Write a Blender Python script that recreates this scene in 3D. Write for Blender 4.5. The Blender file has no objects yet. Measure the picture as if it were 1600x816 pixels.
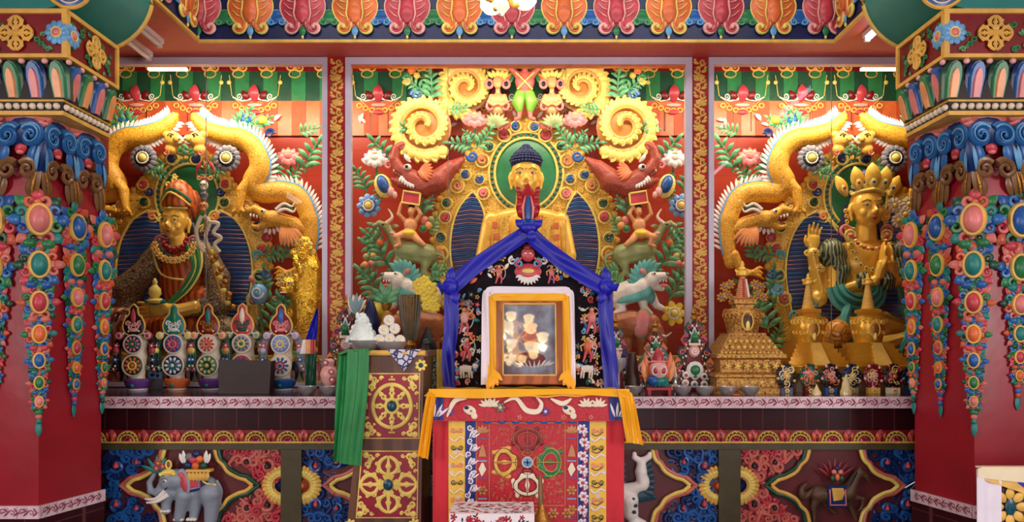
import bpy, bmesh, math, random
import numpy as np
from mathutils import Matrix, Vector, noise
from mathutils.geometry import tessellate_polygon
PI = math.pi; TAU = 2*PI
def sin(a): return math.sin(a)
def cos(a): return math.cos(a)
C = bpy.context.scene.collection
SC = bpy.context.scene
# ------------------------------------------------ camera
EYE = 1.5; FOC = 1150.0; VX, VY = 815.0, 535.0
cd = bpy.data.cameras.new('camera'); cam = bpy.data.objects.new('camera', cd); C.objects.link(cam)
cam.location = (0, 0, EYE); cam.rotation_euler = (PI/2, 0, 0)
cd.sensor_width = 36; cd.lens = 36*FOC/1600
cd.shift_x = (800-VX)/1600; cd.shift_y = (VY-408)/1600; cd.clip_start = .05
SC.camera = cam
SC.view_settings.view_transform = 'Standard'; SC.view_settings.look = 'None'
SC.view_settings.gamma = 1; SC.view_settings.use_curve_mapping = False
SC.view_settings.exposure = 0.0
# ------------------------------------------------ world and lights
W = bpy.data.worlds.new('sky'); SC.world = W; W.use_nodes = True
W.node_tree.nodes['Background'].inputs[0].default_value = (.75, .85, 1, 1)
W.node_tree.nodes['Background'].inputs[1].default_value = 1.2
def area(name, loc, rot, sx, sy, power, col=(1, 1, 1)):
    l = bpy.data.lights.new(name, 'AREA'); l.shape = 'RECTANGLE'; l.size = sx; l.size_y = sy
    l.energy = power; l.color = col
    o = bpy.data.objects.new(name, l); C.objects.link(o); o.location = loc; o.rotation_euler = rot
    return o
# daylight through the windows of the wall behind the camera and the side walls
area('doorway_daylight', (.15, -3.3, 1.2), (PI/2, 0, 0), 2.8, 2.3, 85, (.95, .98, 1))
area('window_daylight', (-4.25, -.4, 2.0), (PI/2, 0, -PI/2), 2.0, 1.7, 135, (1, .98, .95))
area('window_daylight', (4.25, -.4, 2.0), (PI/2, 0, PI/2), 2.0, 1.7, 160, (1, .98, .95))
# fill lights added near the ceiling to brighten the cases, not real lamps
area('fill_light', (0, 3.7, 4.08), (math.radians(15), 0, 0), 3.6, .5, 26, (1, .95, .88))
area('fill_light', (-3.1, -.6, 4.05), (0, math.radians(-20), 0), 1.4, 3.4, 95, (1, .96, .9))
area('fill_light', (3.1, -.6, 4.05), (0, math.radians(20), 0), 1.4, 3.4, 95, (1, .96, .9))
# warm strip lamps hidden behind the head of each glass case (they light the statues)
for cx, w, p in ((-2.0, 1.5, 20), (.0, 2.1, 17.5), (1.98, 1.4, 20)):
    area('case_light', (cx, 5.10, 3.37), (math.radians(42), 0, 0), w, .08, p, (1, .86, .66))
# ------------------------------------------------ helpers
def lin(c):
    r = []
    for u in c:
        u = u/255
        r.append(u/12.92 if u <= .04045 else ((u+.055)/1.055)**2.4)
    return (*r, 1)
MATS = {}
def mat(name, rgb=None, rough=.45, metal=0, var=.18, scale=14, bump=.0, bscale=60, rgb2=None, kind='noise', emit=0, spec=.5, coat=0, tr=0, ramp=None):
    """procedural painted surface; kind selects the pattern texture that varies the paint"""
    if name in MATS: return MATS[name]
    m = bpy.data.materials.new(name); MATS[name] = m; m.use_nodes = True
    nt = m.node_tree; N = nt.nodes; L = nt.links; b = N['Principled BSDF']
    b.inputs['Roughness'].default_value = rough; b.inputs['Metallic'].default_value = metal
    b.inputs['Specular IOR Level'].default_value = spec
    b.inputs['Coat Weight'].default_value = coat
    c = lin(rgb); tc = N.new('ShaderNodeTexCoord')
    c1 = tuple(x*(1-var) for x in c[:3])+(1,); c2 = tuple(min(1, x*(1+var)) for x in c[:3])+(1,)
    if rgb2: c1, c2 = lin(rgb2), c
    if kind == 'noise':
        t = N.new('ShaderNodeTexNoise'); t.inputs['Detail'].default_value = 4; out = t.outputs['Fac']
    elif kind == 'voronoi':
        t = N.new('ShaderNodeTexVoronoi'); out = t.outputs['Distance']
    elif kind == 'edge':
        t = N.new('ShaderNodeTexVoronoi'); t.feature = 'DISTANCE_TO_EDGE'; out = t.outputs['Distance']
    elif kind == 'wave':
        t = N.new('ShaderNodeTexWave'); t.inputs['Distortion'].default_value = 6; t.inputs['Detail'].default_value = 2; out = t.outputs['Fac']
    elif kind == 'waves':
        t = N.new('ShaderNodeTexWave'); t.bands_direction = 'Z'; t.inputs['Distortion'].default_value = .8; out = t.outputs['Fac']
    t.inputs['Scale'].default_value = scale
    L.new(tc.outputs['Object'], t.inputs['Vector'])
    r = N.new('ShaderNodeValToRGB'); r.color_ramp.elements[0].color = c1; r.color_ramp.elements[1].color = c2
    a, z = ramp or ((.3, .7) if kind == 'noise' else (.0, .6) if kind == 'voronoi' else (.02, .08) if kind == 'edge' else (.3, .7))
    r.color_ramp.elements[0].position = a; r.color_ramp.elements[1].position = z
    L.new(out, r.inputs[0]); L.new(r.outputs[0], b.inputs['Base Color'])
    if bump:
        n2 = N.new('ShaderNodeTexNoise'); n2.inputs['Scale'].default_value = bscale; n2.inputs['Detail'].default_value = 3
        L.new(tc.outputs['Object'], n2.inputs['Vector'])
        bp = N.new('ShaderNodeBump'); bp.inputs['Strength'].default_value = bump; bp.inputs['Distance'].default_value = .01
        if kind != 'noise':
            mx = N.new('ShaderNodeMath'); mx.operation = 'ADD'; L.new(n2.outputs['Fac'], mx.inputs[0]); L.new(r.outputs[0], mx.inputs[1]); L.new(mx.outputs[0], bp.inputs['Height'])
        else: L.new(n2.outputs['Fac'], bp.inputs['Height'])
        L.new(bp.outputs[0], b.inputs['Normal'])
    if emit:
        b.inputs['Emission Color'].default_value = c; b.inputs['Emission Strength'].default_value = emit
    if tr: b.inputs['Transmission Weight'].default_value = tr
    return m
# palette --------------------------------------------------------------
P = {}
def pal(k, name, *a, **kw): P[k] = mat(name, *a, **kw)
pal('gold', 'gilded carving', (244, 192, 76), rough=.38, metal=.15, bump=.2, bscale=45)
pal('goldp', 'yellow gold paint', (226, 178, 82), rough=.45, bump=.1)
pal('goldl', 'pale gold paint', (246, 216, 110), rough=.4, bump=.1)
pal('golds', 'polished gold skin', (248, 198, 84), rough=.32, metal=.18, var=.05)
pal('goldd', 'dark antique gold', (176, 122, 48), rough=.35, metal=.6, bump=.5, bscale=90)
pal('goldf', 'gold filigree texture', (248, 202, 88), rough=.4, metal=.1, rgb2=(206, 146, 52), kind='edge', scale=42, bump=.6, bscale=60, ramp=(.0, .1))
pal('scale', 'yellow dragon scales', (240, 180, 58), rough=.4, rgb2=(190, 120, 30), kind='edge', scale=48, bump=.3, ramp=(0, .1))
pal('rscale', 'red brown scales', (176, 78, 58), rough=.4, rgb2=(110, 36, 34), kind='edge', scale=70, bump=.3, ramp=(0, .1))
pal('red', 'red lacquer', (168, 30, 36), rough=.3)
pal('dred', 'deep red paint', (120, 18, 24), rough=.35)
pal('maroon', 'maroon ground', (96, 30, 34), rough=.45)
pal('beam', 'salmon red beam paint', (216, 92, 84), rough=.5, var=.06)
pal('wall', 'orange red wall', (172, 60, 38), rough=.6, var=.08)
pal('pink', 'pink paint', (226, 128, 124), rough=.35)
pal('lpink', 'light pink paint', (240, 176, 168), rough=.35)
pal('rose', 'rose red paint', (196, 66, 78), rough=.35)
pal('salmon', 'salmon carving', (204, 110, 96), rough=.4)
pal('orange', 'orange paint', (226, 112, 58), rough=.35)
pal('lorange', 'light orange paint', (240, 158, 96), rough=.35)
pal('blue', 'blue paint', (36, 92, 164), rough=.33)
pal('dblue', 'dark blue paint', (16, 44, 98), rough=.33)
pal('lblue', 'light blue paint', (104, 168, 218), rough=.33)
pal('navy', 'navy ground', (14, 28, 78), rough=.4)
pal('teal', 'teal paint', (30, 128, 122), rough=.4, var=.05)
pal('tealb', 'turquoise mane', (84, 168, 162), rough=.4)
pal('green', 'green paint', (40, 122, 72), rough=.35)
pal('dgreen', 'dark green paint', (22, 76, 54), rough=.35)
pal('lgreen', 'light green leaf paint', (112, 178, 118), rough=.4, rgb2=(40, 120, 82), scale=30)
pal('sage', 'sage green paint', (146, 158, 104), rough=.4)
pal('white', 'white paint', (236, 232, 224), rough=.4, var=.04)
pal('cream', 'cream butter wax', (236, 222, 196), rough=.4, var=.05)
pal('purple', 'purple paint', (108, 62, 140), rough=.35)
pal('lilac', 'lilac petals', (188, 160, 196), rough=.4)
pal('black', 'black paint', (20, 16, 18), rough=.4)
pal('grey', 'grey paint', (120, 116, 124), rough=.4)
pal('brown', 'bronze brown paint', (128, 92, 58), rough=.3)
pal('dbrown', 'dark brown', (62, 34, 26), rough=.45)
pal('skin', 'painted skin tone', (226, 160, 104), rough=.4)
pal('yellow', 'yellow petals', (244, 208, 62), rough=.4)
pal('aluminium', 'lilac white window frame', (206, 196, 214), rough=.35, var=.03)
pal('steel', 'polished steel', (226, 224, 226), rough=.28, metal=.75, var=.05)
pal('olive', 'olive brown wood', (74, 66, 36), rough=.5)
pal('wood', 'brown varnished wood', (110, 70, 50), rough=.35, rgb2=(86, 52, 38), kind='wave', scale=3)
pal('granite', 'dark polished shelf stone', (58, 26, 30), rough=.16, var=.2, scale=60)
def mtile(name, c1, c2, w, h, grout, off=0, rough=.3):
    m = bpy.data.materials.new(name); m.use_nodes = True; nt = m.node_tree; N = nt.nodes; L = nt.links; b = N['Principled BSDF']
    b.inputs['Roughness'].default_value = rough; b.inputs['Specular IOR Level'].default_value = .25
    tc = N.new('ShaderNodeTexCoord'); s = N.new('ShaderNodeSeparateXYZ'); cb = N.new('ShaderNodeCombineXYZ')
    L.new(tc.outputs['Object'], s.inputs[0]); L.new(s.outputs['X'], cb.inputs[0]); L.new(s.outputs['Z'], cb.inputs[1])
    br = N.new('ShaderNodeTexBrick'); br.offset = off; br.inputs['Scale'].default_value = 1
    br.inputs['Brick Width'].default_value = w; br.inputs['Row Height'].default_value = h; br.inputs['Mortar Size'].default_value = .0025
    br.inputs['Color1'].default_value = lin(c1); br.inputs['Color2'].default_value = lin(c2); br.inputs['Mortar'].default_value = lin(grout)
    L.new(cb.outputs[0], br.inputs['Vector']); L.new(br.outputs['Color'], b.inputs['Base Color'])
    return m
P['mtile'] = mtile('maroon glazed tiles', (58, 18, 24), (50, 15, 21), .126, .30, (96, 50, 54))
P['walltile'] = mtile('orange red wall tiles', (176, 62, 40), (168, 56, 36), .28, .2, (150, 48, 32))
P['floort'] = mtile('floor boards', (120, 74, 48), (104, 62, 40), .9, .12, (50, 28, 20), .5)
def mglass(name='clear glass pane', tint=(1, 1, 1), rough=0.0):
    m = bpy.data.materials.new(name); m.use_nodes = True; nt = m.node_tree; N = nt.nodes; L = nt.links
    N.remove(N['Principled BSDF']); o = N['Material Output']
    t = N.new('ShaderNodeBsdfTransparent'); g = N.new('ShaderNodeBsdfGlossy'); g.inputs['Roughness'].default_value = rough
    t.inputs[0].default_value = (*tint, 1)
    f = N.new('ShaderNodeFresnel'); f.inputs[0].default_value = 1.5; mx = N.new('ShaderNodeMixShader')
    L.new(f.outputs[0], mx.inputs[0]); L.new(t.outputs[0], mx.inputs[1]); L.new(g.outputs[0], mx.inputs[2]); L.new(mx.outputs[0], o.inputs[0])
    return m
P['glass'] = mglass()

# mesh builder -----------------------------------------------------------
def F(d, ox=0, oy=0):
    """frame of a plane facing the camera at distance d: x right, y down, h towards the room, 1 unit = d/FOC metres"""
    s = d/FOC
    return Matrix(((s, 0, 0, (ox-VX)*s), (0, 0, -s, d), (0, -s, 0, EYE+(VY-oy)*s), (0, 0, 0, 1)))
def WF(X, Y, nx, ny, s):
    """wall frame at plan point X,Y whose outward normal is nx,ny; local y counts down from the eye line like F"""
    l = math.hypot(nx, ny); nx /= l; ny /= l
    return Matrix(((-ny*s, 0, nx*s, X), (nx*s, 0, ny*s, Y), (0, -s, 0, EYE+VY*s), (0, 0, 0, 1)))
def at(M, x, y=0, h=0): return M @ Vector((x, y, h))
def MV(x, y, sx=1, sy=None, rot=0, h=0): # local 2d placement
    sy = sx if sy is None else sy
    return Matrix.Translation((x, y, h)) @ Matrix.Rotation(rot, 4, 'Z') @ Matrix.Diagonal((sx, sy, abs(sx), 1))
class MB:
    def __init__(s, M=None): s.M = M or Matrix.Identity(4); s.v = []; s.f = []; s.mi = []; s.mats = []; s.st = []; s.pc = []
    def push(s, M): s.st.append(s.M); s.M = s.M @ M; return s
    def pop(s): s.M = s.st.pop(); return s
    def _m(s, m):
        m = P[m] if isinstance(m, str) else m
        if m not in s.mats: s.mats.append(m)
        return s.mats.index(m)
    def add(s, m, vs, fs):
        k = s._m(m); o = len(s.v); M = s.M; s.pc.append((o, len(s.f))); flip = M.determinant() < 0
        s.v += [M @ Vector(p if len(p) == 3 else (*p, 0)) for p in vs]
        for f in fs:
            f = [i+o for i in f]
            s.f.append(f[::-1] if flip else f); s.mi.append(k)
    def box(s, m, x0, x1, y0, y1, h0, h1):
        vs = [(x, y, h) for x in (x0, x1) for y in (y0, y1) for h in (h0, h1)]
        s.add(m, vs, [(0, 1, 3, 2), (4, 6, 7, 5), (0, 4, 5, 1), (2, 3, 7, 6), (0, 2, 6, 4), (1, 5, 7, 3)])
    def ell(s, m, x, y, h, rx, ry=None, rh=None, rot=0, n=12, k=7):
        ry = ry or rx; rh = rh or min(rx, ry); vs = [(x, y, h+rh)]; c, d = cos(rot), sin(rot)
        for i in range(1, k):
            a = PI*i/k
            for j in range(n):
                b = TAU*j/n; u, v = rx*sin(a)*cos(b), ry*sin(a)*sin(b)
                vs.append((x+u*c-v*d, y+u*d+v*c, h+rh*cos(a)))
        vs.append((x, y, h-rh)); fs = []
        for j in range(n):
            fs.append((0, 1+j, 1+(j+1) % n)); e = 1+(k-2)*n
            fs.append((e+j, len(vs)-1, e+(j+1) % n))
            for i in range(k-2):
                a = 1+i*n
                fs.append((a+j, a+n+j, a+n+(j+1) % n, a+(j+1) % n))
        s.add(m, vs, fs)
    def tube(s, m, pts, r, rh=None, n=8, closed=False, caps=True):
        """swept tube; r half width in the plane, rh half height along h (lists or numbers)"""
        pts = [Vector(p if len(p) == 3 else (*p, 0)) for p in pts]; K = len(pts)
        R = r if isinstance(r, (list, tuple)) else [r]*K
        H = rh if isinstance(rh, (list, tuple)) else [rh]*K if rh else R
        vs = []; up = Vector((0, 0, 1))
        for i, p in enumerate(pts):
            a = pts[i-1] if (i or closed) else p; b = pts[(i+1) % K] if (i < K-1 or closed) else p
            t = (b-a); t = t.normalized() if t.length > 1e-9 else Vector((1, 0, 0))
            sd = t.cross(up)
            if sd.length < .15: sd = t.cross(Vector((1, 0, 0)))
            sd.normalize(); u2 = sd.cross(t)
            for j in range(n):
                q = TAU*j/n; vs.append(p+sd*R[i]*cos(q)+u2*H[i]*sin(q))
        fs = []
        for i in range(K if closed else K-1):
            a = i*n; b = ((i+1) % K)*n
            for j in range(n): fs.append((a+j, a+(j+1) % n, b+(j+1) % n, b+j))
        if caps and not closed: fs.append(tuple(range(n))[::-1]); fs.append(tuple(range((K-1)*n, K*n)))
        s.add(m, vs, fs)
    def ring(s, m, x, y, h, rx, ry, r, rh=None, n=28, k=8, a0=0, a1=TAU, rot=0):
        c, d = cos(rot), sin(rot); full = abs(a1-a0-TAU) < 1e-6; pts = []
        for i in range(n if full else n+1):
            a = a0+(a1-a0)*i/n; u, v = rx*cos(a), ry*sin(a); pts.append((x+u*c-v*d, y+u*d+v*c, h))
        s.tube(m, pts, r, rh, k, closed=full)
    def curl(s, m, x, y, r, turns=1.4, w=None, a0=0, dr=1, h=0, tail=None, rh=None, n=7, end=.35):
        """scroll: spirals inwards from radius r, starting at angle a0; dr=+1/-1; tail = points leading into it"""
        w = w or r*.28; K = max(10, int(14*turns)); pts = []; R = []
        if tail:
            for i, q in enumerate(tail): pts.append((q[0], q[1], h)); R.append(w*(.35+.65*i/len(tail)))
        for i in range(K+1):
            t = i/K; rr = (r-w)*(1-t)**.85*.92+w*.5; a = a0+dr*turns*TAU*t
            pts.append((x+rr*cos(a), y+rr*sin(a), h+t*w*.5)); R.append(w*(1-(1-end)*t))
        s.tube(m, pts, R, [q*(rh or .8) for q in R], n)
        s.ell(m, pts[-1][0], pts[-1][1], pts[-1][2], w*end*1.6, n=8, k=5)
    def leaf(s, m, x, y, ang, L, wd, h=0, bend=.0, rise=.25, n=6, K=7, hz=None):
        pts = []; R = []
        for i in range(K+1):
            t = i/K; a = ang+bend*t
            if i == 0: p = [x, y]
            else: p = [p[0]+cos(a)*L/K, p[1]+sin(a)*L/K]
            pts.append((p[0], p[1], h+rise*L*sin(PI*t*.8))); R.append(wd*max(.03, sin(PI*min(1, t*.92+.06))**.8))
        s.tube(m, pts, R, [q*(hz or .28)+.2 for q in R], n); return p
    def frond(s, m, x, y, ang, L, wd=None, n=5, h=0, bend=.45, m2=None):
        """stem with paired pointed leaflets"""
        wd = wd or L*.075; a = ang; p = [x, y]; st = [(x, y, h)]
        for i in range(n):
            a += bend/n; p = [p[0]+cos(a)*L/n*.8, p[1]+sin(a)*L/n*.8]; st.append((p[0], p[1], h+L*.04*i))
            f = 1-.45*i/n
            for sg in (1, -1): s.leaf(m2 or m, p[0]-cos(a)*L/n*.3, p[1]-sin(a)*L/n*.3, a+sg*.75, L*.44*f, wd*f, h+L*.05, bend=sg*.6)
        s.leaf(m2 or m, p[0], p[1], a, L*.38, wd*.8, h+L*.05); s.tube(m, st, L*.03, n=5)
    def poly(s, m, out, h0=0, h1=3, bev=1.0, dome=0):
        """extruded outline with bevelled front edge"""
        n = len(out); A = sum(out[i][0]*out[(i+1) % n][1]-out[(i+1) % n][0]*out[i][1] for i in range(n))
        if A < 0: out = out[::-1]
        ins = []
        for i in range(n):
            p0, p1, p2 = out[i-1], out[i], out[(i+1) % n]
            e1 = Vector((p1[0]-p0[0], p1[1]-p0[1])); e2 = Vector((p2[0]-p1[0], p2[1]-p1[1]))
            if e1.length < 1e-9: e1 = e2
            if e2.length < 1e-9: e2 = e1
            e1.normalize(); e2.normalize(); nn = Vector((-(e1.y+e2.y), e1.x+e2.x))
            if nn.length < .05: nn = Vector((-e1.y, e1.x))
            nn.normalize(); ins.append((p1[0]+nn.x*bev, p1[1]+nn.y*bev))
        vs = [(*p, h0) for p in out]+[(*p, h1-bev*.8) for p in out]+[(*p, h1) for p in ins]
        fs = []
        for L0 in (0, 1):
            for i in range(n):
                j = (i+1) % n; fs.append((L0*n+i, L0*n+j, (L0+1)*n+j, (L0+1)*n+i))
        tri = tessellate_polygon([[Vector((*p, 0)) for p in out]])
        for t in tri:
            a, b, c = (Vector(out[q]) for q in t)
            if (b-a).cross(c-a) < 0: t = (t[0], t[2], t[1])
            fs.append(tuple(2*n+q for q in t)); fs.append(tuple(q for q in t)[::-1])
        s.add(m, vs, fs)
    def lathe(s, m, x, y, h, prof, n=20, sx=1, sh=1, sq=None):
        """turned form about the vertical; prof = [(radius, height above y)]; sq = number of sides for a square plan"""
        vs = []; n = sq or n; o = PI/n if sq else 0; g = 1/cos(PI/n) if sq else 1
        for r, z in prof:
            for j in range(n):
                a = TAU*j/n+o; vs.append((x+r*g*sx*cos(a), y-z, h+r*g*sh*sin(a)))
        fs = []
        for i in range(len(prof)-1):
            for j in range(n):
                a = i*n; b = a+n; fs.append((a+j, b+j, b+(j+1) % n, a+(j+1) % n))
        fs.append(tuple(range(n))); fs.append(tuple(range((len(prof)-1)*n, len(prof)*n))[::-1])
        s.add(m, vs, fs)
    def strip(s, m, a, b, h0=None, th=.6):
        """cloth strip between two edge polylines a and b (3d), with thickness th along h"""
        n = len(a); vs = [tuple(p) for p in a]+[tuple(p) for p in b]
        vs += [(p[0], p[1], p[2]-th) for p in a]+[(p[0], p[1], p[2]-th) for p in b]
        fs = []
        for i in range(n-1):
            fs.append((i, i+1, n+i+1, n+i)); fs.append((2*n+i, 3*n+i, 3*n+i+1, 2*n+i+1))
            fs.append((i, 2*n+i, 2*n+i+1, i+1)); fs.append((n+i, n+i+1, 3*n+i+1, 3*n+i))
        fs.append((0, n, 3*n, 2*n)); fs.append((n-1, 3*n-1, 4*n-1, 2*n-1))
        s.add(m, vs, fs)
    def sheet(s, m, fn, nu, nv, th=.5):
        """curved cloth fn(u,v)->(x,y,h), given thickness"""
        vs = [fn(i/nu, j/nv) for j in range(nv+1) for i in range(nu+1)]; K = len(vs); w = nu+1
        vs += [(p[0], p[1], p[2]-th) for p in vs]; fs = []
        for j in range(nv):
            for i in range(nu):
                a = j*w+i; fs.append((a, a+1, a+w+1, a+w)); fs.append((K+a, K+a+w, K+a+w+1, K+a+1))
        for i in range(nu): fs.append((i, K+i, K+i+1, i+1)); a = nv*w+i; fs.append((a, a+1, K+a+1, K+a))
        for j in range(nv): a = j*w; fs.append((a, a+w, K+a+w, K+a)); a = j*w+nu; fs.append((a, K+a, K+a+w, a+w))
        s.add(m, vs, fs)
    # --- ornaments
    def jewel(s, m, x, y, rx, ry=None, rim='goldp', h=1, w=None, rot=0):
        ry = ry or rx; s.ell(m, x, y, h, rx, ry, min(rx, ry)*.7, rot, 14, 8)
        if rim: s.ring(rim, x, y, h, rx, ry, w or rx*.22, n=20, k=6, rot=rot)
    def flower(s, mp, mc, x, y, r, n=8, h=2, core=.36, petal=.30, squash=1, ring=None, rot=0):
        for i in range(n):
            a = rot+TAU*i/n
            s.ell(mp, x+cos(a)*r*.64, y+sin(a)*r*.64*squash, h, r*.40, r*petal, r*.18, a, 9, 5)
        if ring: s.ring(ring, x, y, h+r*.14, r*core*1.15, r*core*1.15*squash, r*.07, n=16, k=5)
        s.ell(mc, x, y, h+r*.1, r*core, r*core*squash, r*.22, 0, 10, 6)
    def vajra(s, m, x, y, r, mc=None, h=1, w=None, flat=1):
        """crossed double vajra"""
        w = w or r*.075
        for k in range(4):
            s.push(Matrix.Translation((x, y, h)) @ Matrix.Rotation(k*PI/2, 4, 'Z'))
            for sg in (1, -1):
                p = smoothpts([(r*.36, sg*r*.07), (r*.44, sg*r*.24), (r*.58, sg*r*.33), (r*.74, sg*r*.31), (r*.88, sg*r*.2), (r*.98, sg*r*.03)], 3)
                s.tube(m, p, [w*(.8+.5*sin(PI*i/(len(p)-1))) for i in range(len(p))], w*.8*flat, n=6)
                s.curl(m, r*.5, sg*r*.36, r*.10, 1.0, w*.8, -PI*.4*sg, -sg, 0, rh=.7*flat, n=5); s.curl(m, r*.72, sg*r*.40, r*.08, 1.0, w*.7, -PI*.4*sg, sg, 0, rh=.7*flat, n=5)
            s.tube(m, [(r*.1, 0), (r*.4, 0), (r*.55, 0), (r*.62, 0), (r*.74, 0), (r*1.0, 0)], [w, w*1.2, w*1.0, w*2.0, w, w*.5], w*.8*flat, n=6)
            for q in (.17, .24, .31): s.tube(m, [(r*(q-.03), -r*.5*q-r*.04), (r*(q+.02), 0), (r*(q-.03), r*.5*q+r*.04)], w*.7, w*.8*flat, n=5)
            s.pop()
        s.ell(mc or m, x, y, h+w*.6, r*.13, r*.13, w*1.2*flat); s.ring(m, x, y, h+w*.5, r*.15, r*.15, w*.6, w*.6*flat, n=16, k=6)
    def split(s):
        """index groups of primitives that stand far apart from each other"""
        n = len(s.pc)
        if n < 2: return None
        V = np.array([tuple(v) for v in s.v]); e = [p[0] for p in s.pc]+[len(s.v)]
        lo = np.array([V[e[i]:e[i+1]].min(0) for i in range(n)]); hi = np.array([V[e[i]:e[i+1]].max(0) for i in range(n)])
        sz = (hi-lo).max(1); gap = np.maximum(0, np.maximum(lo[:, None]-hi[None], lo[None]-hi[:, None]))
        near = np.sqrt((gap**2).sum(2)) <= np.maximum(.02, .5*np.maximum(sz[:, None], sz[None]))*.98
        lab = -np.ones(n, int); k = 0
        for i in range(n):
            if lab[i] >= 0: continue
            st = [i]; lab[i] = k
            while st:
                q = st.pop(); w = np.nonzero(near[q] & (lab < 0))[0]; lab[w] = k; st += list(w)
            k += 1
        return lab if k > 1 else None
    def build(s, name, parent=None, smooth=True, auto=None, kind=None, origin=None):
        lab = s.split() if parent else None
        if lab is not None:
            ev = [p[0] for p in s.pc]+[len(s.v)]; ef = [p[1] for p in s.pc]+[len(s.f)]; first = None
            for k in range(lab.max()+1):
                b = MB(); b.mats = []
                for i in np.nonzero(lab == k)[0]:
                    d = len(b.v)-ev[i]; b.v += s.v[ev[i]:ev[i+1]]
                    b.f += [[q+d for q in f] for f in s.f[ef[i]:ef[i+1]]]
                    for mi in s.mi[ef[i]:ef[i+1]]:
                        m = s.mats[mi]
                        if m not in b.mats: b.mats.append(m)
                        b.mi.append(b.mats.index(m))
                o = b.build(name, parent, smooth)
                first = first or o
            return first
        wl = wloc(parent) if parent else Vector((0, 0, 0)); off = wl
        if not parent and kind != 'structure':
            xs = [v.x for v in s.v]; ys = [v.y for v in s.v]; zs = [v.z for v in s.v]
            off = Vector(origin) if origin else Vector(((min(xs)+max(xs))/2, (min(ys)+max(ys))/2, min(zs)))
        me = bpy.data.meshes.new(name); me.from_pydata([tuple(v-off) for v in s.v], [], s.f)
        for m in s.mats: me.materials.append(m)
        me.polygons.foreach_set('material_index', s.mi)
        if smooth:
            me.polygons.foreach_set('use_smooth', [True]*len(s.f)); me.set_sharp_from_angle(angle=math.radians(42))
        me.update()
        o = bpy.data.objects.new(name, me); C.objects.link(o)
        if parent: o.parent = parent
        else: o.location = off
        if kind: o['kind'] = kind
        return o
def wloc(o):
    l = Vector((0, 0, 0))
    while o is not None: l += o.location; o = o.parent
    return l
def T(name, label, cat, loc, group=None):
    o = bpy.data.objects.new(name, None); C.objects.link(o); o.location = loc; o.empty_display_size = .05
    o['label'] = label; o['category'] = cat; o['kind'] = 'thing'
    if group: o['group'] = group
    return o
def tag(o, label, cat, group=None):
    o['label'] = label; o['category'] = cat
    if group: o['group'] = group
    return o
def dup(root, dloc=(0, 0, 0), sc=None, label=None, rz=0):
    def cp(o, par):
        c = o.copy(); C.objects.link(c)
        if par: c.parent = par
        for ch in list(o.children): cp(ch, c)
        return c
    kids = root.children
    r = cp(root, None); r.location = root.location+Vector(dloc)
    if sc: r.scale = sc
    if rz: r.rotation_euler.z = rz
    if label: r['label'] = label
    return r
def blob(mb, name, parent, voxel, m, smooth=6, disp=None):
    """fuse overlapping closed forms into one continuous skin"""
    me = bpy.data.meshes.new('t'); me.from_pydata([tuple(v) for v in mb.v], [], mb.f)
    t = bpy.data.objects.new('t', me); C.objects.link(t)
    bm = bmesh.new(); bm.from_mesh(me); bmesh.ops.recalc_face_normals(bm, faces=bm.faces); bm.to_mesh(me); bm.free()
    r = t.modifiers.new('r', 'REMESH'); r.mode = 'VOXEL'; r.voxel_size = voxel; r.use_smooth_shade = True
    s = t.modifiers.new('s', 'SMOOTH'); s.iterations = smooth; s.factor = .5
    dg = bpy.context.evaluated_depsgraph_get(); ev = t.evaluated_get(dg); m2 = bpy.data.meshes.new_from_object(ev)
    bpy.data.objects.remove(t)
    wl = wloc(parent) if parent else Vector((0, 0, 0))
    if not parent:
        xs = [v.co.x for v in m2.vertices]; ys = [v.co.y for v in m2.vertices]; zs = [v.co.z for v in m2.vertices]
        wl = Vector(((min(xs)+max(xs))/2, (min(ys)+max(ys))/2, min(zs)))
    m2.transform(Matrix.Translation(-wl)); m2.materials.clear(); m2.materials.append(P[m] if isinstance(m, str) else m)
    m2.polygons.foreach_set('use_smooth', [True]*len(m2.polygons))
    m2.polygons.foreach_set('material_index', [0]*len(m2.polygons)); m2.update()
    o = bpy.data.objects.new(name, m2); C.objects.link(o)
    if parent: o.parent = parent
    else: o.location = wl
    return o
def smoothpts(pts, n=6):
    """Catmull-Rom through the points"""
    out = []; K = len(pts)
    for i in range(K-1):
        p0 = pts[max(0, i-1)]; p1 = pts[i]; p2 = pts[i+1]; p3 = pts[min(K-1, i+2)]
        for j in range(n):
            t = j/n; out.append(tuple(.5*((2*b)+(-a+c)*t+(2*a-5*b+4*c-d)*t*t+(-a+3*b-3*c+d)*t**3) for a, b, c, d in zip(p0, p1, p2, p3)))
    out.append(tuple(pts[-1])); return out
def taper(a, b, K, p=1): return [a+(b-a)*(i/(K-1))**p for i in range(K)]
def wbox(name, m, x0, x1, y0, y1, z0, z1, kind='structure'):
    mb = MB(); mb.box(m, x0, x1, y0, y1, z0, z1); return mb.build(name, smooth=False, kind=kind)
# ================================================ THE ROOM
DG = 5.0          # plane of the glass cases
DB = 5.75         # back wall inside the cases
DS = 4.74         # front of the cross beam
DP = 4.20         # front of the altar base
ZS = 1.193        # top of the altar shelf
ZC = 4.15         # ceiling
wbox('floor', 'floort', -4.4, 4.4, -3.2, 6.0, -.06, 0)
P['ceil'] = mat('navy painted ceiling', (40, 40, 84), rough=.6)
P['room'] = mat('warm red plaster', (150, 66, 52), rough=.7)
wbox('ceiling', 'ceil', -4.4, 4.4, -3.2, 6.0, ZC, ZC+.06)
wbox('wall_back', 'walltile', -4.4, 4.4, DB, DB+.1, 0, ZC)
mb = MB()
for x0, x1, z0, z1 in ((-4.4, -1.3, 0, ZC), (1.6, 4.4, 0, ZC), (-1.3, 1.6, 2.35, ZC)):
    mb.box('room', x0, x1, -3.1, -3.0, z0, z1)
mb.build('wall_front', smooth=False, kind='structure')
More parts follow.
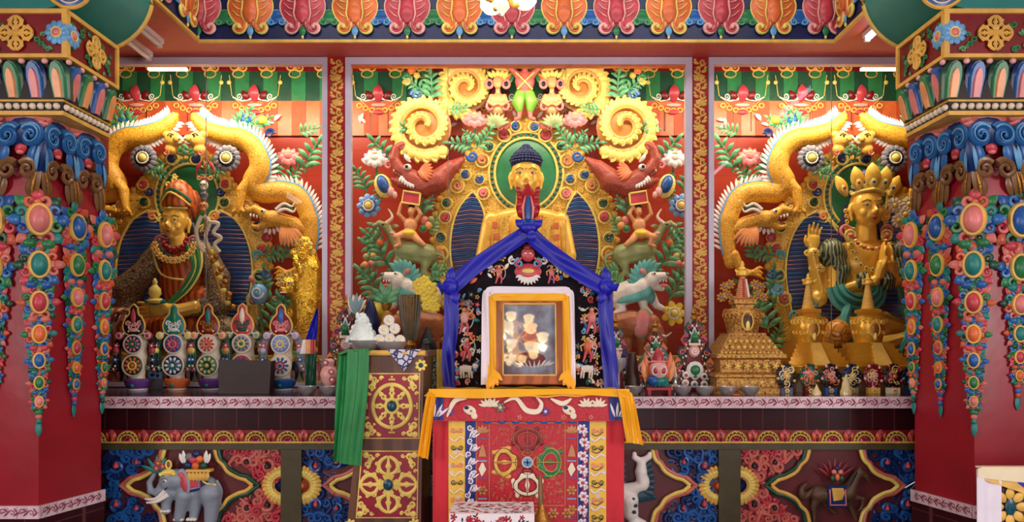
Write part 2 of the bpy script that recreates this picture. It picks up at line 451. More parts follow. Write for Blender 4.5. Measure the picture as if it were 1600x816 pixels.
for nm, x0, x1 in (('wall_left', -4.2, -4.1), ('wall_right', 4.1, 4.2)):
    mb = MB()
    for y0, y1, z0, z1 in ((-3.1, -1.4, 0, ZC), (.6, 6.0, 0, ZC), (-1.4, .6, 0, 1.1), (-1.4, .6, 2.9, ZC)): mb.box('room', x0, x1, y0, y1, z0, z1)
    mb.build(nm, smooth=False, kind='structure')
# cross beam: salmon soffit and blue painted front
ZB = 3.43
wbox('trim_1', 'beam', -4.1, 4.1, DS, DG+.06, ZB, ZC)
XL, XR = -2.08, 2.02   # inner edges of the two long beams
P['tealw'] = mat('teal painted beam side', (22, 112, 100), rough=.5)
for i, (xa, xb) in enumerate(((-3.0, XL), (XR, 2.94))):
    wbox('trim_%d' % (i+2), 'beam', xa, xb, -3.0, DS, ZB, ZC-.001)
# glass cases: pilasters and frames
def zz(y, d): return EYE+(VY-y)*d/FOC
ZG = zz(92, DG)-.002; ZGB = ZS+.0
def xx(x, d): return (x-VX)*d/FOC
# two red pilasters with gilded scrollwork
for i, (xa, xb) in enumerate(((513, 541), (1081, 1105))):
    M = F(DG); mb = MB(M); mb.box('red', xa, xb, 91, 603, -5, 4)
    o = mb.build('trim_%d' % (i+4), smooth=False, kind='structure')
    mb = MB(M); rnd = random.Random(i+3); y = 99; c = (xa+xb)/2; sg = 1; cl = 'goldp'
    while y < 596:
        mb.curl(cl, c+sg*4, y, 6.5, 1.2, 1.7, sg*.3 if sg > 0 else PI, sg, 4.4, tail=[(c-sg*8, y+9), (c-sg*3, y+7), (c+sg*3, y+6)], rh=.5, n=5)
        mb.leaf(cl, c-sg*2, y+2, PI+.3 if sg > 0 else -.3, 9, 2.6, 4.2, rise=.04)
        mb.leaf(cl, c+sg*1, y+6, PI/2+sg*.7, 8, 2.4, 4.2, rise=.04, bend=sg*.8)
        mb.ell(cl, c-sg*8, y-4, 4.2, 2.2, 2.2, 1, n=8, k=4); mb.ell(cl, c+sg*9, y+8, 4.2, 1.8, 2.6, 1, n=8, k=4)
        if int(y/13) % 3 == 0:
            for q in (-.6, 0, .6): mb.leaf(cl, c, y+3, -PI/2+q, 11, 3, 4.3, rise=.05)
        y += 13; sg = -sg
    g = mb.build('gilded_scrollwork', o)
# aluminium frames + panes
frames = ((150, 183, 505, 513), (541, 550, 1070, 1080), (1106, 1114, 1440, 1460))
for i, (a, b, c, d) in enumerate(frames):
    M = F(DG); mb = MB(M); al = 'aluminium'
    mb.box(al, a, d, 92, 103, -4, 7); mb.box(al, c, d, 103, 603, -4, 7)
    if i: mb.box(al, a, b, 103, 603, -4, 7)
    mb.box(al, a, d, 598, 604, -4, 5)
    if i == 1: mb.box('orange', b, c, 103, 106, -3, 5)
    w = mb.build('window_%d' % (i+1), smooth=False, kind='structure')
    seams = {0: (322,), 1: (700, 884), 2: (1299,)}[i]; xs = [b if i else a]+list(seams)+[c]
    for j in range(len(xs)-1):
        mb = MB(M); mb.add('glass', [(xs[j], 103, 0), (xs[j+1], 103, 0), (xs[j+1], 600, 0), (xs[j], 600, 0)], [(0, 1, 2, 3)])
        mb.build('pane', w, smooth=False)
    mb = MB(M)
    for q in seams: mb.box('grey', q-.35, q+.35, 103, 600, -.8, .8)
    mb.build('glass_joint', w, smooth=False)
# case floors and partitions
wbox('trim_6', 'granite', -4.1, 4.1, DG-.02, DB, ZS-.4, ZS+.012)
# strip lamp housings behind the case heads
P['striplamp'] = mat('glowing strip lamp', (255, 232, 170), emit=5)
for i, (a, b, nm) in enumerate(((232, 292, 'left'), (1345, 1410, 'right'))):
    mb = MB(F(5.1)); mb.box('striplamp', a, b, 106.5, 110, -3, 3)
    tag(mb.build('strip_lamp', smooth=False), 'warm glowing strip lamp inside the top of the %s glass case' % nm, 'lamp')
# ================================================ ALTAR BASE
M = F(4.15)
mb = MB(); mb.box('granite', -2.9, 2.9, 4.15, DG-.02, ZS-.03, ZS)
shelf = mb.build('altar_counter', smooth=False); tag(shelf, 'long dark stone altar counter with white scroll tiled edge in front of the cases', 'counter')
# white scroll-patterned edge tiles
s415 = 4.15/FOC
def scrolltile(parent, M, x0, x1, y0, y1, step, name='edge_tile'):
    mb = MB(M); x = x0; k = 0
    P['tilew'] = mat('white glazed tile', (222, 196, 204), rough=.25); P['tilep'] = mat('maroon scroll print', (150, 70, 92), rough=.3)
    mb.box('tilew', x0, x1, y0, y1, -2, 2)
    hgt = y1-y0; c = (y0+y1)/2
    while x < x1-step*.3:
        mb.box('tilep', x-.25, x+.25, y0, y1, 2, 2.15)
        for q in (0, .5):
            xc = x+step*(q+.25); sg = 1 if q else -1
            if xc+step*.2 > x1: break
            mb.curl('tilep', xc, c+sg*hgt*.05, hgt*.3, 1.1, hgt*.055, PI if sg > 0 else 0, sg, 2.1, tail=[(xc-step*.25, c-sg*hgt*.4), (xc-step*.18, c-sg*hgt*.1)], rh=.4, n=4)
            mb.leaf('tilep', xc+step*.08, c+hgt*.3, -.7, hgt*.55, hgt*.08, 2.05, rise=.02, n=4)
            mb.leaf('tilep', xc+step*.1, c-hgt*.35, .9, hgt*.5, hgt*.08, 2.05, rise=.02, n=4)
        x += step
    return mb.build(name, parent, smooth=False)
scrolltile(shelf, F(4.15), 40, 1590, 620, 638, 35)
mb = MB(F(DP+.03)); mb.box('mtile', 30, 1600, 636, 674, -40, 0)
mb.build('wall_base', smooth=False, kind='structure')
M = F(DP)
# carved petal moulding
mb = MB(M); mb.box('dred', 20, 1610, 672, 690, -3, 1); mb.box('goldp', 20, 1610, 689.5, 692, -3, 5); mb.box('olive', 20, 1610, 692, 702.5, -3, 4)
for xa, xb in ((440, 472), (1122, 1156), (780, 812)): mb.box('olive', xa, xb, 702, 960, -3, 4)
mb.box('maroon', 20, 1610, 702, 960, -12, -8); mb.box('olive', 20, 1610, 840, 960, -8, 3)
mb.build('altar_base_frame', smooth=False, kind='structure').name = 'trim_7'
x = 150; k = 0
mb = MB(M); mb2 = MB(M)
while x < 1445:
    if k % 2 == 0:
        for q, (r, c) in enumerate(((16, 'goldp'), (13, 'dgreen'), (11, 'goldp'))): mb.ring(c, x, 690, 1+q*.8, r, r*.98, 1.3, n=14, k=5, a0=PI, a1=TAU)
        mb.ell('rose', x, 689, 2, 8, 8, 2.5); 
        for q in (-.7, 0, .7): mb.leaf('dred', x, 689, -PI/2+q, 9, 2, 4, rise=.1, n=4)
        for q in range(7):
            a = PI+PI*(q+.5)/7; mb.ell('goldp', x+cos(a)*14.5, 690+sin(a)*14, 2, 1.6, 1.6, 1.2, n=6, k=4)
    else:
        mb.leaf('rose', x, 691, -PI/2, 20, 8, 1, rise=.05)
        for q in (-.45, .45): mb.leaf('orange', x, 690, -PI/2+q, 16, 2.2, 3, rise=.1, n=4)
        mb.leaf('dred', x, 691, -PI/2, 14, 2.5, 4.5, rise=.1, n=4)
    x += 25; k += 1
tag(mb.build('petal_moulding'), 'dim carved moulding of gold arches and rose petals under the altar counter', 'moulding')
# ---- carved scroll panels
def teardrop(mb, m, x, y, r, rot=0, h=3):
    mb.tube(m, [(x-sin(rot)*r*-1.6*k, y-cos(rot)*r*1.6*k, h) for k in (1, .6, .2, -.2, -.45)], [r*.12, r*.5, r*.9, r*.85, r*.35], n=8)
def scrollmass(mb, m1, m2, mj, inside, x0, x1, y0, y1, seed, jew, step=13):
    rnd = random.Random(seed); yy = y0
    while yy < y1:
        xq = x0
        while xq < x1:
            if inside(xq-2, yy) and inside(xq+2, yy): mb.leaf(m2, xq, yy, rnd.random()*TAU, 15, 5, -9, rise=.1)
            xq += 7
        yy += 7
    for jx, jy, jr, fl in jew:
        mb.curl(m1, jx, jy, jr*2.6, 1.1, jr*.75, rnd.random()*6, fl, -2, tail=None, rh=1.1, end=.5)
        mb.ring(m2, jx, jy, -1, jr*1.5, jr*1.9, jr*.35, n=14, k=6); teardrop(mb, mj, jx, jy, jr, 0, 2)
    y = y0
    while y < y1:
        x = x0+rnd.random()*step
        while x < x1:
            px, py = x+rnd.uniform(-3, 3), y+rnd.uniform(-3, 3)
            if inside(px, py) and all(math.hypot(px-j[0], py-j[1]) > j[2]*2.6 for j in jew):
                a = rnd.random()*TAU; dr = rnd.choice((1, -1)); r = rnd.uniform(.62, .9)*step
                mb.curl(rnd.choice((m1, m1, m2)), px, py, r, 1.1, r*.4, a, dr, rnd.uniform(-7, -3), rh=1.2, n=6,
                        tail=[(px+cos(a-dr*1.2)*r*2, py+sin(a-dr*1.2)*r*2), (px+cos(a-dr*.6)*r*1.5, py+sin(a-dr*.6)*r*1.5)])
                mb.leaf(m2, px, py, a+PI*.7, r*1.5, r*.35, -6, rise=.15)
            x += step
        y += step
def brackets(mb, x, sgn, c1, c2, W=62):
    """cusped double moulding: point at x+sgn*0, opening towards +sgn"""
    for y0s in (1, -1):
        for off, c, w in ((0, c1, 3.2), (6, c2, 3.2)):
            pts = [(x+sgn*(off*1.3), 759), (x+sgn*(12+off), 759-y0s*12+y0s*off*.6), (x+sgn*(30), 759-y0s*(17-off*.8)), (x+sgn*46, 759-y0s*(27-off)), (x+sgn*(52+off*.3), 759-y0s*(36-off*.6)), (x+sgn*(58+off*.8), 759-y0s*42), (x+sgn*(W+off), 759-y0s*62)]
            mb.tube(c, [(p[0], p[1], -2+off*.2) for p in smoothpts(pts, 5)], w, n=8)
    mb.tube(c1, [(x-sgn*3, 759, 0), (x+sgn*14, 747, 0)], [2, 3.2]); mb.tube(c1, [(x-sgn*3, 759, 0), (x+sgn*14, 771, 0)], [2, 3.2])
def inL(x0, sgn, W=62):
    def f(x, y):
        u = sgn*(x-x0); v = abs(y-759)
        lim = 0 if v < 12 else (v-12)*1.6 if v < 30 else 29+(v-30)*1.0
        return u < min(lim, W)-3
    return f
def panel(name, label, x0, x1, tips, mats, seed, yb=836):
    t = T(name, label, 'carved panel', at(M, (x0+x1)/2, yb))
    mb = MB(M); mb.box('maroon', x0, x1, 703, yb, -8, -6.5); mb.build('ground', t, smooth=False)
    for k, (tx, sgn, edge, (m1, m2, mj, f1, f2)) in enumerate(mats):
        mb = MB(M); lo, hi = (min(edge, tx+sgn*62), max(edge, tx+sgn*62))
        jw = []
        for u, v, r in ((22, 30, 5), (54, 36, 4)) if sgn*(tx-edge) > 20 else ((30, 33, 4.5), (52, 42, 3.5)):
            for q in (1, -1):
                X = edge+sgn*u
                if lo < X < hi: jw.append((X, 759+q*v, r, q*sgn))
        scrollmass(mb, m1, m2, mj, inL(tx, sgn), lo+4, hi-1, 706, 822, seed+k, jw, 13)
        mb.build('carved_scrollwork', t)
        mb = MB(M); brackets(mb, tx, sgn, f1, f2); mb.build('cusped_moulding', t)
    return t
BL = ('blue', 'dblue', 'rose', 'salmon', 'goldl'); SA = ('salmon', 'rose', 'black', 'dgreen', 'goldp')
pA = panel('carved_relief', 'carved panel under the counter left with a grey elephant between blue and salmon scrolls', 160, 440, None,
      [(190, 1, 160, BL), (402, -1, 440, SA)], 5)
pB = panel('carved_relief', 'narrow carved blue scroll panel with half gold rosette left of the brown chest', 472, 780, None, [(508, 1, 472, BL)], 9)
pC = panel('carved_relief', 'carved panel right of the throne with blue scrolls and a white curling figure', 812, 1122, None, [(1086, -1, 1122, BL)], 15)
pD = panel('carved_relief', 'carved panel at far right with a dark horse between salmon and blue scrolls', 1156, 1440, None,
      [(1198, 1, 1156, SA), (1412, -1, 1440, BL)], 21)
def halfrosette(t, x, sgn, mj):
    mb = MB(M)
    n = 13
    for ri, (R, r) in enumerate(((26, 4.2), (20, 4))):
        for i in range(n):
            a = -PI/2+PI*(i+.5)/n; a = a if sgn > 0 else PI-a
            mb.ell('goldl' if ri else 'goldp', x+cos(a)*R, 759+sin(a)*R, -1+ri, r*1.3, r*.9, 2.6, a, 8, 5)
    a0 = -PI/2 if sgn > 0 else PI/2
    mb.ring('goldl', x, 759, 0, 15.5, 15.5, 1.8, n=16, k=6, a0=a0, a1=a0+PI)
    mb.poly('goldp', [(x, 759-28)]+[(x+sgn*28*cos(-PI/2+PI*i/16), 759+28*sin(-PI/2+PI*i/16)) for i in range(1, 16)]+[(x, 759+28)], -7, -1, 1)
    mb.build('rosette', t)
    mb = MB(M)
    for q in range(5): mb.poly(mj, [(x+sgn*.0, 759-13*(1-q*.17))]+[(x+sgn*13*(1-q*.17)*cos(-PI/2+PI*i/12), 759+13*(1-q*.17)*sin(-PI/2+PI*i/12)) for i in range(1, 12)]+[(x, 759+13*(1-q*.17))], -7, -1+q*1.6, 1.6); mb.build('rosette_boss', t)
halfrosette(pA, 440, -1, 'dblue'); halfrosette(pB, 472, 1, 'orange'); halfrosette(pC, 1122, -1, 'orange'); halfrosette(pD, 1156, 1, 'dblue')
# ================================================ FRIEZE ON THE CROSS BEAM
def bud(parent, M, x, y, c1, c2, cd, k, mirror=1):
    """lotus bud hanging from the frieze; c1 body, c2 edge, cd drop"""
    mb = MB(M).push(MV(x, y, 1, 1))
    for sg in (1, -1):
        body = smoothpts([(0, -78), (sg*22, -74), (sg*34, -58), (sg*34, -42), (sg*26, -28), (sg*16, -20), (sg*10, -14), (0, -22)], 4)
        mb.poly(c1, [(p[0], p[1]) for p in body], 0, 4, 1.5)
        mb.tube(c2, [(p[0], p[1], 4) for p in body[4:-4]], 1.1, n=6)
        mb.curl(c2, sg*19, -18, 12.5, .95, 3.6, PI*.98 if sg > 0 else .02, -sg, 3.5, tail=[(sg*10, -42), (sg*6.5, -34), (sg*5, -26)], end=.75)
        mb.curl(c1, sg*19, -18, 12.0, .55, 2.2, PI*.98 if sg > 0 else .02, -sg, 6, tail=[(sg*11, -40), (sg*7.5, -32)], end=.4)
        for q in range(4):
            mb.tube(c2, [(sg*(14-q), -34-q*11, 4.5), (sg*(20+q), -36-q*11, 6), (sg*(28+q*.6), -44-q*11, 5)], [.5, 1.1, .5], n=5)
        mb.tube(c2, [(sg*9, -24, 5), (sg*13, -38, 7), (sg*11, -56, 7), (sg*14, -76, 5)], [1, 1.4, 1.4, 1], n=6)
    mb.ell(c1, 0, -46, 4, 12, 24, 7, n=14, k=8)
    mb.leaf(c1, 0, -24, -PI/2, 30, 9, 8, rise=.05)
    mb.leaf(cd, 0, -20, PI/2, 17, 5, 3, rise=.1)
    mb.ell('goldl', 0, -2.5, 4, 2.2, 3.2, 2, n=8, k=5)
    mb.pop(); return mb.build('lotus_bud', parent)
def cloud(parent, M, x, y, c1, c2):
    mb = MB(M).push(MV(x, y, 1, 1)); 
    out = smoothpts([(0, -45), (6, -44), (9, -38), (15, -34), (16, -26), (9, -22), (0, -25), (-9, -22), (-16, -26), (-15, -34), (-9, -38), (-6, -44), (0, -45)], 3)[:-1]
    mb.poly(c1, [(p[0], p[1]) for p in out], 0, 3.5, 1.5)
    for sg in (1, -1): mb.curl(c2, sg*8, -26, 7, 1.3, 1.9, -PI/2, sg, 4)
    mb.tube(c2, [(p[0], p[1], 3) for p in out[:len(out)//2]], 1, n=5); mb.tube(c2, [(p[0], p[1], 3) for p in out[len(out)//2:]+out[:1]], 1, n=5)
    mb.pop(); return mb.build('cloud_scroll', parent)
M = F(DS)
fz = T('lotus_frieze', 'navy frieze of pink and orange lotus buds along the cross beam above the glass', 'frieze', at(M, 800, 65))
mb = MB(M); mb.box('navy', xx(0,1)*0+ (XL*FOC/DS+VX), XR*FOC/DS+VX, -95, 65, 0, 2); mb.build('ground', fz, smooth=False)
mb = MB(M); mb.box('goldp', XL*FOC/DS+VX, XR*FOC/DS+VX, 63.5, 68, 0, 5); mb.build('gold_fillet', fz, smooth=False)
for i in range(13):
    x = 312+i*81.3
    bud(fz, M @ Matrix.Translation((0, 0, 2)), x, 63, 'rose' if i % 2 == 0 else 'orange', 'lpink' if i % 2 == 0 else 'goldl', 'green' if i % 2 == 0 else 'lblue', i)
    if i < 12: cloud(fz, M @ Matrix.Translation((0, 0, 2)), x+40.6, 63, *(('green', 'lgreen') if i % 2 == 0 else ('blue', 'lblue')))
# friezes on the inner faces of the long beams
for X, sg, nm in ((XL, 1, 'left'), (XR, -1, 'right')):
    s = DS/FOC; M = WF(X, 0, sg, 0, s)
    fz = T('lotus_frieze', 'foreshortened navy lotus frieze on the inner side of the %s long beam' % nm, 'frieze', (X, 2.4, ZB))
    L0, L1 = (-.5)/s, (DS-.035)/s   # along depth
    mb = MB(M); a, b = sorted((sg*L0, sg*L1)); mb.box('navy', a, b, -95, 65, 0, 2); mb.build('ground', fz, smooth=False)
    mb = MB(M); mb.box('goldp', a, b, 63.5, 68, 0, 5); mb.build('gold_fillet', fz, smooth=False)
    for i in range(8):
        x = sg*(L1-42-i*81.3)
        bud(fz, M @ Matrix.Translation((0, 0, 2)), x, 63, 'orange' if i % 2 == 0 else 'rose', 'goldl' if i % 2 == 0 else 'lpink', 'lblue' if i % 2 == 0 else 'green', i)
        cloud(fz, M @ Matrix.Translation((0, 0, 2)), x+sg*(-40.6), 63, *(('blue', 'lblue') if i % 2 == 0 else ('green', 'lgreen')))
# fluorescent tubes on the long beams
P['tubeoff'] = mat('white lamp plastic', (224, 216, 218), rough=.3, var=.02); P['tubeon'] = mat('lit fluorescent tube', (238, 236, 255), emit=9)
def tubelamp(x, y0, y1, lit, label, z=ZB):
    t = T('fluorescent_lamp', label, 'lamp', (x, (y0+y1)/2, z-.05))
    mb = MB(); mb.box('tubeoff', x-.022, x+.022, y0, y1, z-.03, z); mb.build('batten', t, smooth=False)
    mb = MB(); mb.tube('tubeon' if lit else 'tubeoff', [(x, y0+.03, z-.045), (x, y1-.03, z-.045)], .014, n=10); mb.build('tube', t)
    for yy in (y0+.01, y1-.03):
        mb = MB(); mb.box('tubeoff', x-.016, x+.016, yy, yy+.02, z-.06, z-.03); mb.build('lamp_holder', t, smooth=False)
    return t
tubelamp(-2.30, 3.45, 4.69, 0, 'unlit white tube lamp under the left long beam, nearer the frieze')
tubelamp(-2.475, 3.6, 4.90, 0, 'thin unlit white tube lamp under the left beam, beside the column')
tubelamp(2.15, 3.3, 4.60, 1, 'glowing fluorescent tube lamp under the right long beam')
tubelamp(2.15, 1.6, 2.8, 1, 'glowing fluorescent tube lamp on the right beam nearer the room')
# ================================================ PILLARS
P['shaft'] = mat('glossy red column paint', (150, 26, 40), rough=.32, var=.12, scale=4, bump=.35, bscale=5)
def pillar(side):
    R = side > 0; dx = .10 if R else 0
    mir = Matrix.Identity(4) if not R else (Matrix.Translation((.0+dx-.148-.1+.0, 0, 0)) @ Matrix.Diagonal((-1, 1, 1, 1)))
    # build in left-hand coordinates, mirror for the right one
    lab = 'right' if R else 'left'
    def MM(m): return mir @ m
    A = (-2.363, 3.6); B = (-2.28, 3.99); s = 3.6/FOC
    t = T('painted_column', 'massive red column with jewelled garlands and carved capital, at the %s edge' % lab, 'column', mir @ Vector((-2.8, 3.95, 0)))
    pl = [A, B, (-2.55, 4.13), (-3.05, 4.13), (-3.3, 3.99), (-3.3, 3.6)]
    def prism(mb, m, off, z0, z1):
        c = Vector((-2.83, 3.87)); pts = []
        for p in pl:
            v = Vector(p)-c; pts.append(Vector(p)+Vector((math.copysign(min(off, .03) if 0 < v.x and v.y > 0 else off, v.x), math.copysign(min(off, .02 if v.y > 0 else off), v.y))))
        n = len(pts); vs = [(p.x, p.y, z0) for p in pts]+[(p.x, p.y, z1) for p in pts]
        mb.add(m, vs, [(i, (i+1) % n, n+(i+1) % n, n+i) for i in range(n)]+[tuple(range(n))[::-1], tuple(range(n, 2*n))])
    mb = MB(MM(Matrix.Identity(4))); prism(mb, 'shaft', 0, .69, 2.75); mb.build('shaft', t, smooth=False)
    mb = MB(MM(Matrix.Identity(4))); prism(mb, 'mtile', .012, .0, .64); mb.build('base', t, smooth=False)
    # base tile band, scroll print on front and side
    vA = Vector((*A, 0)); vB = Vector((*B, 0)); nAB = Vector((vB.y-vA.y, -(vB.x-vA.x)))
    FR = MM(WF(A[0], A[1]-.012, 0, -1, s)); SD = MM(WF(A[0]+.012, A[1], nAB.x, nAB.y, s))
    LS = (vB-vA).length/s
    scrolltile(t, FR, -300, 4, 790, 810, 30, 'base_tile_band')
    scrolltile(t, SD, -2, LS+3, 790, 810, 30, 'base_tile_band')
    # capital block --------------------------------------------------
    XC, Y0, Y1 = -2.117, 3.42, 3.85; sc = 3.42/FOC
    CF = MM(WF(XC, Y0, 0, -1, sc)); CS = MM(WF(XC, Y0, 1, 0, sc)); LC = (Y1-Y0)/sc
    wf = 1.3/sc
    mb = MB(CF); mb.box('dred', -wf, 0, 18, 90, -LC, 0)
    mb.build('capital_block', t, smooth=False)
    mb = MB(CF); g = 'goldp'
    for ya, yb in ((15, 22), (85, 91)): mb.box(g, -wf, 4, ya, yb, -LC, 4)
    mb.box(g, -5, 3.5, 20, 87, -6, 3.5); mb.box(g, -5, 3.8, 20, 87, -LC-1, -LC+6)
    mb.build('gold_frame', t, smooth=False)
    for Fm, L, cx in ((CF, -190, -76), (CS, LC, LC*.52)):
        mb = MB(Fm); mb.vajra('goldp', cx, 53, 27, h=4, w=2.5); mb.build('crossed_vajra', t)
        mb = MB(Fm); rnd = random.Random(4)
        for q in range(34):
            x = rnd.uniform(min(0, L)+8, max(0, L)-8); y = rnd.uniform(28, 80)
            if math.hypot(x-cx, y-53) < 26: continue
            r = rnd.uniform(4, 7)
            mb.curl(rnd.choice(('green', 'green', 'lgreen', 'dgreen')), x, y, r, 1.1, r*.35, rnd.random()*6, rnd.choice((1, -1)), 1.5, n=6)
        mb.build('leaf_scrollwork', t)
        fx = (-12 if L < 0 else 12)
        mb = MB(Fm); mb.flower('lblue', 'pink', fx, 52, 19, 10, 3, core=.34, ring='goldl'); mb.build('corner_flower', t)
    mb = MB(CF); mb.vajra('goldp', -265, 53, 27, h=4, w=2.5); mb.build('crossed_vajra', t)
    # lotus petal band: flares inwards going down
    def petal(Fm, x, cset, lean):
        mb = MB(Fm); a, b, c = cset
        y0, y1 = 94, 151
        def prof(v): return lean*(v**1.5)
        for w, m, hh, ys in ((17.5, a, 0, 0), (14, b, 3, 3), (8, c, 6, 13)):
            out = [(x+w*.78, y1), (x+w, y0+ys+22), (x+w*.86, y0+ys+10), (x+w*.5, y0+ys+3), (x, y0+ys), (x-w*.5, y0+ys+3), (x-w*.86, y0+ys+10), (x-w, y0+ys+22), (x-w*.78, y1)]
            K = len(out); vs = []; 
            for (px, py) in out:
                v = (py-y0)/(y1-y0); vs.append((px, py, -lean*v+hh+2))
            vs += [(x+(px-x)*.72, py+(2 if py < y1-5 else 0), h+4) for px, py, h in vs]
            vs += [(px, py, h-8) for px, py, h in vs[:K]]
            fs = [(i, i+1, K+i+1, K+i) for i in range(K-1)]+[tuple(range(K, 2*K))]+[(2*K+i, 2*K+i+1, i+1, i) for i in range(K-1)]
            mb.add(m, vs, fs)
        mb.build('lotus_petal', t)
    cols = [('green', 'lgreen', 'lorange'), ('blue', 'lblue', 'pink')]
    cols = [('dgreen', 'green', 'lorange'), ('dblue', 'blue', 'pink')]
    for i in range(9): petal(CF, -14-i*36, cols[i % 2], 14)
    n = 4; st = (LC-4)/n
    for i in range(n): petal(CS, 22+i*st*.98, cols[(i+1) % 2], 14)
    mb = MB(CF)
    for i in range(9): mb.ell('lpink', -32-i*36, 96, 2, 5, 4.5, 4)
    mb.push(CF.inverted() @ CS)
    for i in range(4): mb.ell('lpink', 4+i*st*.98, 96, 2, 5, 4.5, 4)
    mb.pop(); mb.build('pink_bosses', t)
    mb = MB(CF); mb.box('black', -wf, -8, 90, 152, -LC+6, -6); mb.build('capital_core', t, smooth=False)
    # bead band
    XBD, YB = XC-.04, Y0+.04; BF = MM(WF(XBD, YB, 0, -1, sc)); BS = MM(WF(XBD, YB, 1, 0, sc)); LB = LC-14
    mb = MB(BF); mb.box(g, -wf, 3, 148, 155, -LB, 3); mb.box('black', -wf, 0, 154, 171, -LB+2, 0); mb.box(g, -wf, 2, 169.5, 176, -LB, 2)
    
    mb.build('bead_band', t, smooth=False)
    for i in range(17):
        mb = MB(BF); mb.ell('cream', -8-i*12.6, 162.3, 2.5, 5.3); mb.build('bead', t)
    for i in range(10):
        mb = MB(BS); mb.ell('cream', 6+i*(LB-8)/10, 162.3, 2.5, 5.3); mb.build('bead', t)
    # ruffled skirt of scallops and scrolls, standing off the shaft
    P.setdefault('skblue', mat('skirt blue', (38, 104, 170), rough=.33)); P.setdefault('sklight', mat('skirt light blue', (96, 160, 206), rough=.35))
    def skirt(Fm, x, w, d0=0):
        """one repeat of the hanging carved valance"""
        mb = MB(Fm).push(MV(x, 0, w/62, 1))
        mb.ell('dgreen', 0, 185, -9+d0, 35, 11, 9, n=14); mb.ell('salmon', 0, 196, -8+d0, 35, 14, 10, n=14); mb.ell('pink', 0, 203, -7+d0, 32, 13, 10, n=14)
        mb.pop(); mb.build('scalloped_collar', t)
        mb = MB(Fm).push(MV(x, 0, w/62, 1))
        for sg in (1, -1):
            mb.curl('skblue', sg*16, 221, 20, 1.5, 6, -PI*.5-sg*.9, sg, 5+d0, rh=.9); mb.curl('sklight', sg*16, 221, 17.5, 1.3, 1.6, -PI*.5-sg*.9, sg, 11+d0, rh=.8)
            mb.leaf('skblue', sg*22, 230, PI/2+sg*.2, 34, 8, 3+d0, rise=.1, bend=-sg*.4)
            mb.leaf('dblue', sg*30, 222, PI/2, 54, 10, 1+d0, rise=.1); mb.leaf('sklight', sg*29, 236, PI/2-sg*.05, 34, 3.4, 7+d0, rise=.1)
        mb.ell('rose', 0, 238, 1+d0, 9, 8, 5); mb.ell('pink', 0, 243, 2+d0, 6, 3.4, 4); mb.ell('dblue', 0, 215, 0+d0, 28, 22, 6)
        mb.pop(); mb.build('blue_scroll', t)
        mb = MB(Fm).push(MV(x, 0, w/62, 1))
        for sg in (1, -1):
            mb.curl('brown', sg*15, 268, 18, 1.4, 5.4, -PI*.5-sg*.9, sg, 4+d0, rh=1); mb.leaf('brown', sg*22, 276, PI/2+sg*.2, 34, 8, 1+d0, rise=.1, bend=-sg*.4)
            mb.leaf('brown', sg*29, 262, PI/2, 54, 8, 2+d0, rise=.1); mb.leaf('goldd', sg*29, 272, PI/2, 40, 2, 7+d0, rise=.12)
        mb.pop(); mb.build('bronze_scroll', t)
    oA = .055
    SH = Matrix(((1, -.34, 0, .34*300), (0, 1, 0, 0), (0, -.34, 1, .34*300), (0, 0, 0, 1)))
    SHS = Matrix(((1, .34, 0, -.34*300), (0, 1, 0, 0), (0, -.34, 1, .34*300), (0, 0, 0, 1)))
    KF = MM(WF(A[0], A[1]-.0, 0, -1, s)) @ SH; KS = MM(WF(A[0]+.0, A[1], nAB.x, nAB.y, s)) @ SHS; LK = LS
    mb = MB(MM(Matrix.Identity(4))); [prism(mb, 'dred', o_, z_, z_+.07) for o_, z_ in ((.02, 2.34), (.04, 2.41), (.07, 2.48), (.10, 2.55), (.13, 2.59))]; mb.build('skirt_core', t, smooth=False)
    for i in range(4): skirt(KF, -33-i*68, 66)
    for i in range(2): skirt(KS, LK*.27+i*LK*.48, LK*.46, 0)
    # garlands of jewels
    P.setdefault('gorange', mat('burnt orange paint', (198, 86, 52), rough=.35))
    JC = ('orange', 'blue', 'green', 'pink', 'teal', 'rose')
    def garland(Fm, x, y0, y1, w, first, seed, slim=1, nj=7):
        rnd = random.Random(seed); L = y1-y0; y = y0; jc = first
        mbs = MB(Fm)
        k = 0; sc_ = ('gorange', 'green', 'blue', 'salmon', 'rose', 'teal', 'skblue', 'dgreen')
        while y < y1-20 and k < nj:
            f = (1-(y-y0)/L*.75); W = w*f; H = W*1.12
            yc = y+H
            mb = MB(Fm); mb.ell(P[JC[jc % 6]], x, yc, 5+W*.15, W*.46*slim, W*.62, W*.42, n=16, k=9); j = mb.build('jewel', t)
            mb = MB(Fm); mb.ring('goldp', x, yc, 5+W*.15, W*.5*slim, W*.68, W*.10, W*.14, n=22, k=6); mb.build('jewel_rim', j)
            for a in range(8):
                an = TAU*a/8+.3; c = sc_[(a*3+k*2+seed) % 8]
                rr = W*.42
                mbs.curl(c, x+cos(an)*W*.80*slim, yc+sin(an)*W*.93, rr, .9, rr*.46, an+PI*.6*(1 if a % 2 else -1), 1 if a % 2 else -1, 3, rh=1.1, n=6)
                mbs.leaf(sc_[(a*3+k+4+seed) % 8], x+cos(an+.4)*W*.62*slim, yc+sin(an+.4)*W*.8, an+.5, W*.7, W*.24, 3, rise=.15)
            for sg in (1, -1): mbs.ell(sc_[(k+seed) % 8], x+sg*W*.35, yc+H*.98, 3, W*.32, W*.26, W*.3)
            y += H*2.0; k += 1; jc += 1
        for q in range(3): mbs.ell(sc_[(q*2+seed) % 8], x, y+4+q*7, 3, 6-q, 5, 4)
        mbs.build('garland_scrollwork', t)
        mb = MB(Fm); mb.leaf('teal', x, y+18, PI/2, max(24, y1-y-18), 4.5, 2, rise=.03); mb.build('garland_tip', t)
    dg = Vector((1, -1.2))
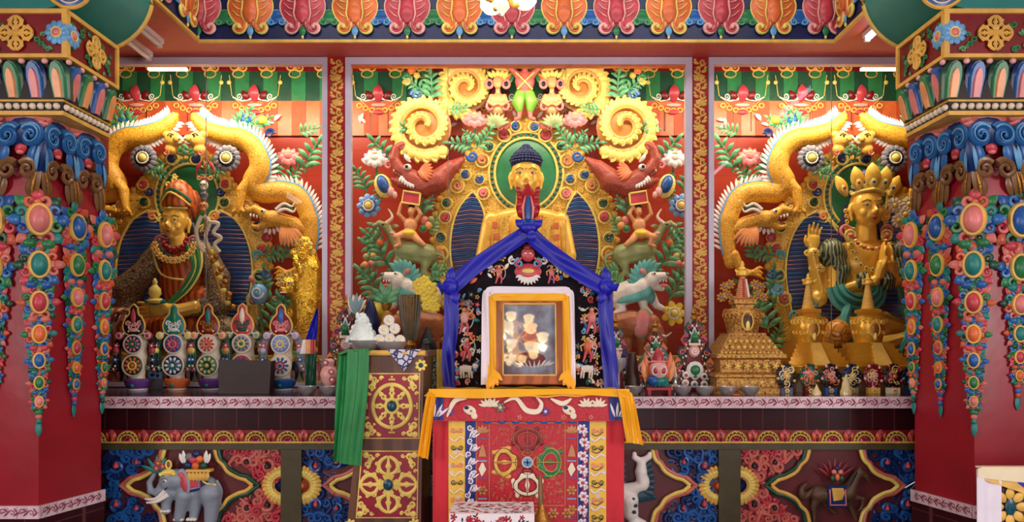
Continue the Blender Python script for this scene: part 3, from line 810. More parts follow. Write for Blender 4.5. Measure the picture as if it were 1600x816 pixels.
    cF = MM(WF(A[0]+.0, A[1]-.0, dg.x, dg.y, s)); c2 = MM(WF(B[0], B[1], 1, -.35, s))
    garland(cF, 0, 306, 660, 34, 3, 1, .9); FRp = MM(WF(A[0], A[1], 0, -1, s)); SDp = MM(WF(A[0], A[1], nAB.x, nAB.y, s))
    garland(SDp, LS*.52, 312, 650, 30, 1, 2); garland(c2, 0, 316, 645, 30, 3, 3, .8)
    garland(FRp, -66, 306, 600, 36, 1, 4); garland(FRp, -140, 306, 650, 34, 4, 6)
    # teal bracket beam resting on the capital
    Zt = zz(15, 3.42); 
    mb = MB(MM(Matrix.Identity(4)))
    K = 16; pr = []
    for i in range(K+1):
        a = PI/2*i/K; pr.append((-2.27+.31*sin(a), Zt+.30*(1-cos(a))))
    pr = [(-3.4, Zt)]+pr+[(-1.95, ZB), (-3.4, ZB)]
    n = len(pr); vs = [(p[0], 3.42, p[1]) for p in pr]+[(p[0], 3.9, p[1]) for p in pr]
    mb.add('teal', vs, [(i, (i+1) % n, n+(i+1) % n, n+i) for i in range(n)]+[tuple(range(n))[::-1], tuple(range(n, 2*n))])
    mb.build('bracket_arm', t)
    BR = MM(WF(XC, 3.42, 0, -1, sc))
    mb = MB(BR); out = smoothpts([(-28, -60), (-26, -10), (-10, 8), (8, 13), (26, 8), (38, -8), (46, -60)], 5)
    mb.tube('goldp', [(p[0], p[1], 2) for p in out], 3, n=6); mb.poly('blue', [(p[0]*.9+.8, p[1]-3) for p in out], 0, 2, .5)
    mb.tube('white', [(p[0]*.72+1.5, p[1]*.9-6, 3) for p in out], 1.2, n=6); mb.poly('navy', [(p[0]*.7+1.6, p[1]*.9-7) for p in out], 2, 3.2, .5)
    mb.build('bracket_medallion', t)
    mb = MB(MM(Matrix.Identity(4)))
    mb.tube('goldp', [(p[0]+.004, 3.9, p[1]-.003) for p in pr[1:-1]], .012, n=6); mb.build('bracket_edge', t)
    return t
pillar(-1); pillar(1)
# ================================================ CENTRE CASE
def limb(mb, m, pts, r, n=10):
    r = r if isinstance(r, (list, tuple)) else [r]*len(pts)
    pts = [p if len(p) == 3 else (*p, 0) for p in pts]
    mb.tube(m, pts, r, n=n)
    for p, q in zip(pts, r): mb.ell(m, p[0], p[1], p[2], q*1.02, n=n, k=6)
MBL = lambda M: MB(M)
def mirr(cx): return Matrix.Translation((2*cx, 0, 0)) @ Matrix.Diagonal((-1, 1, 1, 1))
# painted pleated valance along the top of the back wall
P['valo'] = mat('deep orange cloth paint', (200, 84, 40), rough=.6)
def valance(x0, x1, label, seed):
    M = F(DB-.02); t = T('painted_valance', label, 'valance', at(M, (x0+x1)/2, 212)); rnd = random.Random(seed)
    mb = MB(M); mb.box('dred', x0, x1, 96, 112, -2, 1); 
    x = x0+20
    while x < x1: mb.curl('goldp', x, 104, 9, 1.3, 2, 0, 1, 1); mb.curl('goldp', x+15, 106, 8, 1.3, 2, PI, -1, 1); mb.ring('goldp', x+7, 116, 1, 9, 6, 1.2, n=12, k=5); x += 44
    mb.build('gilded_border', t)
    mb = MB(M); x = x0; k = 0; w = 22
    while x < x1:
        e = min(x+w, x1)
        mb.box(('dgreen', 'green')[k % 2], x, e, 112, 158, -2, .5+k % 2); mb.box((P['valo'], 'orange')[(k+1) % 2], x, e, 158, 212, -2, .5+(k % 2))
        k += 1; x += w
    mb.build('pleated_cloth', t, smooth=False)
    mb = MB(M); x = x0+45
    while x < x1-20:
        mb.leaf('rose', x, 160, -PI/2, 26, 8, 2); mb.leaf('dred', x-9, 158, -PI/2-.6, 18, 5, 2); mb.leaf('dred', x+9, 158, -PI/2+.6, 18, 5, 2)
        for sg in (1, -1):
            for q in (10, 24): mb.curl('white', x+sg*q, 152, 6, 1.3, 1.3, PI/2, sg, 3)
            mb.tube('white', [(x+sg*5, 156, 3), (x+sg*20, 159, 3), (x+sg*34, 153, 3)], 1.2, n=5)
        for q in range(7): mb.ring('goldl', x-30+q*10, 166+8*sin(PI*q/6), 3, 4, 3.5, 1, n=10, k=4)
        mb.ell('rose', x, 176, 3, 9, 4, 2); mb.ell('lpink', x, 165, 3, 12, 3, 2)
        for q in (-40, 40):
            if x0 < x+q < x1: mb.tube('goldl', [(x+q, 118, 2), (x+q*.9, 150, 2), (x+q*.5, 165, 3)], .6, n=4); mb.ell('goldl', x+q, 130, 3, 3.5, 3.5, 2)
        for q in (-28, 30):
            for a in range(3): mb.leaf('white', x+q, 185+a*4, rnd.random()*6, 12, 2.5, 2)
        mb.box('dred', x-14, x-12.6, 168, 205, 0, 2.2); mb.box('dred', x+14, x+15, 168, 205, 0, 2.2)
        x += 92
    mb.build('painted_ornament', t)
valance(547, 1074, 'painted green and orange pleated valance high on the wall of the middle case', 1)
valance(170, 506, 'painted green and orange pleated valance high on the wall of the left case', 2)
valance(1114, 1440, 'painted green and orange pleated valance high on the wall of the right case', 3)
# plinths inside the cases
for (xa, xb, nm, c) in ((165, 506, 'left', 'goldl'), (547, 1074, 'middle', 'goldp'), (1114, 1440, 'right', 'goldl')):
    M = F(5.3); t = T('lotus_plinth', 'low gold edged painted plinth under the statue in the %s case' % nm, 'plinth', at(M, (xa+xb)/2, 606))
    mb = MB(M); mb.box('cream', xa, xb, 560, 600, -40, 8); mb.build('block', t, smooth=False)
    mb = MB(M); x = xa+9
    while x < xb-5:
        mb.leaf(('salmon', 'dblue', 'green')[int(x/18) % 3], x, 597, -PI/2, 34, 8, 9, rise=.08); mb.leaf('lpink', x, 596, -PI/2, 20, 3, 12, rise=.08); x += 18
    mb.build('petal', t); mb = MB(M); mb.box('goldl', xa, xb, 556, 561, -40, 13); mb.box('goldl', xa, xb, 595, 600, -40, 15)
    x = xa+3
    while x < xb: mb.ell('goldl', x, 563, 12, 2.5); x += 6
    mb.build('gold_rim', t, smooth=False)
# gold aureole ------------------------------------------------------------
def curlboss(mb, x, y, r, c, dr=1, rim='goldl', h=8):
    mb.ring(rim, x, y, h-1, r*1.15, r*1.15, r*.22, n=16, k=6)
    mb.curl(c, x, y, r, 1.25, r*.42, -PI*.3, dr, h, rh=1); 
def aureole(label, M, side, halo, wings, bosses, hd='green', seed=3, ccx=820):
    cx = ccx
    t = T('gilded_aureole', label, 'aureole', at(M, cx, 560))
    out = [(cx+x, y) for x, y in side]+[(cx-x, y) for x, y in reversed(side)]
    mb = MB(M); mb.poly('goldf', out, -12, 2, 4)
    K = len(out); big = smoothpts(out+[out[0]], 3)
    for i in range(0, len(big)-1, 1): mb.ell('gold', big[i][0], big[i][1], -2, 6.5, 6.5, 5, n=8, k=5)
    mb.build('gilded_ground', t)
    rnd = random.Random(seed); mb = MB(M)
    xs = [p[0] for p in out]; ys = [p[1] for p in out]
    for i in range(420):
        x = rnd.uniform(min(xs), max(xs)); y = rnd.uniform(min(ys), min(560, max(ys)))
        ins = False; j = K-1
        for q in range(K):
            if (out[q][1] > y) != (out[j][1] > y) and x < (out[j][0]-out[q][0])*(y-out[q][1])/(out[j][1]-out[q][1])+out[q][0]: ins = not ins
            j = q
        if not ins: continue
        if ((x-halo[0])/halo[2])**2+((y-halo[1])/halo[3])**2 < 1.15: continue
        mb.curl('gold', x, y, rnd.uniform(4, 6), 1.1, 1.7, rnd.random()*6, rnd.choice((1, -1)), 2.5, n=5)
    mb.build('gilded_scrollwork', t)
    hx, hy, hrx, hry = halo
    mb = MB(M); mb.ell(hd, hx, hy, 2, hrx, hry, 5, n=32, k=9); mb.build('halo_disc', t)
    mb = MB(M); mb.ring('goldl', hx, hy, 5, hrx+1, hry+1, 2.2, n=40); mb.ring('goldl', hx, hy, 5, hrx+10, hry+10, 2, n=40)
    for i in range(44):
        a = TAU*i/44; mb.ell('teal', hx+cos(a)*(hrx+5.5), hy+sin(a)*(hry+5.5), 5, 3.6, 2.4, 2.5, a, 8, 5)
    mb.build('halo_rim', t)
    for w in wings:
        mb = MB(M); mb.poly('dblue', w, 0, 7, 3); mb.build('blue_rayed_panel', t)
        mb = MB(M); wl = smoothpts(w+[w[0]], 3); mb.tube('goldl', [(p[0], p[1], 7) for p in wl], 1.8, n=6)
        mb2 = MB(M)
        y0, y1 = min(p[1] for p in w), max(p[1] for p in w); y = y0+8
        while y < y1-4:
            X = []; j = len(w)-1
            for q in range(len(w)):
                if (w[q][1] > y) != (w[j][1] > y): X.append((w[j][0]-w[q][0])*(y-w[q][1])/(w[j][1]-w[q][1])+w[q][0])
                j = q
            if len(X) >= 2:
                a, b = min(X)+2, max(X)-2
                mb2.tube(P.setdefault('rayb', mat('deep blue ray paint', (24, 58, 112), rough=.4)), [(a, y+2, 6), ((a+b)/2, y-1, 9), (b, y, 6)], 2.4, n=6)
                mb2.tube('lpink' if (int(y) % 3) else 'lblue', [(a, y-1.5, 7), ((a+b)/2, y-4.5, 9.5), (b, y-3, 7)], .6, n=4)
            y += 6.5
        mb.build('panel_rim', t); mb2.build('ray', t)
    for (x, y, r, c, dr) in bosses:
        mb = MB(M); curlboss(mb, x, y, r, c, dr); mb.build('painted_curl', t)
    return t
side = [(0, 188), (40, 194), (68, 210), (88, 240), (98, 268), (120, 292), (136, 322), (143, 362), (141, 402), (132, 445), (122, 500), (112, 594)]
bs = []
for x, y, r, c, d in ((14, 200, 7, 'blue', 1), (32, 213, 9, 'rose', 1), (56, 231, 7, 'dgreen', -1), (66, 253, 9, 'lorange', 1), (71, 282, 7, 'blue', -1), (64, 304, 8, 'pink', 1),
      (92, 275, 7, 'blue', 1), (105, 292, 9, 'lorange', -1), (121, 319, 7, 'dgreen', 1), (124, 341, 8, 'rose', -1), (131, 372, 7, 'dblue', 1), (131, 398, 10, 'lorange', 1), (124, 430, 8, 'green', -1), (120, 462, 8, 'rose', 1)):
    bs += [(820+x, y, r, c, d), (820-x, y, r, c, -d)]
wing = [(80, 300), (100, 322), (112, 352), (116, 392), (110, 432), (96, 470), (62, 470), (58, 420), (60, 370), (64, 330)]
wings = [[(820+x, y) for x, y in wing], [(820-x, y) for x, y in wing]]
M = F(5.6)
aureole('large gold aureole with painted curls and two blue ribbed panels behind the seated golden Buddha', M, side, (822, 272, 48, 54), wings, bs)
# teal beaded edge on outer side of wings handled by rims
# ------------------------------------------------ Buddha figure
def face(mbf, M, parent, x, y, w, hgt, d, eyec='black', lip='rose', tilt=0, hf=0):
    """eyes, brows, lips, urna as small parts on a head at x,y (centre) of half width w, half height hgt; d = face surface height"""
    mb = MB(M).push(Matrix.Translation((x, y, 0)) @ Matrix.Rotation(tilt, 4, 'Z') @ Matrix.Translation((-x, -y, 0)))
    for sg in (1, -1):
        ex = x+sg*w*.42+hf*w*.2; ey = y-hgt*.02; dd = d*(.90 if hf == 0 else .90+.07*(1 if sg*hf > 0 else -.2))
        mb.ell('cream', ex, ey+hgt*.01, dd, w*.21, hgt*.035, w*.05, n=10, k=5); mb.ell(eyec, ex, ey+hgt*.01, dd+w*.03, w*.075, hgt*.036, w*.04, n=8, k=5)
        mb.tube('dbrown', [(ex-w*.26, ey+hgt*.01, dd-w*.02), (ex, ey-hgt*.045, dd+w*.05), (ex+w*.26, ey+hgt*.01, dd-w*.05)], w*.028, n=5)
        mb.tube('dbrown', [(ex-sg*w*.24, ey-hgt*.17, dd+w*.08), (ex, ey-hgt*.25, dd+w*.06), (ex+sg*w*.30, ey-hgt*.16, dd-w*.08)], w*.026, n=5)
    mb.ell(lip, x+hf*w*.3, y+hgt*.52, d*.93, w*.19, hgt*.04, w*.08, n=10, k=5); mb.ell(lip, x+hf*w*.3, y+hgt*.59, d*.90, w*.14, hgt*.04, w*.08, n=10, k=5)
    mb.ell('rose', x+hf*w*.25, y-hgt*.22, d*1.0, w*.05, n=8, k=5)
    mb.pop(); mb.build('face_paint', parent)
def headblob(mb, m, x, y, w, hgt, h, hf=0, ears=True):
    """skull, cheeks, nose, brow, chin, long ears; hf turns the nose sideways"""
    mb.ell(m, x, y-hgt*.15, h, w, hgt*.85, w*1.0, n=20, k=12); mb.ell(m, x+hf*w*.15, y+hgt*.35, h+w*.18, w*.81, hgt*.60, w*.80, n=18, k=10)
    mb.ell(m, x+hf*w*.2, y+hgt*.80, h+w*.45, w*.34, hgt*.18, w*.35, n=12, k=8)
    mb.tube(m, [(x+hf*w*.25, y-hgt*.2, h+w*.86), (x+hf*w*.34, y+hgt*.08, h+w*1.0), (x+hf*w*.4, y+hgt*.27, h+w*1.14)], [w*.07, w*.09, w*.15], n=8); mb.ell(m, x+hf*w*.4, y+hgt*.28, h+w*1.05, w*.17, hgt*.09, w*.16)
    for sg in (1, -1):
        mb.ell(m, x+sg*w*.45+hf*w*.15, y+hgt*.28, h+w*.62, w*.32, hgt*.26, w*.28)
        mb.ell(m, x+sg*w*.42+hf*w*.15, y-hgt*.25, h+w*.70, w*.3, hgt*.1, w*.2)
        if ears: mb.tube(m, [(x+sg*w*1.0, y-hgt*.18, h+w*.05), (x+sg*w*1.1, y+hgt*.1, h+w*.1), (x+sg*w*1.02, y+hgt*.45, h+w*.15), (x+sg*w*1.0, y+hgt*.62, h+w*.15)], [w*.13, w*.15, w*.1, w*.12], [w*.2, w*.2, w*.14, w*.12])
    mb.ell(m, x+hf*w*.3, y+hgt*.52, h+w*.72, w*.28, hgt*.13, w*.22)
def hand(mb, m, x, y, h, ang, L, sg=1, curl=.5, spread=.16):
    """palm with four bent fingers and a thumb at its side, pointing along ang"""
    ca, sa = cos(ang), sin(ang); px, py = -sa, ca
    mb.tube(m, [(x, y, h), (x+ca*L*.25, y+sa*L*.25, h), (x+ca*L*.5, y+sa*L*.5, h)], [L*.15, L*.24, L*.23], [L*.12, L*.12, L*.1], n=10)
    for i, (o, l) in enumerate(((-.17, .42), (-.06, .5), (.05, .47), (.16, .36))):
        bx, by = x+ca*L*.48+px*o*L, y+sa*L*.48+py*o*L; a = ang+o*spread*6; pts = [(bx, by, h)]
        for k in range(3):
            c = curl*(k+1)*.4; bx += cos(a)*cos(c)*L*l/3; by += sin(a)*cos(c)*L*l/3; pts.append((bx, by, h+sin(c)*L*l/3*(k+1)*.6))
        mb.tube(m, pts, [L*.058, L*.055, L*.05, L*.04], n=7); mb.ell(m, *pts[-1], L*.042, n=7, k=5)
    bx, by = x+ca*L*.15-sg*px*L*.2, y+sa*L*.15-sg*py*L*.2; a = ang-sg*.6
    mb.tube(m, [(bx, by, h), (bx+cos(a)*L*.2, by+sin(a)*L*.2, h+L*.05), (bx+cos(a+sg*.3)*L*.38, by+sin(a+sg*.3)*L*.38, h+L*.08)], [L*.08, L*.065, L*.045], n=7)
M = F(5.35); X0 = 822
t = T('buddha_statue', 'golden seated Buddha with blue-black curled hair before the green halo, middle case', 'statue', at(M, X0, 562))
mb = MB(M)
headblob(mb, 'golds', X0, 276, 23, 34, 0)
mb.tube('golds', [(X0, 300, 0), (X0, 330, -2)], [15, 18], n=14)
mb.ell('golds', X0, 372, -6, 50, 52, 26, n=20, k=12); mb.ell('golds', X0, 342, -6, 58, 20, 18, n=18, k=10)
mb.ell('golds', X0, 430, -4, 40, 50, 26, n=18, k=10)
for sg in (1, -1):
    mb.ell('golds', X0+sg*54, 346, -6, 15, 17, 15)
    limb(mb, 'golds', [(X0+sg*56, 350, -6), (X0+sg*66, 400, 0), (X0+sg*60, 440, 14)], [14, 13, 11]); limb(mb, 'golds', [(X0+sg*60, 440, 14), (X0+sg*20, 468, 34)], [11, 8])
    limb(mb, 'golds', [(X0+sg*26, 520, 0), (X0+sg*86, 530, 22), (X0+sg*10, 540, 46)], [30, 24, 13]); mb.ell('golds', X0, 470, -4, 40, 60, 26)
    hand(mb, 'golds', X0+sg*22, 468, 38, PI if sg > 0 else 0, 40, sg)
for k in range(3): mb.tube('golds', [(X0-15+k, 310+k*5, 8), (X0, 313+k*5, 17), (X0+15-k, 310+k*5, 8)], 1.6, n=6)
blob(mb, 'body', t, .008, 'golds', 3)
face(None, M, t, X0, 276, 23, 34, 23)
mb = MB(M); mb.ell('navy', X0, 254, -3, 25, 20, 24, n=22, k=12); mb.ell('navy', X0, 240, -3, 13, 13, 12)
import itertools
for k in range(7):
    for i in range(15):
        ph = -PI*.48+PI*.96*i/14; el = .10+k*.21
        xx_, yy_, hh_ = 25*sin(ph)*cos(el), -24*sin(el), 25*cos(ph)*cos(el)
        if k < 1 and abs(ph) > 1.2: continue
        mb.ell('navy', X0+xx_, 258+yy_, -3+hh_, 3.0, n=7, k=5)
for i in range(12):
    for k in range(3): a = TAU*i/12; mb.ell('navy', X0+cos(a)*(12-k*4), 236-k*4, -3+sin(a)*(12-k*4), 3, n=7, k=5)
mb.build('curled_hair', t)
# robe with folds: left shoulder covered, gold brocade, orange lining
mb = MB(M)
def robe(u, v):
    a = -1.05+2.1*u; r = 60+6*v; y = 338+v*130
    x = X0+r*sin(a); hh = -6+28*cos(a)+6*v+2.0*sin(u*46+v*3)
    return (x, y+14*abs(sin(a))**2*(1-v), hh)
def robeL(u, v): # slanting opening across the chest
    p = robe(.40+.6*u-(.0)*v, v); q = robe(.62+.38*u, v); f = max(0, 1-v*1.6); return tuple(a*(1-f)+b*f for a, b in zip(p, q))
mb.sheet('goldf', lambda u, v: robeL(u, v), 40, 14, 2); mb.sheet('goldf', lambda u, v: tuple(robe(.30*u*(1-.3*v), v)), 20, 14, 2)
mb.build('robe', t)
mb = MB(M)
for q in (0, .13, .26): mb.tube('orange', [robe(.34+q*.25+.3*(1-v), v) for v in [i/12 for i in range(13)]], [1.5]*13, n=5)
for q in range(5): mb.box('orange', X0-52+q*1, X0-44+q, 350+q*18, 360+q*18, 16+q*2, 20+q*2)
for q in range(5): mb.box('orange', X0+42+q*1, X0+50+q, 352+q*18, 361+q*18, 17+q*2, 23+q*2)
mb.build('robe_border', t)
# ------------------------------------------------ golden cloud scrolls
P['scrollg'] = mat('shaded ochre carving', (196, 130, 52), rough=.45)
def goldscroll(M, x, y, R, dr, label, a0=0):
    t = T('golden_scroll', label, 'scroll ornament', at(M, x, y+R)); K = 60; turns = 1.9
    mb = MB(M); mb2 = MB(M); pts = []
    for i in range(K+1):
        u = i/K; r = (R-13)*(1-u)**.9+3; a = a0+dr*turns*TAU*u; pts.append((x+r*cos(a), y+r*sin(a), 2+6*u))
    mb.tube('goldp', pts, taper(5.5, 3, K+1), n=8); mb.ell('scrollg', x, y, -4, R*.85, R*.85, 5, n=20)
    mb.tube('lorange', [(p[0], p[1], p[2]+3.5) for p in pts], taper(2, 1.2, K+1), n=5)
    mb.build('spiral', t)
    i = 0
    while i < K:
        u = i/K; r = (R-13)*(1-u)**.9+3; a = a0+dr*turns*TAU*u; w = 6.6*(1-u)+3.4; rr = r+w*.75
        mb2.ell('goldl', x+rr*cos(a), y+rr*sin(a), 3+7*u, w, w*1.15, w*.7, a, n=10, k=6)
        mb2.curl('goldl', x+(rr+w*.35)*cos(a), y+(rr+w*.35)*sin(a), w*.9, 1.1, w*.3, a, dr, 6+8*u, n=5)
        i += 1.25 if u < .5 else 2
    mb2.build('cloud_border', t)
M = F(5.5)
goldscroll(M, 662, 198, 52, 1, 'big golden cloud spiral at upper left of the Buddha, above the left red sea monster', PI*.3)
goldscroll(M, 975, 198, 52, -1, 'big golden cloud spiral at upper right of the Buddha, above the right red sea monster', PI*.7)
M = F(5.56)
goldscroll(M, 728, 138, 44, 1, 'golden cloud spiral at the top left of the middle case beside the left naga', PI*.5)
goldscroll(M, 908, 138, 44, -1, 'golden cloud spiral at the top right of the middle case beside the right naga', PI*.5)
# ------------------------------------------------ mirrored carved figures
def both(fn, cx=820):
    for sg, nm in ((1, 'right'), (-1, 'left')): fn(Matrix.Identity(4) if sg > 0 else mirr(cx), nm)
def makara(mm, nm):
    M = F(5.45) @ mm
    t = T('sea_monster', 'red scaly sea monster head with curled trunk below the %s golden spiral' % nm, 'carved creature', at(M, 960, 320))
    mb = MB(M); limb(mb, 'rscale', [(918, 248, -6), (935, 262, 0), (955, 284, 2), (980, 292, 4), (998, 282, 6)], [5, 12, 19, 20, 17])
    limb(mb, 'rscale', [(998, 280, 8), (1014, 268, 12), (1022, 252, 14), (1018, 236, 14), (1010, 230, 14)], [14, 11, 8, 7, 6])
    limb(mb, 'rscale', [(998, 290, 8), (1012, 290, 12), (1024, 284, 14)], [10, 7, 4])
    blob(mb, 'body', t, .009, 'rscale', 4)
    mb = MB(M); mb.curl('pink', 1030, 262, 9, 1.2, 3, PI*.9, 1, 14); mb.curl('salmon', 1014, 232, 8, 1.1, 3.4, PI, -1, 16)
    for i in range(9): mb.leaf('white', 980+i*3.4, 283+5*sin(i*.5), PI*.55-i*.09, 11, 2.6, 20, rise=.1)
    for i in range(5): mb.leaf('white', 1006+i*3.5, 277-i*2.4, PI*.4, 6, 1.3, 19, rise=.05)
    mb.build('teeth_and_fringe', t)
    mb = MB(M)
    for i in range(7): mb.leaf('orange', 984, 272, PI+.5-i*.25, 24, 3.4, 14+i, rise=.15, bend=.5)
    mb.build('mane', t)
    mb = MB(M); mb.ell('white', 1000, 266, 20, 6, 5, 5); mb.ell('black', 1001, 266, 24.5, 2.8); mb.leaf('white', 996, 257, -.5, 16, 3, 16, bend=-.8); mb.build('eye', t)
both(makara)
def jewelbox(mm, nm):
    M = F(5.4) @ mm
    t = T('jewel_offering', 'blue teardrop jewel in gold frame with red box, held up at %s of the Buddha' % nm, 'ornament', at(M, 1020, 318))
    mb = MB(M); out = [(982, 304), (1008, 300), (1011, 318), (984, 322)]; mb.poly('rose', out, -4, 8, 1.5); mb.tube('goldl', [(*p, 8) for p in out+[out[0]]], 1.8, n=6); mb.build('red_box', t)
    mb = MB(M); mb.ell('goldl', 1041, 291, 0, 14, 20, 6, .35, 16); mb.build('gold_setting', t)
    mb = MB(M); mb.ell('blue', 1041, 289, 4, 9, 15, 8, .35, 16); mb.ell('lpink', 1028, 301, 6, 6, 8, 4); mb.ell('lpink', 1022, 306, 6, 4, 6, 4); mb.build('blue_jewel', t)
both(jewelbox)
def boy(mm, nm):
    M = F(5.42) @ mm
    t = T('rider_figure', 'small carved rider lifting the jewel box, seated on the %s green beast' % nm, 'carved figure', at(M, 1000, 378))
    mb = MB(M); headblob(mb, 'skin', 996, 331, 6.5, 8, 6, .6, False); mb.tube('skin', [(996, 337, 4), (998, 344, 3)], 3.5)
    mb.ell('skin', 998, 352, 3, 11, 12, 8); mb.ell('skin', 1000, 366, 4, 11, 9, 9)
    limb(mb, 'skin', [(1006, 346, 4), (1016, 336, 8), (1012, 322, 10)], [4, 3.5, 2.8]); limb(mb, 'skin', [(990, 346, 4), (982, 336, 8), (988, 324, 10)], [4, 3.5, 2.8])
    limb(mb, 'skin', [(1006, 366, 6), (1018, 372, 12), (1014, 384, 12), (1020, 387, 14)], [7, 6, 4, 3]); limb(mb, 'skin', [(994, 368, 6), (984, 378, 12), (976, 384, 12)], [7, 5, 3.5])
    hand(mb, 'skin', 1012, 323, 10, -PI/2, 8); hand(mb, 'skin', 988, 325, 10, -PI/2, 8)
    blob(mb, 'body', t, .006, 'skin', 2)
    mb = MB(M); mb.ell('black', 995, 327, 4, 7.5, 6.5, 7); mb.build('hair', t)
    mb = MB(M); mb.ell('yellow', 1000, 366, 8, 12, 6, 8); mb.build('loincloth', t)
    face(None, M, t, 998, 331, 6.5, 8, 12)
both(boy)
def goat(mm, nm):
    M = F(5.46) @ mm
    t = T('green_beast', 'sage green horned beast rearing on branches, %s of the gold aureole' % nm, 'carved animal', at(M, 1000, 440))
    mb = MB(M); limb(mb, 'sage', [(972, 398, 0), (990, 394, 4), (1010, 392, 6)], [17, 18, 15]); limb(mb, 'sage', [(1010, 390, 6), (1022, 374, 10), (1032, 360, 12)], [13, 9, 7])
    limb(mb, 'sage', [(1032, 358, 12), (1044, 352, 16), (1052, 356, 18)], [7, 5.5, 3.5])
    limb(mb, 'sage', [(1014, 400, 8), (1022, 420, 10), (1010, 434, 12), (1014, 442, 13)], [8, 5, 3.6, 3]); limb(mb, 'sage', [(1004, 404, 4), (1004, 426, 6), (998, 442, 8)], [7, 4.6, 3])
    limb(mb, 'sage', [(970, 402, 4), (978, 424, 6), (968, 436, 4), (972, 448, 6)], [11, 6, 4, 3]); limb(mb, 'sage', [(964, 398, -4), (962, 420, -4), (956, 440, -2)], [9, 5, 3])
    blob(mb, 'body', t, .008, 'sage', 4)
    mb = MB(M)
    for sg in (0, 1): mb.tube('cream', smoothpts([(1034, 352, 14+sg*5), (1024, 342, 14+sg*5), (1030, 330, 14+sg*5)], 4), taper(2.6, .8, 9), n=6)
    mb.leaf('sage', 1026, 356, PI, 12, 3, 14); mb.build('horn', t)
    mb = MB(M)
    for i in range(8): mb.leaf('lpink', 1028-i*2, 366+i*4, PI*.9, 9, 2.3, 18-i*.5)
    mb.ell('black', 1038, 354, 20, 1.8); mb.build('neck_ruff', t)
    mb = MB(M); mb.tube('sage', smoothpts([(958, 396, 2), (946, 402, 2), (948, 420, 2)], 4), taper(3.5, 1, 9), n=6); mb.build('tail', t)
both(goat)
def lion(mm, nm):
    M = F(5.4) @ mm
    t = T('snow_lion', 'white snow lion with turquoise mane and open red mouth, %s of the throne' % nm, 'carved animal', at(M, 985, 490))
    mb = MB(M); limb(mb, 'white', [(968, 462, 0), (985, 456, 6), (1000, 450, 8)], [18, 19, 17])
    limb(mb, 'white', [(1000, 462, 12), (1004, 482, 14), (1010, 488, 16)], [9, 6.5, 5]); limb(mb, 'white', [(1016, 462, 8), (1024, 478, 8), (1032, 482, 10)], [8, 6, 5])
    limb(mb, 'white', [(962, 470, 4), (970, 484, 8), (962, 490, 10)], [12, 8, 6])
    mb.ell('white', 1018, 440, 14, 15, 15, 14); limb(mb, 'white', [(1020, 436, 18), (1032, 434, 24)], [9, 7]); limb(mb, 'white', [(1020, 450, 18), (1030, 453, 22)], [6, 4.5])
    for q in (-4, 0, 4): mb.ell('white', 1011+q, 490, 18, 3); mb.ell('white', 962+q, 492, 12, 3.3)
    blob(mb, 'body', t, .0075, 'white', 3)
    mb = MB(M)
    for i in range(16): a = PI*.35+TAU*.62*i/15; mb.leaf('tealb', 1010+cos(a)*8, 442+sin(a)*10, a, 27, 4.8, 15-abs(i-8)*.4, rise=.2, bend=.8)
    for i in range(8): mb.leaf('tealb', 1012-i*4, 448+i*2, PI*.55+i*.09, 26, 4.5, 22, rise=.1, bend=.5)
    mb.build('mane', t)
    mb = MB(M); mb.ell('red', 1031, 444, 23, 6, 7, 5); mb.leaf('pink', 1026, 448, .1, 12, 3, 26); mb.build('mouth', t)
    mb = MB(M)
    for q in (0, 4, 8): mb.leaf('white', 1027+q, 439, PI/2, 5, 1.2, 28); mb.leaf('white', 1027+q, 451, -PI/2, 4, 1.1, 27)
    mb.build('teeth', t)
    mb = MB(M)
    for q in (0, 11): mb.ell('white', 1017+q*.9, 430, 24-q*.1, 3.6, 3, 3); mb.ell('black', 1018+q*.9, 430, 27-q*.1, 1.5)
    mb.ell('tealb', 1037, 431, 28, 3.5, 2.5, 2.5); mb.leaf('pink', 1006, 430, -PI*.8, 12, 4, 20); mb.build('eye', t)
both(lion)
def elephant_c(mm, nm):
    M = F(5.36) @ mm
    t = T('carved_elephant', 'brown and grey carved elephant with pink ear low down %s behind the throne' % nm, 'carved animal', at(M, 985, 562))
    mb = MB(M); limb(mb, 'salmon', [(960, 508, 0), (985, 506, 6), (1005, 510, 10)], [20, 22, 17]); mb.ell('salmon', 1015, 508, 14, 15, 18, 14)
    limb(mb, 'salmon', [(1024, 514, 20), (1032, 534, 24), (1028, 552, 26), (1036, 560, 28)], [8, 6.5, 5, 3.6])
    limb(mb, 'salmon', [(1000, 520, 12), (1002, 558, 12)], [10, 8]); limb(mb, 'salmon', [(962, 520, 8), (962, 558, 8)], [11, 9]); limb(mb, 'salmon', [(980, 520, 0), (980, 558, 0)], [10, 8])
    blob(mb, 'body', t, .008, P.setdefault('elb', mat('brown elephant paint', (170, 100, 62), rough=.4)), 4)
    mb = MB(M); mb.ell('sage', 1000, 506, 22, 15, 24, 3, .2); mb.ell('pink', 999, 506, 25, 12.5, 21, 2.6, .2); mb.build('ear', t)
    mb = MB(M); mb.tube('white', smoothpts([(1020, 522, 24), (1034, 526, 32), (1042, 520, 36)], 4), taper(2.6, .8, 9), n=6); mb.ell('black', 1020, 504, 27, 1.8); mb.build('tusk', t)
both(elephant_c)
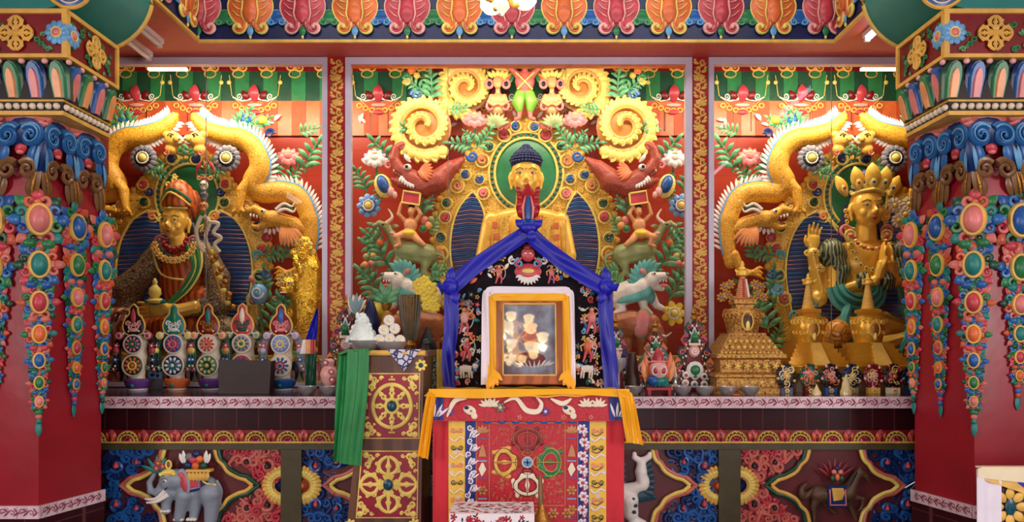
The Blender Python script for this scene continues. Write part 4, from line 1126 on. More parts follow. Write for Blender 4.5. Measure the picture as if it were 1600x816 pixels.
def bigeye(mm, nm):
    M = F(5.5) @ mm
    t = T('gilded_eye_scroll', 'gold scroll with dark blue and red eye-like curls at the %s foot of the aureole' % nm, 'scroll ornament', at(M, 955, 500))
    mb = MB(M); mb.ell('goldf', 960, 452, 0, 24, 26, 7); mb.ell('goldf', 978, 436, 0, 16, 16, 6)
    for i in range(12): a = TAU*i/12; mb.ell('goldl', 960+cos(a)*23, 452+sin(a)*25, 3, 5.5, 5.5, 4)
    mb.build('gold_ground', t); mb = MB(M); curlboss(mb, 957, 453, 13, 'dblue', -1, h=8); mb.ell('white', 953, 448, 14, 2.4); mb.build('blue_curl', t)
    mb = MB(M); curlboss(mb, 977, 438, 7, 'rose', 1, h=7); mb.build('red_curl', t)
both(bigeye)
def naga(mm, nm):
    M = F(5.5) @ mm
    t = T('naga_maiden', 'small golden maiden with big earrings on a lotus shell, top %s of the Buddha' % nm, 'carved figure', at(M, 862, 190))
    mb = MB(M); headblob(mb, 'skin', 862, 132, 8, 10, 8, 0, False); mb.tube('skin', [(862, 140, 4), (862, 150, 2)], 4); mb.ell('skin', 862, 157, 2, 12, 11, 8)
    limb(mb, 'skin', [(852, 152, 4), (848, 162, 8), (856, 168, 12)], [4, 3.4, 3]); limb(mb, 'skin', [(872, 152, 4), (876, 162, 8), (868, 168, 12)], [4, 3.4, 3]); mb.ell('skin', 862, 172, 0, 12, 9, 9)
    hand(mb, 'skin', 857, 168, 13, -.6, 8); hand(mb, 'skin', 867, 168, 13, PI+.6, 8, -1)
    blob(mb, 'body', t, .006, 'skin', 2); face(None, M, t, 862, 132, 8, 10, 16)
    mb = MB(M)
    for i in range(5): mb.leaf('goldl', 854+i*4, 125, -PI/2+(i-2)*.35, 13, 3, 8)
    mb.build('crown', t)
    mb = MB(M)
    for sg in (1, -1): mb.ring('pink', 862+sg*13, 134, 8, 5, 6, 2.2); mb.ell('black', 862+sg*13, 134, 8, 3, 4, 3); mb.ring('pink', 862+sg*12, 168, 8, 5, 6, 2); 
    mb.build('earring', t)
    mb = MB(M); mb.ell('rscale', 866, 188, -4, 16, 14, 5)
    for i in range(9): mb.leaf('sage', 866, 200, -PI/2+(i-4)*.3, 24, 3, 1)
    for i in range(5): mb.curl('rscale', 846+i*3, 196+i*1.5, 6, 1.1, 2, i, 1, 4)
    mb.build('shell', t)
both(naga)
# garuda at the top centre
M = F(5.5)
t = T('garuda_figure', 'red winged figure in green leggings at the top centre above the halo', 'carved figure', at(M, 820, 192))
mb = MB(M); mb.ell('salmon', 820, 128, 2, 16, 18, 10); mb.ell('salmon', 820, 145, 2, 12, 9, 9); headblob(mb, 'salmon', 820, 102, 9, 11, 6, 0, False)
limb(mb, 'salmon', [(808, 118, 4), (796, 108, 8), (806, 98, 8)], [5.5, 4.5, 3.5]); limb(mb, 'salmon', [(832, 118, 4), (844, 108, 8), (834, 98, 8)], [5.5, 4.5, 3.5])
for sg in (1, -1): limb(mb, 'salmon', [(820+sg*8, 176, 6), (820+sg*9, 186, 6), (820+sg*14, 190, 12)], [4.5, 3.6, 3.4])
hand(mb, 'salmon', 806, 98, 8, -1, 9); hand(mb, 'salmon', 834, 98, 8, -2.1, 9, -1)
blob(mb, 'body', t, .006, 'salmon', 2); face(None, M, t, 820, 102, 9, 11, 15)
mb = MB(M)
for sg in (1, -1): mb.tube('sage', [(820+sg*6, 148, 4), (820+sg*11, 164, 8), (820+sg*8, 176, 6)], [9, 10, 5], n=12)
P['lime'] = mat('bright green leggings', (120, 176, 62), rough=.4)
mb.mats = [P['lime']]; mb.build('leggings', t)
mb = MB(M)
for sg in (1, -1):
    for i in range(9): mb.leaf(('goldl', 'orange', 'green')[i % 3], 820+sg*16, 112, (-.9+i*.24) if sg > 0 else PI+.9-i*.24, 40-i*1.5, 5, -2, rise=.1)
    mb.tube('goldl', smoothpts([(820-sg*14, 118, 14), (820, 132, 14), (820+sg*12, 144, 12)], 3), 1.2, n=5)
mb.build('wing', t)
# ------------------------------------------------ flowers and foliage
def lotus(M, x, y, r, label, c='pink', c2='salmon', cat='carved flower', stem=None):
    t = T('lotus_flower', label, cat, at(M, x, y+r))
    mb = MB(M)
    for i in range(7): a = -PI/2+(i-3)*.42; mb.leaf(c2 if i % 2 else c, x, y+r*.5, a, r*1.25, r*.36, 2+(3-abs(i-3)), rise=.2)
    for i in range(5): a = PI/2+(i-2)*.65; mb.leaf(c, x, y, a, r*.95, r*.34, 6, rise=.2)
    mb.ell(c, x, y-r*.05, 5, r*.55, r*.5, r*.4); mb.build('petal', t)
    mb = MB(M); mb.ell('goldl', x, y-r*.35, 9, r*.26, r*.16, r*.2); mb.tube('lgreen', stem or [(x, y+r*.7, -4), (x, y+r*1.7, -6)], 1.8, n=6); mb.build('seed_head', t)
    return t
def daisy(M, x, y, r, c, ring, core, label, n=9, lay=2):
    t = T('rosette_flower', label, 'carved flower', at(M, x, y+r))
    mb = MB(M); mb.flower(c, core, x, y, r, n, 2); 
    if lay > 1: mb.flower(ring, core, x, y, r*.66, n, 5, rot=.3)
    mb.build('petal', t); mb = MB(M); mb.ring('white', x, y, 7, r*.42, r*.42, r*.07, n=16, k=5); mb.ell(core, x, y, 7, r*.32, r*.32, r*.2, n=12); mb.build('flower_centre', t)
    return t
def plant(M, x, y, label, fr, curls=(), fruit=()):
    t = T('carved_foliage', label, 'carved foliage', at(M, x, y))
    mb = MB(M)
    for (px, py, ang, L) in fr: mb.frond('lgreen', px, py, ang, L, None, 4, 0)
    mb.build('leaf_spray', t)
    if curls:
        mb = MB(M)
        for (px, py, r, c, dr) in curls: mb.curl(c, px, py, r, 1.3, r*.34, 0, dr, 4)
        mb.build('painted_curl', t)
    if fruit:
        mb = MB(M)
        for (px, py, r, c) in fruit: mb.ell(c, px, py, 6, r, r, r*.8, n=12); mb.ring('goldl', px, py, 6, r*.9, r*.9, r*.14, n=14, k=5)
        mb.build('painted_fruit', t)
    return t
def cent(mm, nm):
    M = F(5.48) @ mm
    lotus(M, 898, 187, 17, 'pink lotus beside the gold aureole, just inside the big %s spiral' % nm)
    plant(M, 898, 235, 'green leaves under the pink lotus %s of the halo' % nm, [(898, 232, -2.6, 42), (900, 232, -.5, 42), (899, 225, -1.2, 26)], [(902, 245, 10, 'blue', 1)])
    plant(M, 985, 130, 'leaves and blue curl above the big %s golden spiral' % nm, [(968, 160, -1.9, 50), (975, 150, -1.0, 40), (1000, 200, -.2, 30), (938, 170, 2.9, 30)], [(990, 150, 10, 'blue', -1), (1003, 128, 7, 'goldp', 1)], [(996, 112, 6, 'orange'), (1003, 120, 5, 'green'), (988, 120, 5, 'goldp')])
    M = F(5.44) @ mm
    daisy(M, 1063, 322, 19, 'lblue', 'blue', 'goldl', 'light blue rosette flower at the far %s of the middle case' % nm, 9)
    lotus(M, 1053, 248, 18, 'white and lilac lotus bud near the %s frame of the middle case' % nm, 'white', 'lilac')
    plant(M, 1040, 235, 'tall green leaf spray around the lilac bud at %s' % nm, [(1030, 262, -1.3, 55), (1040, 290, .9, 30), (1066, 302, -1.4, 45), (1046, 348, .8, 40)], [(1048, 275, 7, 'green', 1)])
    plant(M, 975, 330, 'upright green leaves and fruit between the %s rider and the aureole' % nm, [(978, 340, -1.57, 48), (974, 330, -2.3, 26), (982, 330, -.8, 26), (968, 366, -2.2, 30)], (), [(976, 345, 6, 'pink'), (970, 353, 6, 'lorange'), (978, 358, 6, 'green'), (966, 344, 5, 'sage')])
    plant(M, 1045, 440, 'branching leaves with berries beyond the %s green beast' % nm, [(990, 430, -.5, 40), (970, 420, 2.8, 34), (1030, 420, -1.1, 60), (1046, 470, -1.3, 60), (1050, 440, -.9, 40), (1040, 400, -1.2, 50), (975, 450, -2.6, 36)], [(950, 372, 8, 'dgreen', 1)],
          [(1058, 412, 6, 'pink'), (1066, 402, 5.5, 'sage'), (1056, 400, 5, 'goldp'), (1044, 380, 6, 'orange'), (1068, 414, 5, 'lorange')])
    daisy(M, 1052, 490, 20, 'yellow', 'yellow', 'goldl', 'large yellow flower low at the %s side of the middle case' % nm, 7)
both(cent)
# ================================================ THRONE
TF, TB, ZT = 3.42, 4.0, 1.2535
P['brred'] = mat('red silk brocade', (196, 26, 42), rough=.5, rgb2=(150, 20, 40), kind='edge', scale=60, bump=.15)
P['redcloth'] = mat('plain scarlet cloth', (206, 30, 46), rough=.6, var=.06, bump=.2, bscale=30)
P['yelbr'] = mat('yellow brocade', (236, 190, 70), rough=.5, rgb2=(206, 206, 196), kind='voronoi', scale=22, ramp=(.1, .3), bump=.2)
P['blubr'] = mat('blue brocade', (28, 44, 140), rough=.5, rgb2=(20, 30, 110), scale=20)
P['ysilk'] = mat('golden yellow silk', (244, 176, 30), rough=.38, var=.08, scale=6, bump=.15, bscale=12)
P['bsilk'] = mat('royal blue silk', (20, 22, 170), rough=.42, var=.12, scale=5, bump=.2, bscale=14)
P['gsilk'] = mat('green silk', (14, 128, 58), rough=.42, var=.15, scale=8, bump=.15, bscale=20)
P['wsilk'] = mat('white silk', (232, 224, 236), rough=.5, var=.04, bump=.15, bscale=10)
P['mauve'] = mat('dull gold thread', (190, 130, 84), rough=.5)
s = TF/FOC; M = F(TF)
t = T('throne', 'tall throne box covered with red, yellow and blue brocade at the centre', 'throne', at(M, 824, 1040))
mb = MB(M); mb.box('redcloth', 676, 973, 640, 1038, -(TB-TF)/s, -1); mb.build('seat_box', t, smooth=False)
def panelbox(nm, m, xa, xb, ya=655, yb=1036, h=1):
    mb = MB(M); K = 14
    mb.sheet(m, lambda u, v: (xa+(xb-xa)*u, ya+(yb-ya)*v, h+.5*sin(u*9+v*5)), K, 8, 1.5); return mb.build(nm, t)
panelbox('scarlet_border', 'redcloth', 680, 702); panelbox('scarlet_border', 'redcloth', 946, 975)
y1 = panelbox('yellow_brocade_strip', 'yelbr', 701, 728, h=2); y2 = panelbox('yellow_brocade_strip', 'yelbr', 920, 947, h=2)
b1 = panelbox('blue_brocade_strip', 'blubr', 727, 744, h=2.4); b2 = panelbox('blue_brocade_strip', 'blubr', 903, 921, h=2.4)
panelbox('brocade_centre', 'brred', 743, 904, h=2)
for xa, xb, par in ((727, 744, 0), (903, 921, 1)):
    mb = MB(M); rnd = random.Random(xa)
    for i in range(9):
        y = 668+i*21; x = (xa+xb)/2+rnd.uniform(-3, 3)
        mb.curl('wsilk', x-3, y, 6, 1.2, 1.6, i, 1, 4, rh=.4, n=5); mb.curl('wsilk', x+4, y+8, 5, 1.2, 1.5, i*2, -1, 4, rh=.4, n=5)
        if par: mb.flower('wsilk', 'rose', x, y+2, 8, 6, 3.6); mb.flower('rose', 'wsilk', x+3, y+12, 5, 5, 4)
        else:
            for q in range(3): mb.leaf('wsilk', x-4+q*3, y+16, -1.2+q*.3, 13, 1.5, 3.6, rise=.02)
    mb.build('woven_blossom', (b1, b2)[par])
for xa, xb, par in ((701, 728, 0), (920, 947, 1)):
    mb = MB(M)
    for i in range(6):
        y = 672+i*27
        mb.curl('pink' if i % 2 == 0 else 'black', xa+8, y, 5, 1.4, .9, 0, 1, 4, rh=.4, n=4); mb.curl('pink' if i % 2 == 0 else 'black', xa+19, y, 5, 1.4, .9, PI, -1, 4, rh=.4, n=4)
        mb.tube('wsilk' if par else 'cream', smoothpts([(xa+2, y+12, 4), (xa+9, y+17, 4), (xa+18, y+11, 4), (xa+25, y+14, 4)], 3), 1.3, .5, n=4)
        if par: mb.tube('navy', smoothpts([(xa+4, y+5, 4), (xa+12, y+9, 4), (xa+22, y+3, 4)], 3), .6, .5, n=4)
    mb.build('woven_cloud', (y1, y2)[par])
# field with four-coloured crossed vajra
mb = MB(M)
for (xa, xb, ya, yb) in ((764.0, 765.2, 661, 790), (882, 883.2, 661, 790), (764, 883, 660, 661.2), (764, 883, 789, 790.2), (744, 745, 656, 1000), (902, 903, 656, 1000)): mb.box('mauve', xa, xb, ya, yb, 1.5, 3.2)
rnd = random.Random(8)
for i in range(230):
    x, y = rnd.uniform(768, 880), rnd.uniform(664, 786)
    if abs(x-824)+abs(y-722) < 56: continue
    mb.curl('mauve', x, y, rnd.uniform(2, 3.6), 1, .45, rnd.random()*6, rnd.choice((1, -1)), 3, rh=.5, n=4)
mb.build('gold_thread_field', t)
VC = (824, 722)
def lobe(k, c, c2):
    mb = MB(M).push(MV(VC[0], VC[1], 1, 1, k*PI/2))
    def arc(r, ry, cx): return [(cx+r*cos(a), ry*sin(a)) for a in [i*TAU/24 for i in range(24)]]
    for sg in (1, -1):
        out = smoothpts([(15, 0), (17, sg*10), (24, sg*14), (30, sg*20), (38, sg*22), (44, sg*19), (50, sg*12), (53, 0)], 4)
        inn = smoothpts([(47, 0), (45, sg*8), (40, sg*14), (32, sg*13), (26, sg*6), (25, 0)], 4)
        mb.poly(c, [(p[0], p[1]) for p in out+inn], 2, 4.2, .6)
        for q in range(4): mb.ell(c, 30+q*7, sg*(21-q*1.5+(1 if q < 2 else -1)), 3, 5, 3.5, 1.3)
        mb.tube(c2, [(p[0], p[1], 4.4) for p in out], .6, n=4); mb.tube(c2, [(p[0], p[1], 4.4) for p in inn], .6, n=4)
    mb.tube(c, [(18, 0, 4), (28, 0, 4), (36, 0, 4), (42, 0, 4), (50, 0, 4)], [3, 1.6, 4, 1.5, 2], .8, n=6)
    mb.tube(c2, [(16, 0, 5), (52, 0, 5)], .5, n=4); mb.ring(c2, 14, 0, 4, 5, 8, .8, n=14, k=4)
    mb.pop(); return mb.build('vajra_lobe', t)
P['dredb'] = mat('dark red embroidery', (130, 12, 34), rough=.5)
lobe(0, P['green'], P['goldp']); lobe(1, P['cream'], P['dbrown']); lobe(2, P['goldp'], P['brown']); lobe(3, P['dredb'], P['mauve'])
mb = MB(M); mb.ell('lblue', *VC, 4, 8, 8, 1.4); mb.ring('cream', *VC, 4.6, 8, 8, .9, n=20, k=5)
mb.box('dblue', VC[0]-5, VC[0]+5, VC[1]-1.2, VC[1]+1.2, 5, 6); mb.box('dblue', VC[0]-1.2, VC[0]+1.2, VC[1]-5, VC[1]+5, 5, 6); mb.build('vajra_hub', t)
# emblem columns left and right of the field
for x in (754, 893):
    mb = MB(M)
    for i, y in enumerate((672, 707, 733, 766, 796)):
        c = 'mauve' if i != 2 else 'cream'
        if i == 0:
            for q in range(5): mb.leaf(c, x, y+4, -PI/2+(q-2)*.6, 12, 2.6, 3, rise=.02)
        elif i == 1: mb.tube(c, [(x, y-12, 4), (x, y-4, 4), (x, y+6, 4)], [1, 4, 6], .7, n=6)
        elif i == 2: mb.tube(c, [(x, y-10, 4), (x, y, 4), (x-1, y+10, 4)], [1.5, 6, 1], .8, n=6)
        else: mb.flower(c, 'goldd', x, y, 8, 6, 3)
        mb.box('purple' if i % 2 == 0 else 'lblue', x-7, x+7, y+12, y+14, 3, 3.6)
    mb.build('emblem', t)
for i in range(7): 
    mb = MB(M); mb.ell('blue', 762+i*22, 659, 3, 7, 3, 1.2); mb.build('woven_lappet', t)
mb = MB(M)
for x in (864, 886, 842): mb.flower('mauve', 'goldd', x, 802, 9, 6, 3)
mb.build('emblem', t)
# valance with dragons
def vf(u, v):
    x = 672+(980-672)*u; return (x-(1-v)*0, 617+40*v, 10+1.2*sin(u*31)+.8*sin(u*77+1)+2*v)
mb = MB(M); mb.sheet('brred', vf, 60, 6, 2); va = mb.build('dragon_valance', t)
mb = MB(M)
for xa, xb in ((674, 694), (950, 978)): mb.sheet('blubr', lambda u, v: (xa+(xb-xa)*u, 617.5+38*v, 13.5+.5*sin(u*9)), 6, 4, 1)
mb.build('blue_corner', va)
mb = MB(M)
def dragonstrip(pts, w): mb.tube('cream', [(p[0], p[1], 14) for p in smoothpts(pts, 6)], [w*(.25+.75*sin(PI*min(.97, max(.03, i/(6*(len(pts)-1)))))) for i in range(6*(len(pts)-1)+1)], 1, n=5)
dragonstrip([(788, 628), (806, 622), (822, 640), (840, 642), (846, 630), (838, 620)], 4.5); dragonstrip([(700, 650), (712, 626), (730, 622)], 4); dragonstrip([(860, 622), (878, 630), (892, 622)], 4)
for x in (735, 888):
    mb.ell('cream', x, 640, 13.5, 11, 7, 1.2, .4); mb.ell('navy', x-5, 636, 14.5, 4, 3, 1); mb.ell('cream', x+7, 649, 13.5, 5, 5, 1.2); mb.ell('salmon', x+2, 641, 14.8, 2, 2, .6)
for x in (762, 915, 770, 934):
    for q in range(6): mb.leaf('cream', x, 634, -PI/2+(q-2.5)*.55, 14, 2.2, 13.5, rise=.02)
for x in (690, 852, 704): mb.flower('purple', 'wsilk', x, 642, 7, 6, 13.5)
mb.flower('grey', 'goldl', 782, 636, 8, 6, 13.5)
for q in range(8):
    x = 680 if q < 4 else 962; mb.leaf('wsilk', x+(q % 4)*3-3, 650, -1.9+(q % 4)*.4, 22, 2, 14.5, rise=.02)
for x in (880, 922, 812): mb.flower('pink', 'rose', x, 651, 4, 5, 14)
mb.build('woven_dragon', va)
# backboard with embroidered figures -----------------------------------
dB = 3.98; M = F(dB)
P['bb'] = mat('black embroidered satin', (16, 14, 22), rough=.75, spec=.15, rgb2=(48, 14, 26), kind='voronoi', scale=26, ramp=(.15, .5), bump=.2)
t = T('throne_backboard', 'gabled dark backboard with embroidered figures behind the framed picture', 'backboard', at(M, 825, 606))
g = [(697, 605), (697, 448), (825, 362), (956, 448), (956, 605)]
mb = MB(M); mb.poly('bb', g, -10, 2, 1); mb.build('board', t, smooth=False)
rnd = random.Random(11)
EC = ('cream', 'salmon', 'lpink', 'blue', 'white', 'rose', 'teal', 'goldp', 'lblue', 'dgreen', 'orange')
def inb(x, y):
    if y > 448: return 702 < x < 951 and not (750 < x < 900)
    return abs(x-825) < (y-368)*1.45 and not (y > 436 and 756 < x < 896) and y > 372
mb = MB(M)
for i in range(520):
    x, y = rnd.uniform(700, 955), rnd.uniform(372, 602)
    if not inb(x, y) or (abs(x-825) < 34 and 385 < y < 450): continue
    c = rnd.choice(EC); a = rnd.random()*TAU; r = rnd.uniform(3.5, 7)
    if i % 3 == 0: mb.curl(c, x, y, r, 1.2, r*.34, a, rnd.choice((1, -1)), 3, n=5, rh=.5)
    elif i % 3 == 1: mb.leaf(c, x, y, a, r*2, r*.45, 2.5, rise=.05)
    else: mb.flower(c, rnd.choice(EC), x, y, r, 5, 2.5)
mb.build('embroidered_scroll', t)
def smallfig(x, y, k, c):
    mb = MB(M).push(MV(x, y, k, k))
    mb.ell('skin', 0, -16, 4, 4, 5, 3); mb.ell('black', 0, -19, 3.6, 4.4, 4, 3); mb.ell(c, 0, -4, 3, 7, 10, 2.5)
    limbc = [(-5, -8, 4), (-12, -4, 4), (-10, 4, 4)]; mb.tube('skin', limbc, [2, 1.6, 1.4], n=6); mb.tube('skin', [(5, -8, 4), (12, -12, 4), (14, -18, 4)], [2, 1.6, 1.4], n=6)
    mb.tube('rose', [(-3, 4, 4), (-5, 14, 4), (-8, 22, 4)], [3, 2.4, 1.8], n=6); mb.tube('rose', [(3, 4, 4), (6, 12, 4), (4, 22, 4)], [3, 2.4, 1.8], n=6)
    mb.ring('white', 0, -2, 3, 14, 18, .8, n=14, k=4, a0=-2.4, a1=1); mb.pop(); mb.build('embroidered_figure', t)
for x, y, k, c in ((726, 500, 1, 'lpink'), (730, 545, .9, 'rose'), (924, 500, 1, 'pink'), (918, 545, .95, 'orange'), (780, 428, .7, 'salmon'), (862, 428, .7, 'salmon'), (705, 470, .8, 'cream')): smallfig(x, y, k, c)
def smallox(x, y, sg):
    mb = MB(M).push(MV(x, y, sg, 1)); mb.tube('white', [(-9, 0, 4), (0, -1, 4), (9, 0, 4)], [5, 5.5, 5], 2, n=8); mb.ell('white', 15, -5, 4, 5, 4, 2)
    for q in (-8, -4, 5, 9): mb.tube('white', [(q, 3, 4), (q+1, 14, 4)], [2, 1.3], n=5)
    mb.tube('goldl', [(17, -9, 4), (20, -14, 4), (16, -17, 4)], .8, n=4); mb.pop(); mb.build('embroidered_deer', t)
smallox(728, 577, 1); smallox(917, 577, -1)
mb = MB(M)  # guardian mask at the apex
mb.ell('rose', 825, 398, 4, 11, 12, 4); mb.ell('dred', 825, 388, 4, 8, 6, 4); mb.ell('rose', 825, 425, 4, 22, 13, 3)
for sg in (1, -1):
    mb.ell('white', 825+sg*4, 397, 8, 2, 1.6, 1); mb.curl('lblue', 825+sg*14, 412, 9, 1.2, 3, -PI/2, sg, 5); mb.curl('white', 825+sg*24, 408, 8, 1.2, 2.4, -PI/2, sg, 4); mb.tube('rose', [(825+sg*10, 404, 6), (825+sg*20, 412, 7), (825+sg*12, 420, 8)], 2.4, n=6)
mb.ell('goldl', 825, 424, 6, 10, 4, 2.5)
for i in range(9): mb.leaf('white', 825, 424, PI/2+(i-4)*.27, 22, 3.6, 4, rise=.05)
mb.build('embroidered_mask', t)
mb = MB(M)
for sg, xe in ((1, 956), (-1, 697)):
    mb.tube('goldd', [(xe, 605, 3), (xe, 448, 3), (825, 362, 3)], 2.2, n=6)
mb.build('gold_edging', t)
# blue scarf draped over the gable --------------------------------------
t = T('blue_scarf', 'royal blue silk scarf draped over the gabled backboard and hanging down both sides', 'scarf', at(M, 825, 606))
P1 = [(703, 612), (701, 560), (704, 505), (703, 462), (706, 449)]
def band(pts, w, nm='scarf_fall', hh=9, seed=0):
    sp = smoothpts([(p[0], p[1], hh) for p in pts], 6); K = len(sp)
    mb = MB(M)
    def fn(u, v):
        f = v*(K-1); i = min(K-2, int(f)); g_ = f-i; a = sp[i]; b = sp[i+1]; x = a[0]+(b[0]-a[0])*g_; y = a[1]+(b[1]-a[1])*g_
        dx, dy = b[0]-a[0], b[1]-a[1]; l = math.hypot(dx, dy) or 1; ww = (w[0]+(w[1]-w[0])*v)*(u-.5)
        return (x-dy/l*ww, y+dx/l*ww, hh+1.0*sin(u*9+v*4+seed)+1.3*sin(v*13+u*3))
    mb.sheet('bsilk', fn, 14, 40, 1.5); return mb.build(nm, t)
band([(704, 612), (701, 560), (706, 510), (706, 450)], (18, 24)); band([(955, 612), (951, 560), (946, 505), (944, 450)], (24, 22), seed=2)
band([(700, 455), (740, 420), (785, 390), (832, 360)], (26, 24), hh=13, seed=1); band([(818, 358), (850, 388), (890, 418), (944, 452)], (24, 26), hh=14, seed=3)
mb = MB(M)
for (x, y, k) in ((705, 449, 1), (946, 449, -1)):
    mb.ell('bsilk', x, y, 14, 13, 14, 8); mb.tube('bsilk', [(x, y, 16), (x-k*14, y+2, 18), (x-k*18, y-4, 17)], [6, 6, 2], n=8); mb.leaf('bsilk', x-k*2, y-4, -PI/2+k*.2, 26, 7, 14, rise=.1); mb.leaf('bsilk', x+k*4, y+6, PI/2-k*.3, 22, 7, 16, rise=.1)
mb.ell('bsilk', 826, 358, 16, 15, 10, 8); mb.leaf('bsilk', 818, 360, -2.3, 18, 6, 18); mb.leaf('bsilk', 834, 360, -.8, 18, 6, 18); mb.leaf('bsilk', 828, 362, 1.3, 20, 7, 20)
mb.build('knot', t)
# flame jewel on the apex
M = F(3.95)
t = T('flame_jewel', 'red flame jewel with blue centre standing on the peak of the backboard', 'finial', at(M, 825, 362))
mb = MB(M); mb.lathe('red', 825, 346, 0, [(5, 0), (16, 8), (19, 20), (17, 33), (10, 46), (3, 56), (.5, 60)], 20, sh=.5)
for sg in (1, -1):
    for q in range(4): mb.leaf('red', 825+sg*14, 340-q*11, -PI/2-sg*(.5-q*.1), 16, 4, 4, bend=sg*.8)
mb.build('flame', t)
mb = MB(M); mb.tube('blue', [(825, 344, 9), (825, 326, 11), (825, 308, 9)], [5, 4.5, 2], n=10); mb.build('blue_core', t)
mb = MB(M)
for sg in (1, -1): mb.tube('pink', [(825+sg*6, 344, 7), (825+sg*8, 326, 9), (825+sg*4, 308, 8)], [2, 2.4, 1], n=8)
mb.build('pink_core', t)
mb = MB(M)
for i in range(5): mb.leaf('blue', 825, 345, PI/2+(i-2)*.55, 20, 6, 6+(i % 2)*2, rise=.1)
for i in range(4): mb.leaf('white', 825, 345, PI/2+(i-1.5)*.55, 15, 3, 8, rise=.1)
mb.build('lotus_foot', t)
# framed picture, leaning back --------------------------------------------
TL = math.radians(13.2)
dP = 3.72; base = F(dP)
M = base @ Matrix.Translation((826, 601, 0)) @ Matrix.Rotation(TL, 4, 'X') @ Matrix.Translation((-826, -601, 0))
t = T('framed_picture', 'framed glazed picture leaning on the throne, draped with white and yellow silk', 'picture', at(M, 826, 601))
mb = MB(M); w = 'wood'
P['oak'] = mat('orange brown frame wood', (176, 96, 52), rough=.3, rgb2=(140, 70, 38), kind='wave', scale=4)
for (xa, xb, ya, yb) in ((770, 787, 462, 601), (868, 885, 462, 601), (787, 868, 462, 471), (787, 868, 586, 601)): mb.box('oak', xa, xb, ya, yb, -4, 4)
mb.build('frame', t, smooth=False)
mb = MB(M)
for (xa, xb, ya, yb) in ((785, 787, 470, 588), (868, 870, 470, 588), (785, 870, 470, 472), (785, 870, 586, 588)): mb.box('goldp', xa, xb, ya, yb, -3, 4.6)
mb.build('inner_fillet', t, smooth=False)
P['print'] = mat('faded landscape print', (176, 192, 214), rough=.6, rgb2=(120, 104, 110), scale=7, ramp=(.35, .6))
mb = MB(M); mb.box('print', 787, 868, 471, 587, -3, -1); mb.build('print', t, smooth=False)
mb = MB(M)
for i in range(9): mb.leaf('white', 815+i*5, 575-abs(i-4)*1.2, -PI/2+(i-4)*.3, 14, 1.6, -1, rise=.01, n=4)
mb.tube('lpink', [(800, 540, -.6), (828, 500, -.6), (850, 540, -.6)], 1.2, .3, n=4); mb.ell('salmon', 828, 520, -1, 12, 20, .6); mb.ell('dred', 828, 560, -1, 26, 12, .5); mb.build('print_figure', t)
mb = MB(M); mb.add('glass', [(787, 471, 1), (868, 471, 1), (868, 587, 1), (787, 587, 1)], [(0, 1, 2, 3)]); 
P['pglass'] = None
def mpglass():
    m = bpy.data.materials.new('glossy picture glass'); m.use_nodes = True; nt = m.node_tree; N = nt.nodes; L = nt.links; N.remove(N['Principled BSDF'])
    t_ = N.new('ShaderNodeBsdfTransparent'); g_ = N.new('ShaderNodeBsdfGlossy'); g_.inputs['Roughness'].default_value = .03
    mx = N.new('ShaderNodeMixShader'); mx.inputs[0].default_value = .22; L.new(t_.outputs[0], mx.inputs[1]); L.new(g_.outputs[0], mx.inputs[2]); L.new(mx.outputs[0], N['Material Output'].inputs[0]); return m
P['pglass'] = mpglass(); mb.mats = [P['pglass']]; mb.build('glazing', t, smooth=False)
def archband(m, x0, x1, y0, y1, wd, hh, nm, r=10, seed=0):
    mb = MB(M); pts = smoothpts([(x0, y1), (x0, (y0+y1)/2), (x0, y0+r), (x0+r*.3, y0+r*.3), (x0+r, y0), ((x0+x1)/2, y0), (x1-r, y0), (x1-r*.3, y0+r*.3), (x1, y0+r), (x1, (y0+y1)/2), (x1, y1)], 7); K = len(pts)
    def fn(u, v):
        i = min(K-1, int(v*(K-1)+.5)); a = pts[max(0, i-1)]; b = pts[min(K-1, i+1)]; dx, dy = b[0]-a[0], b[1]-a[1]; l = math.hypot(dx, dy) or 1
        return (pts[i][0]-dy/l*wd*(u-.5), pts[i][1]+dx/l*wd*(u-.5), hh+1.3*sin(u*9+v*21+seed)-3*(abs(u-.5)*2)**2)
    mb.sheet(m, fn, 8, K-1, 1.2); return mb.build(nm, t)
archband('wsilk', 761, 890, 451, 602, 19, 5, 'white_silk'); archband('ysilk', 768.5, 886, 461, 601, 12.5, 8, 'yellow_silk', 4, 2)
mb = MB(M); mb.sheet('ysilk', lambda u, v: (770+114*u, 455+12*v, 8.5+.8*sin(u*17+v*3)), 20, 4, 1); mb.build('yellow_silk', t)
mb = MB(M)
for (x, k) in ((772, 1), (886, -1)):
    for q in range(4): mb.leaf('ysilk', x-k*4, 580+q*3, PI/2+k*(-.8+q*.35), 24, 5, 8+q, rise=.1)
mb.build('silk_knot', t)
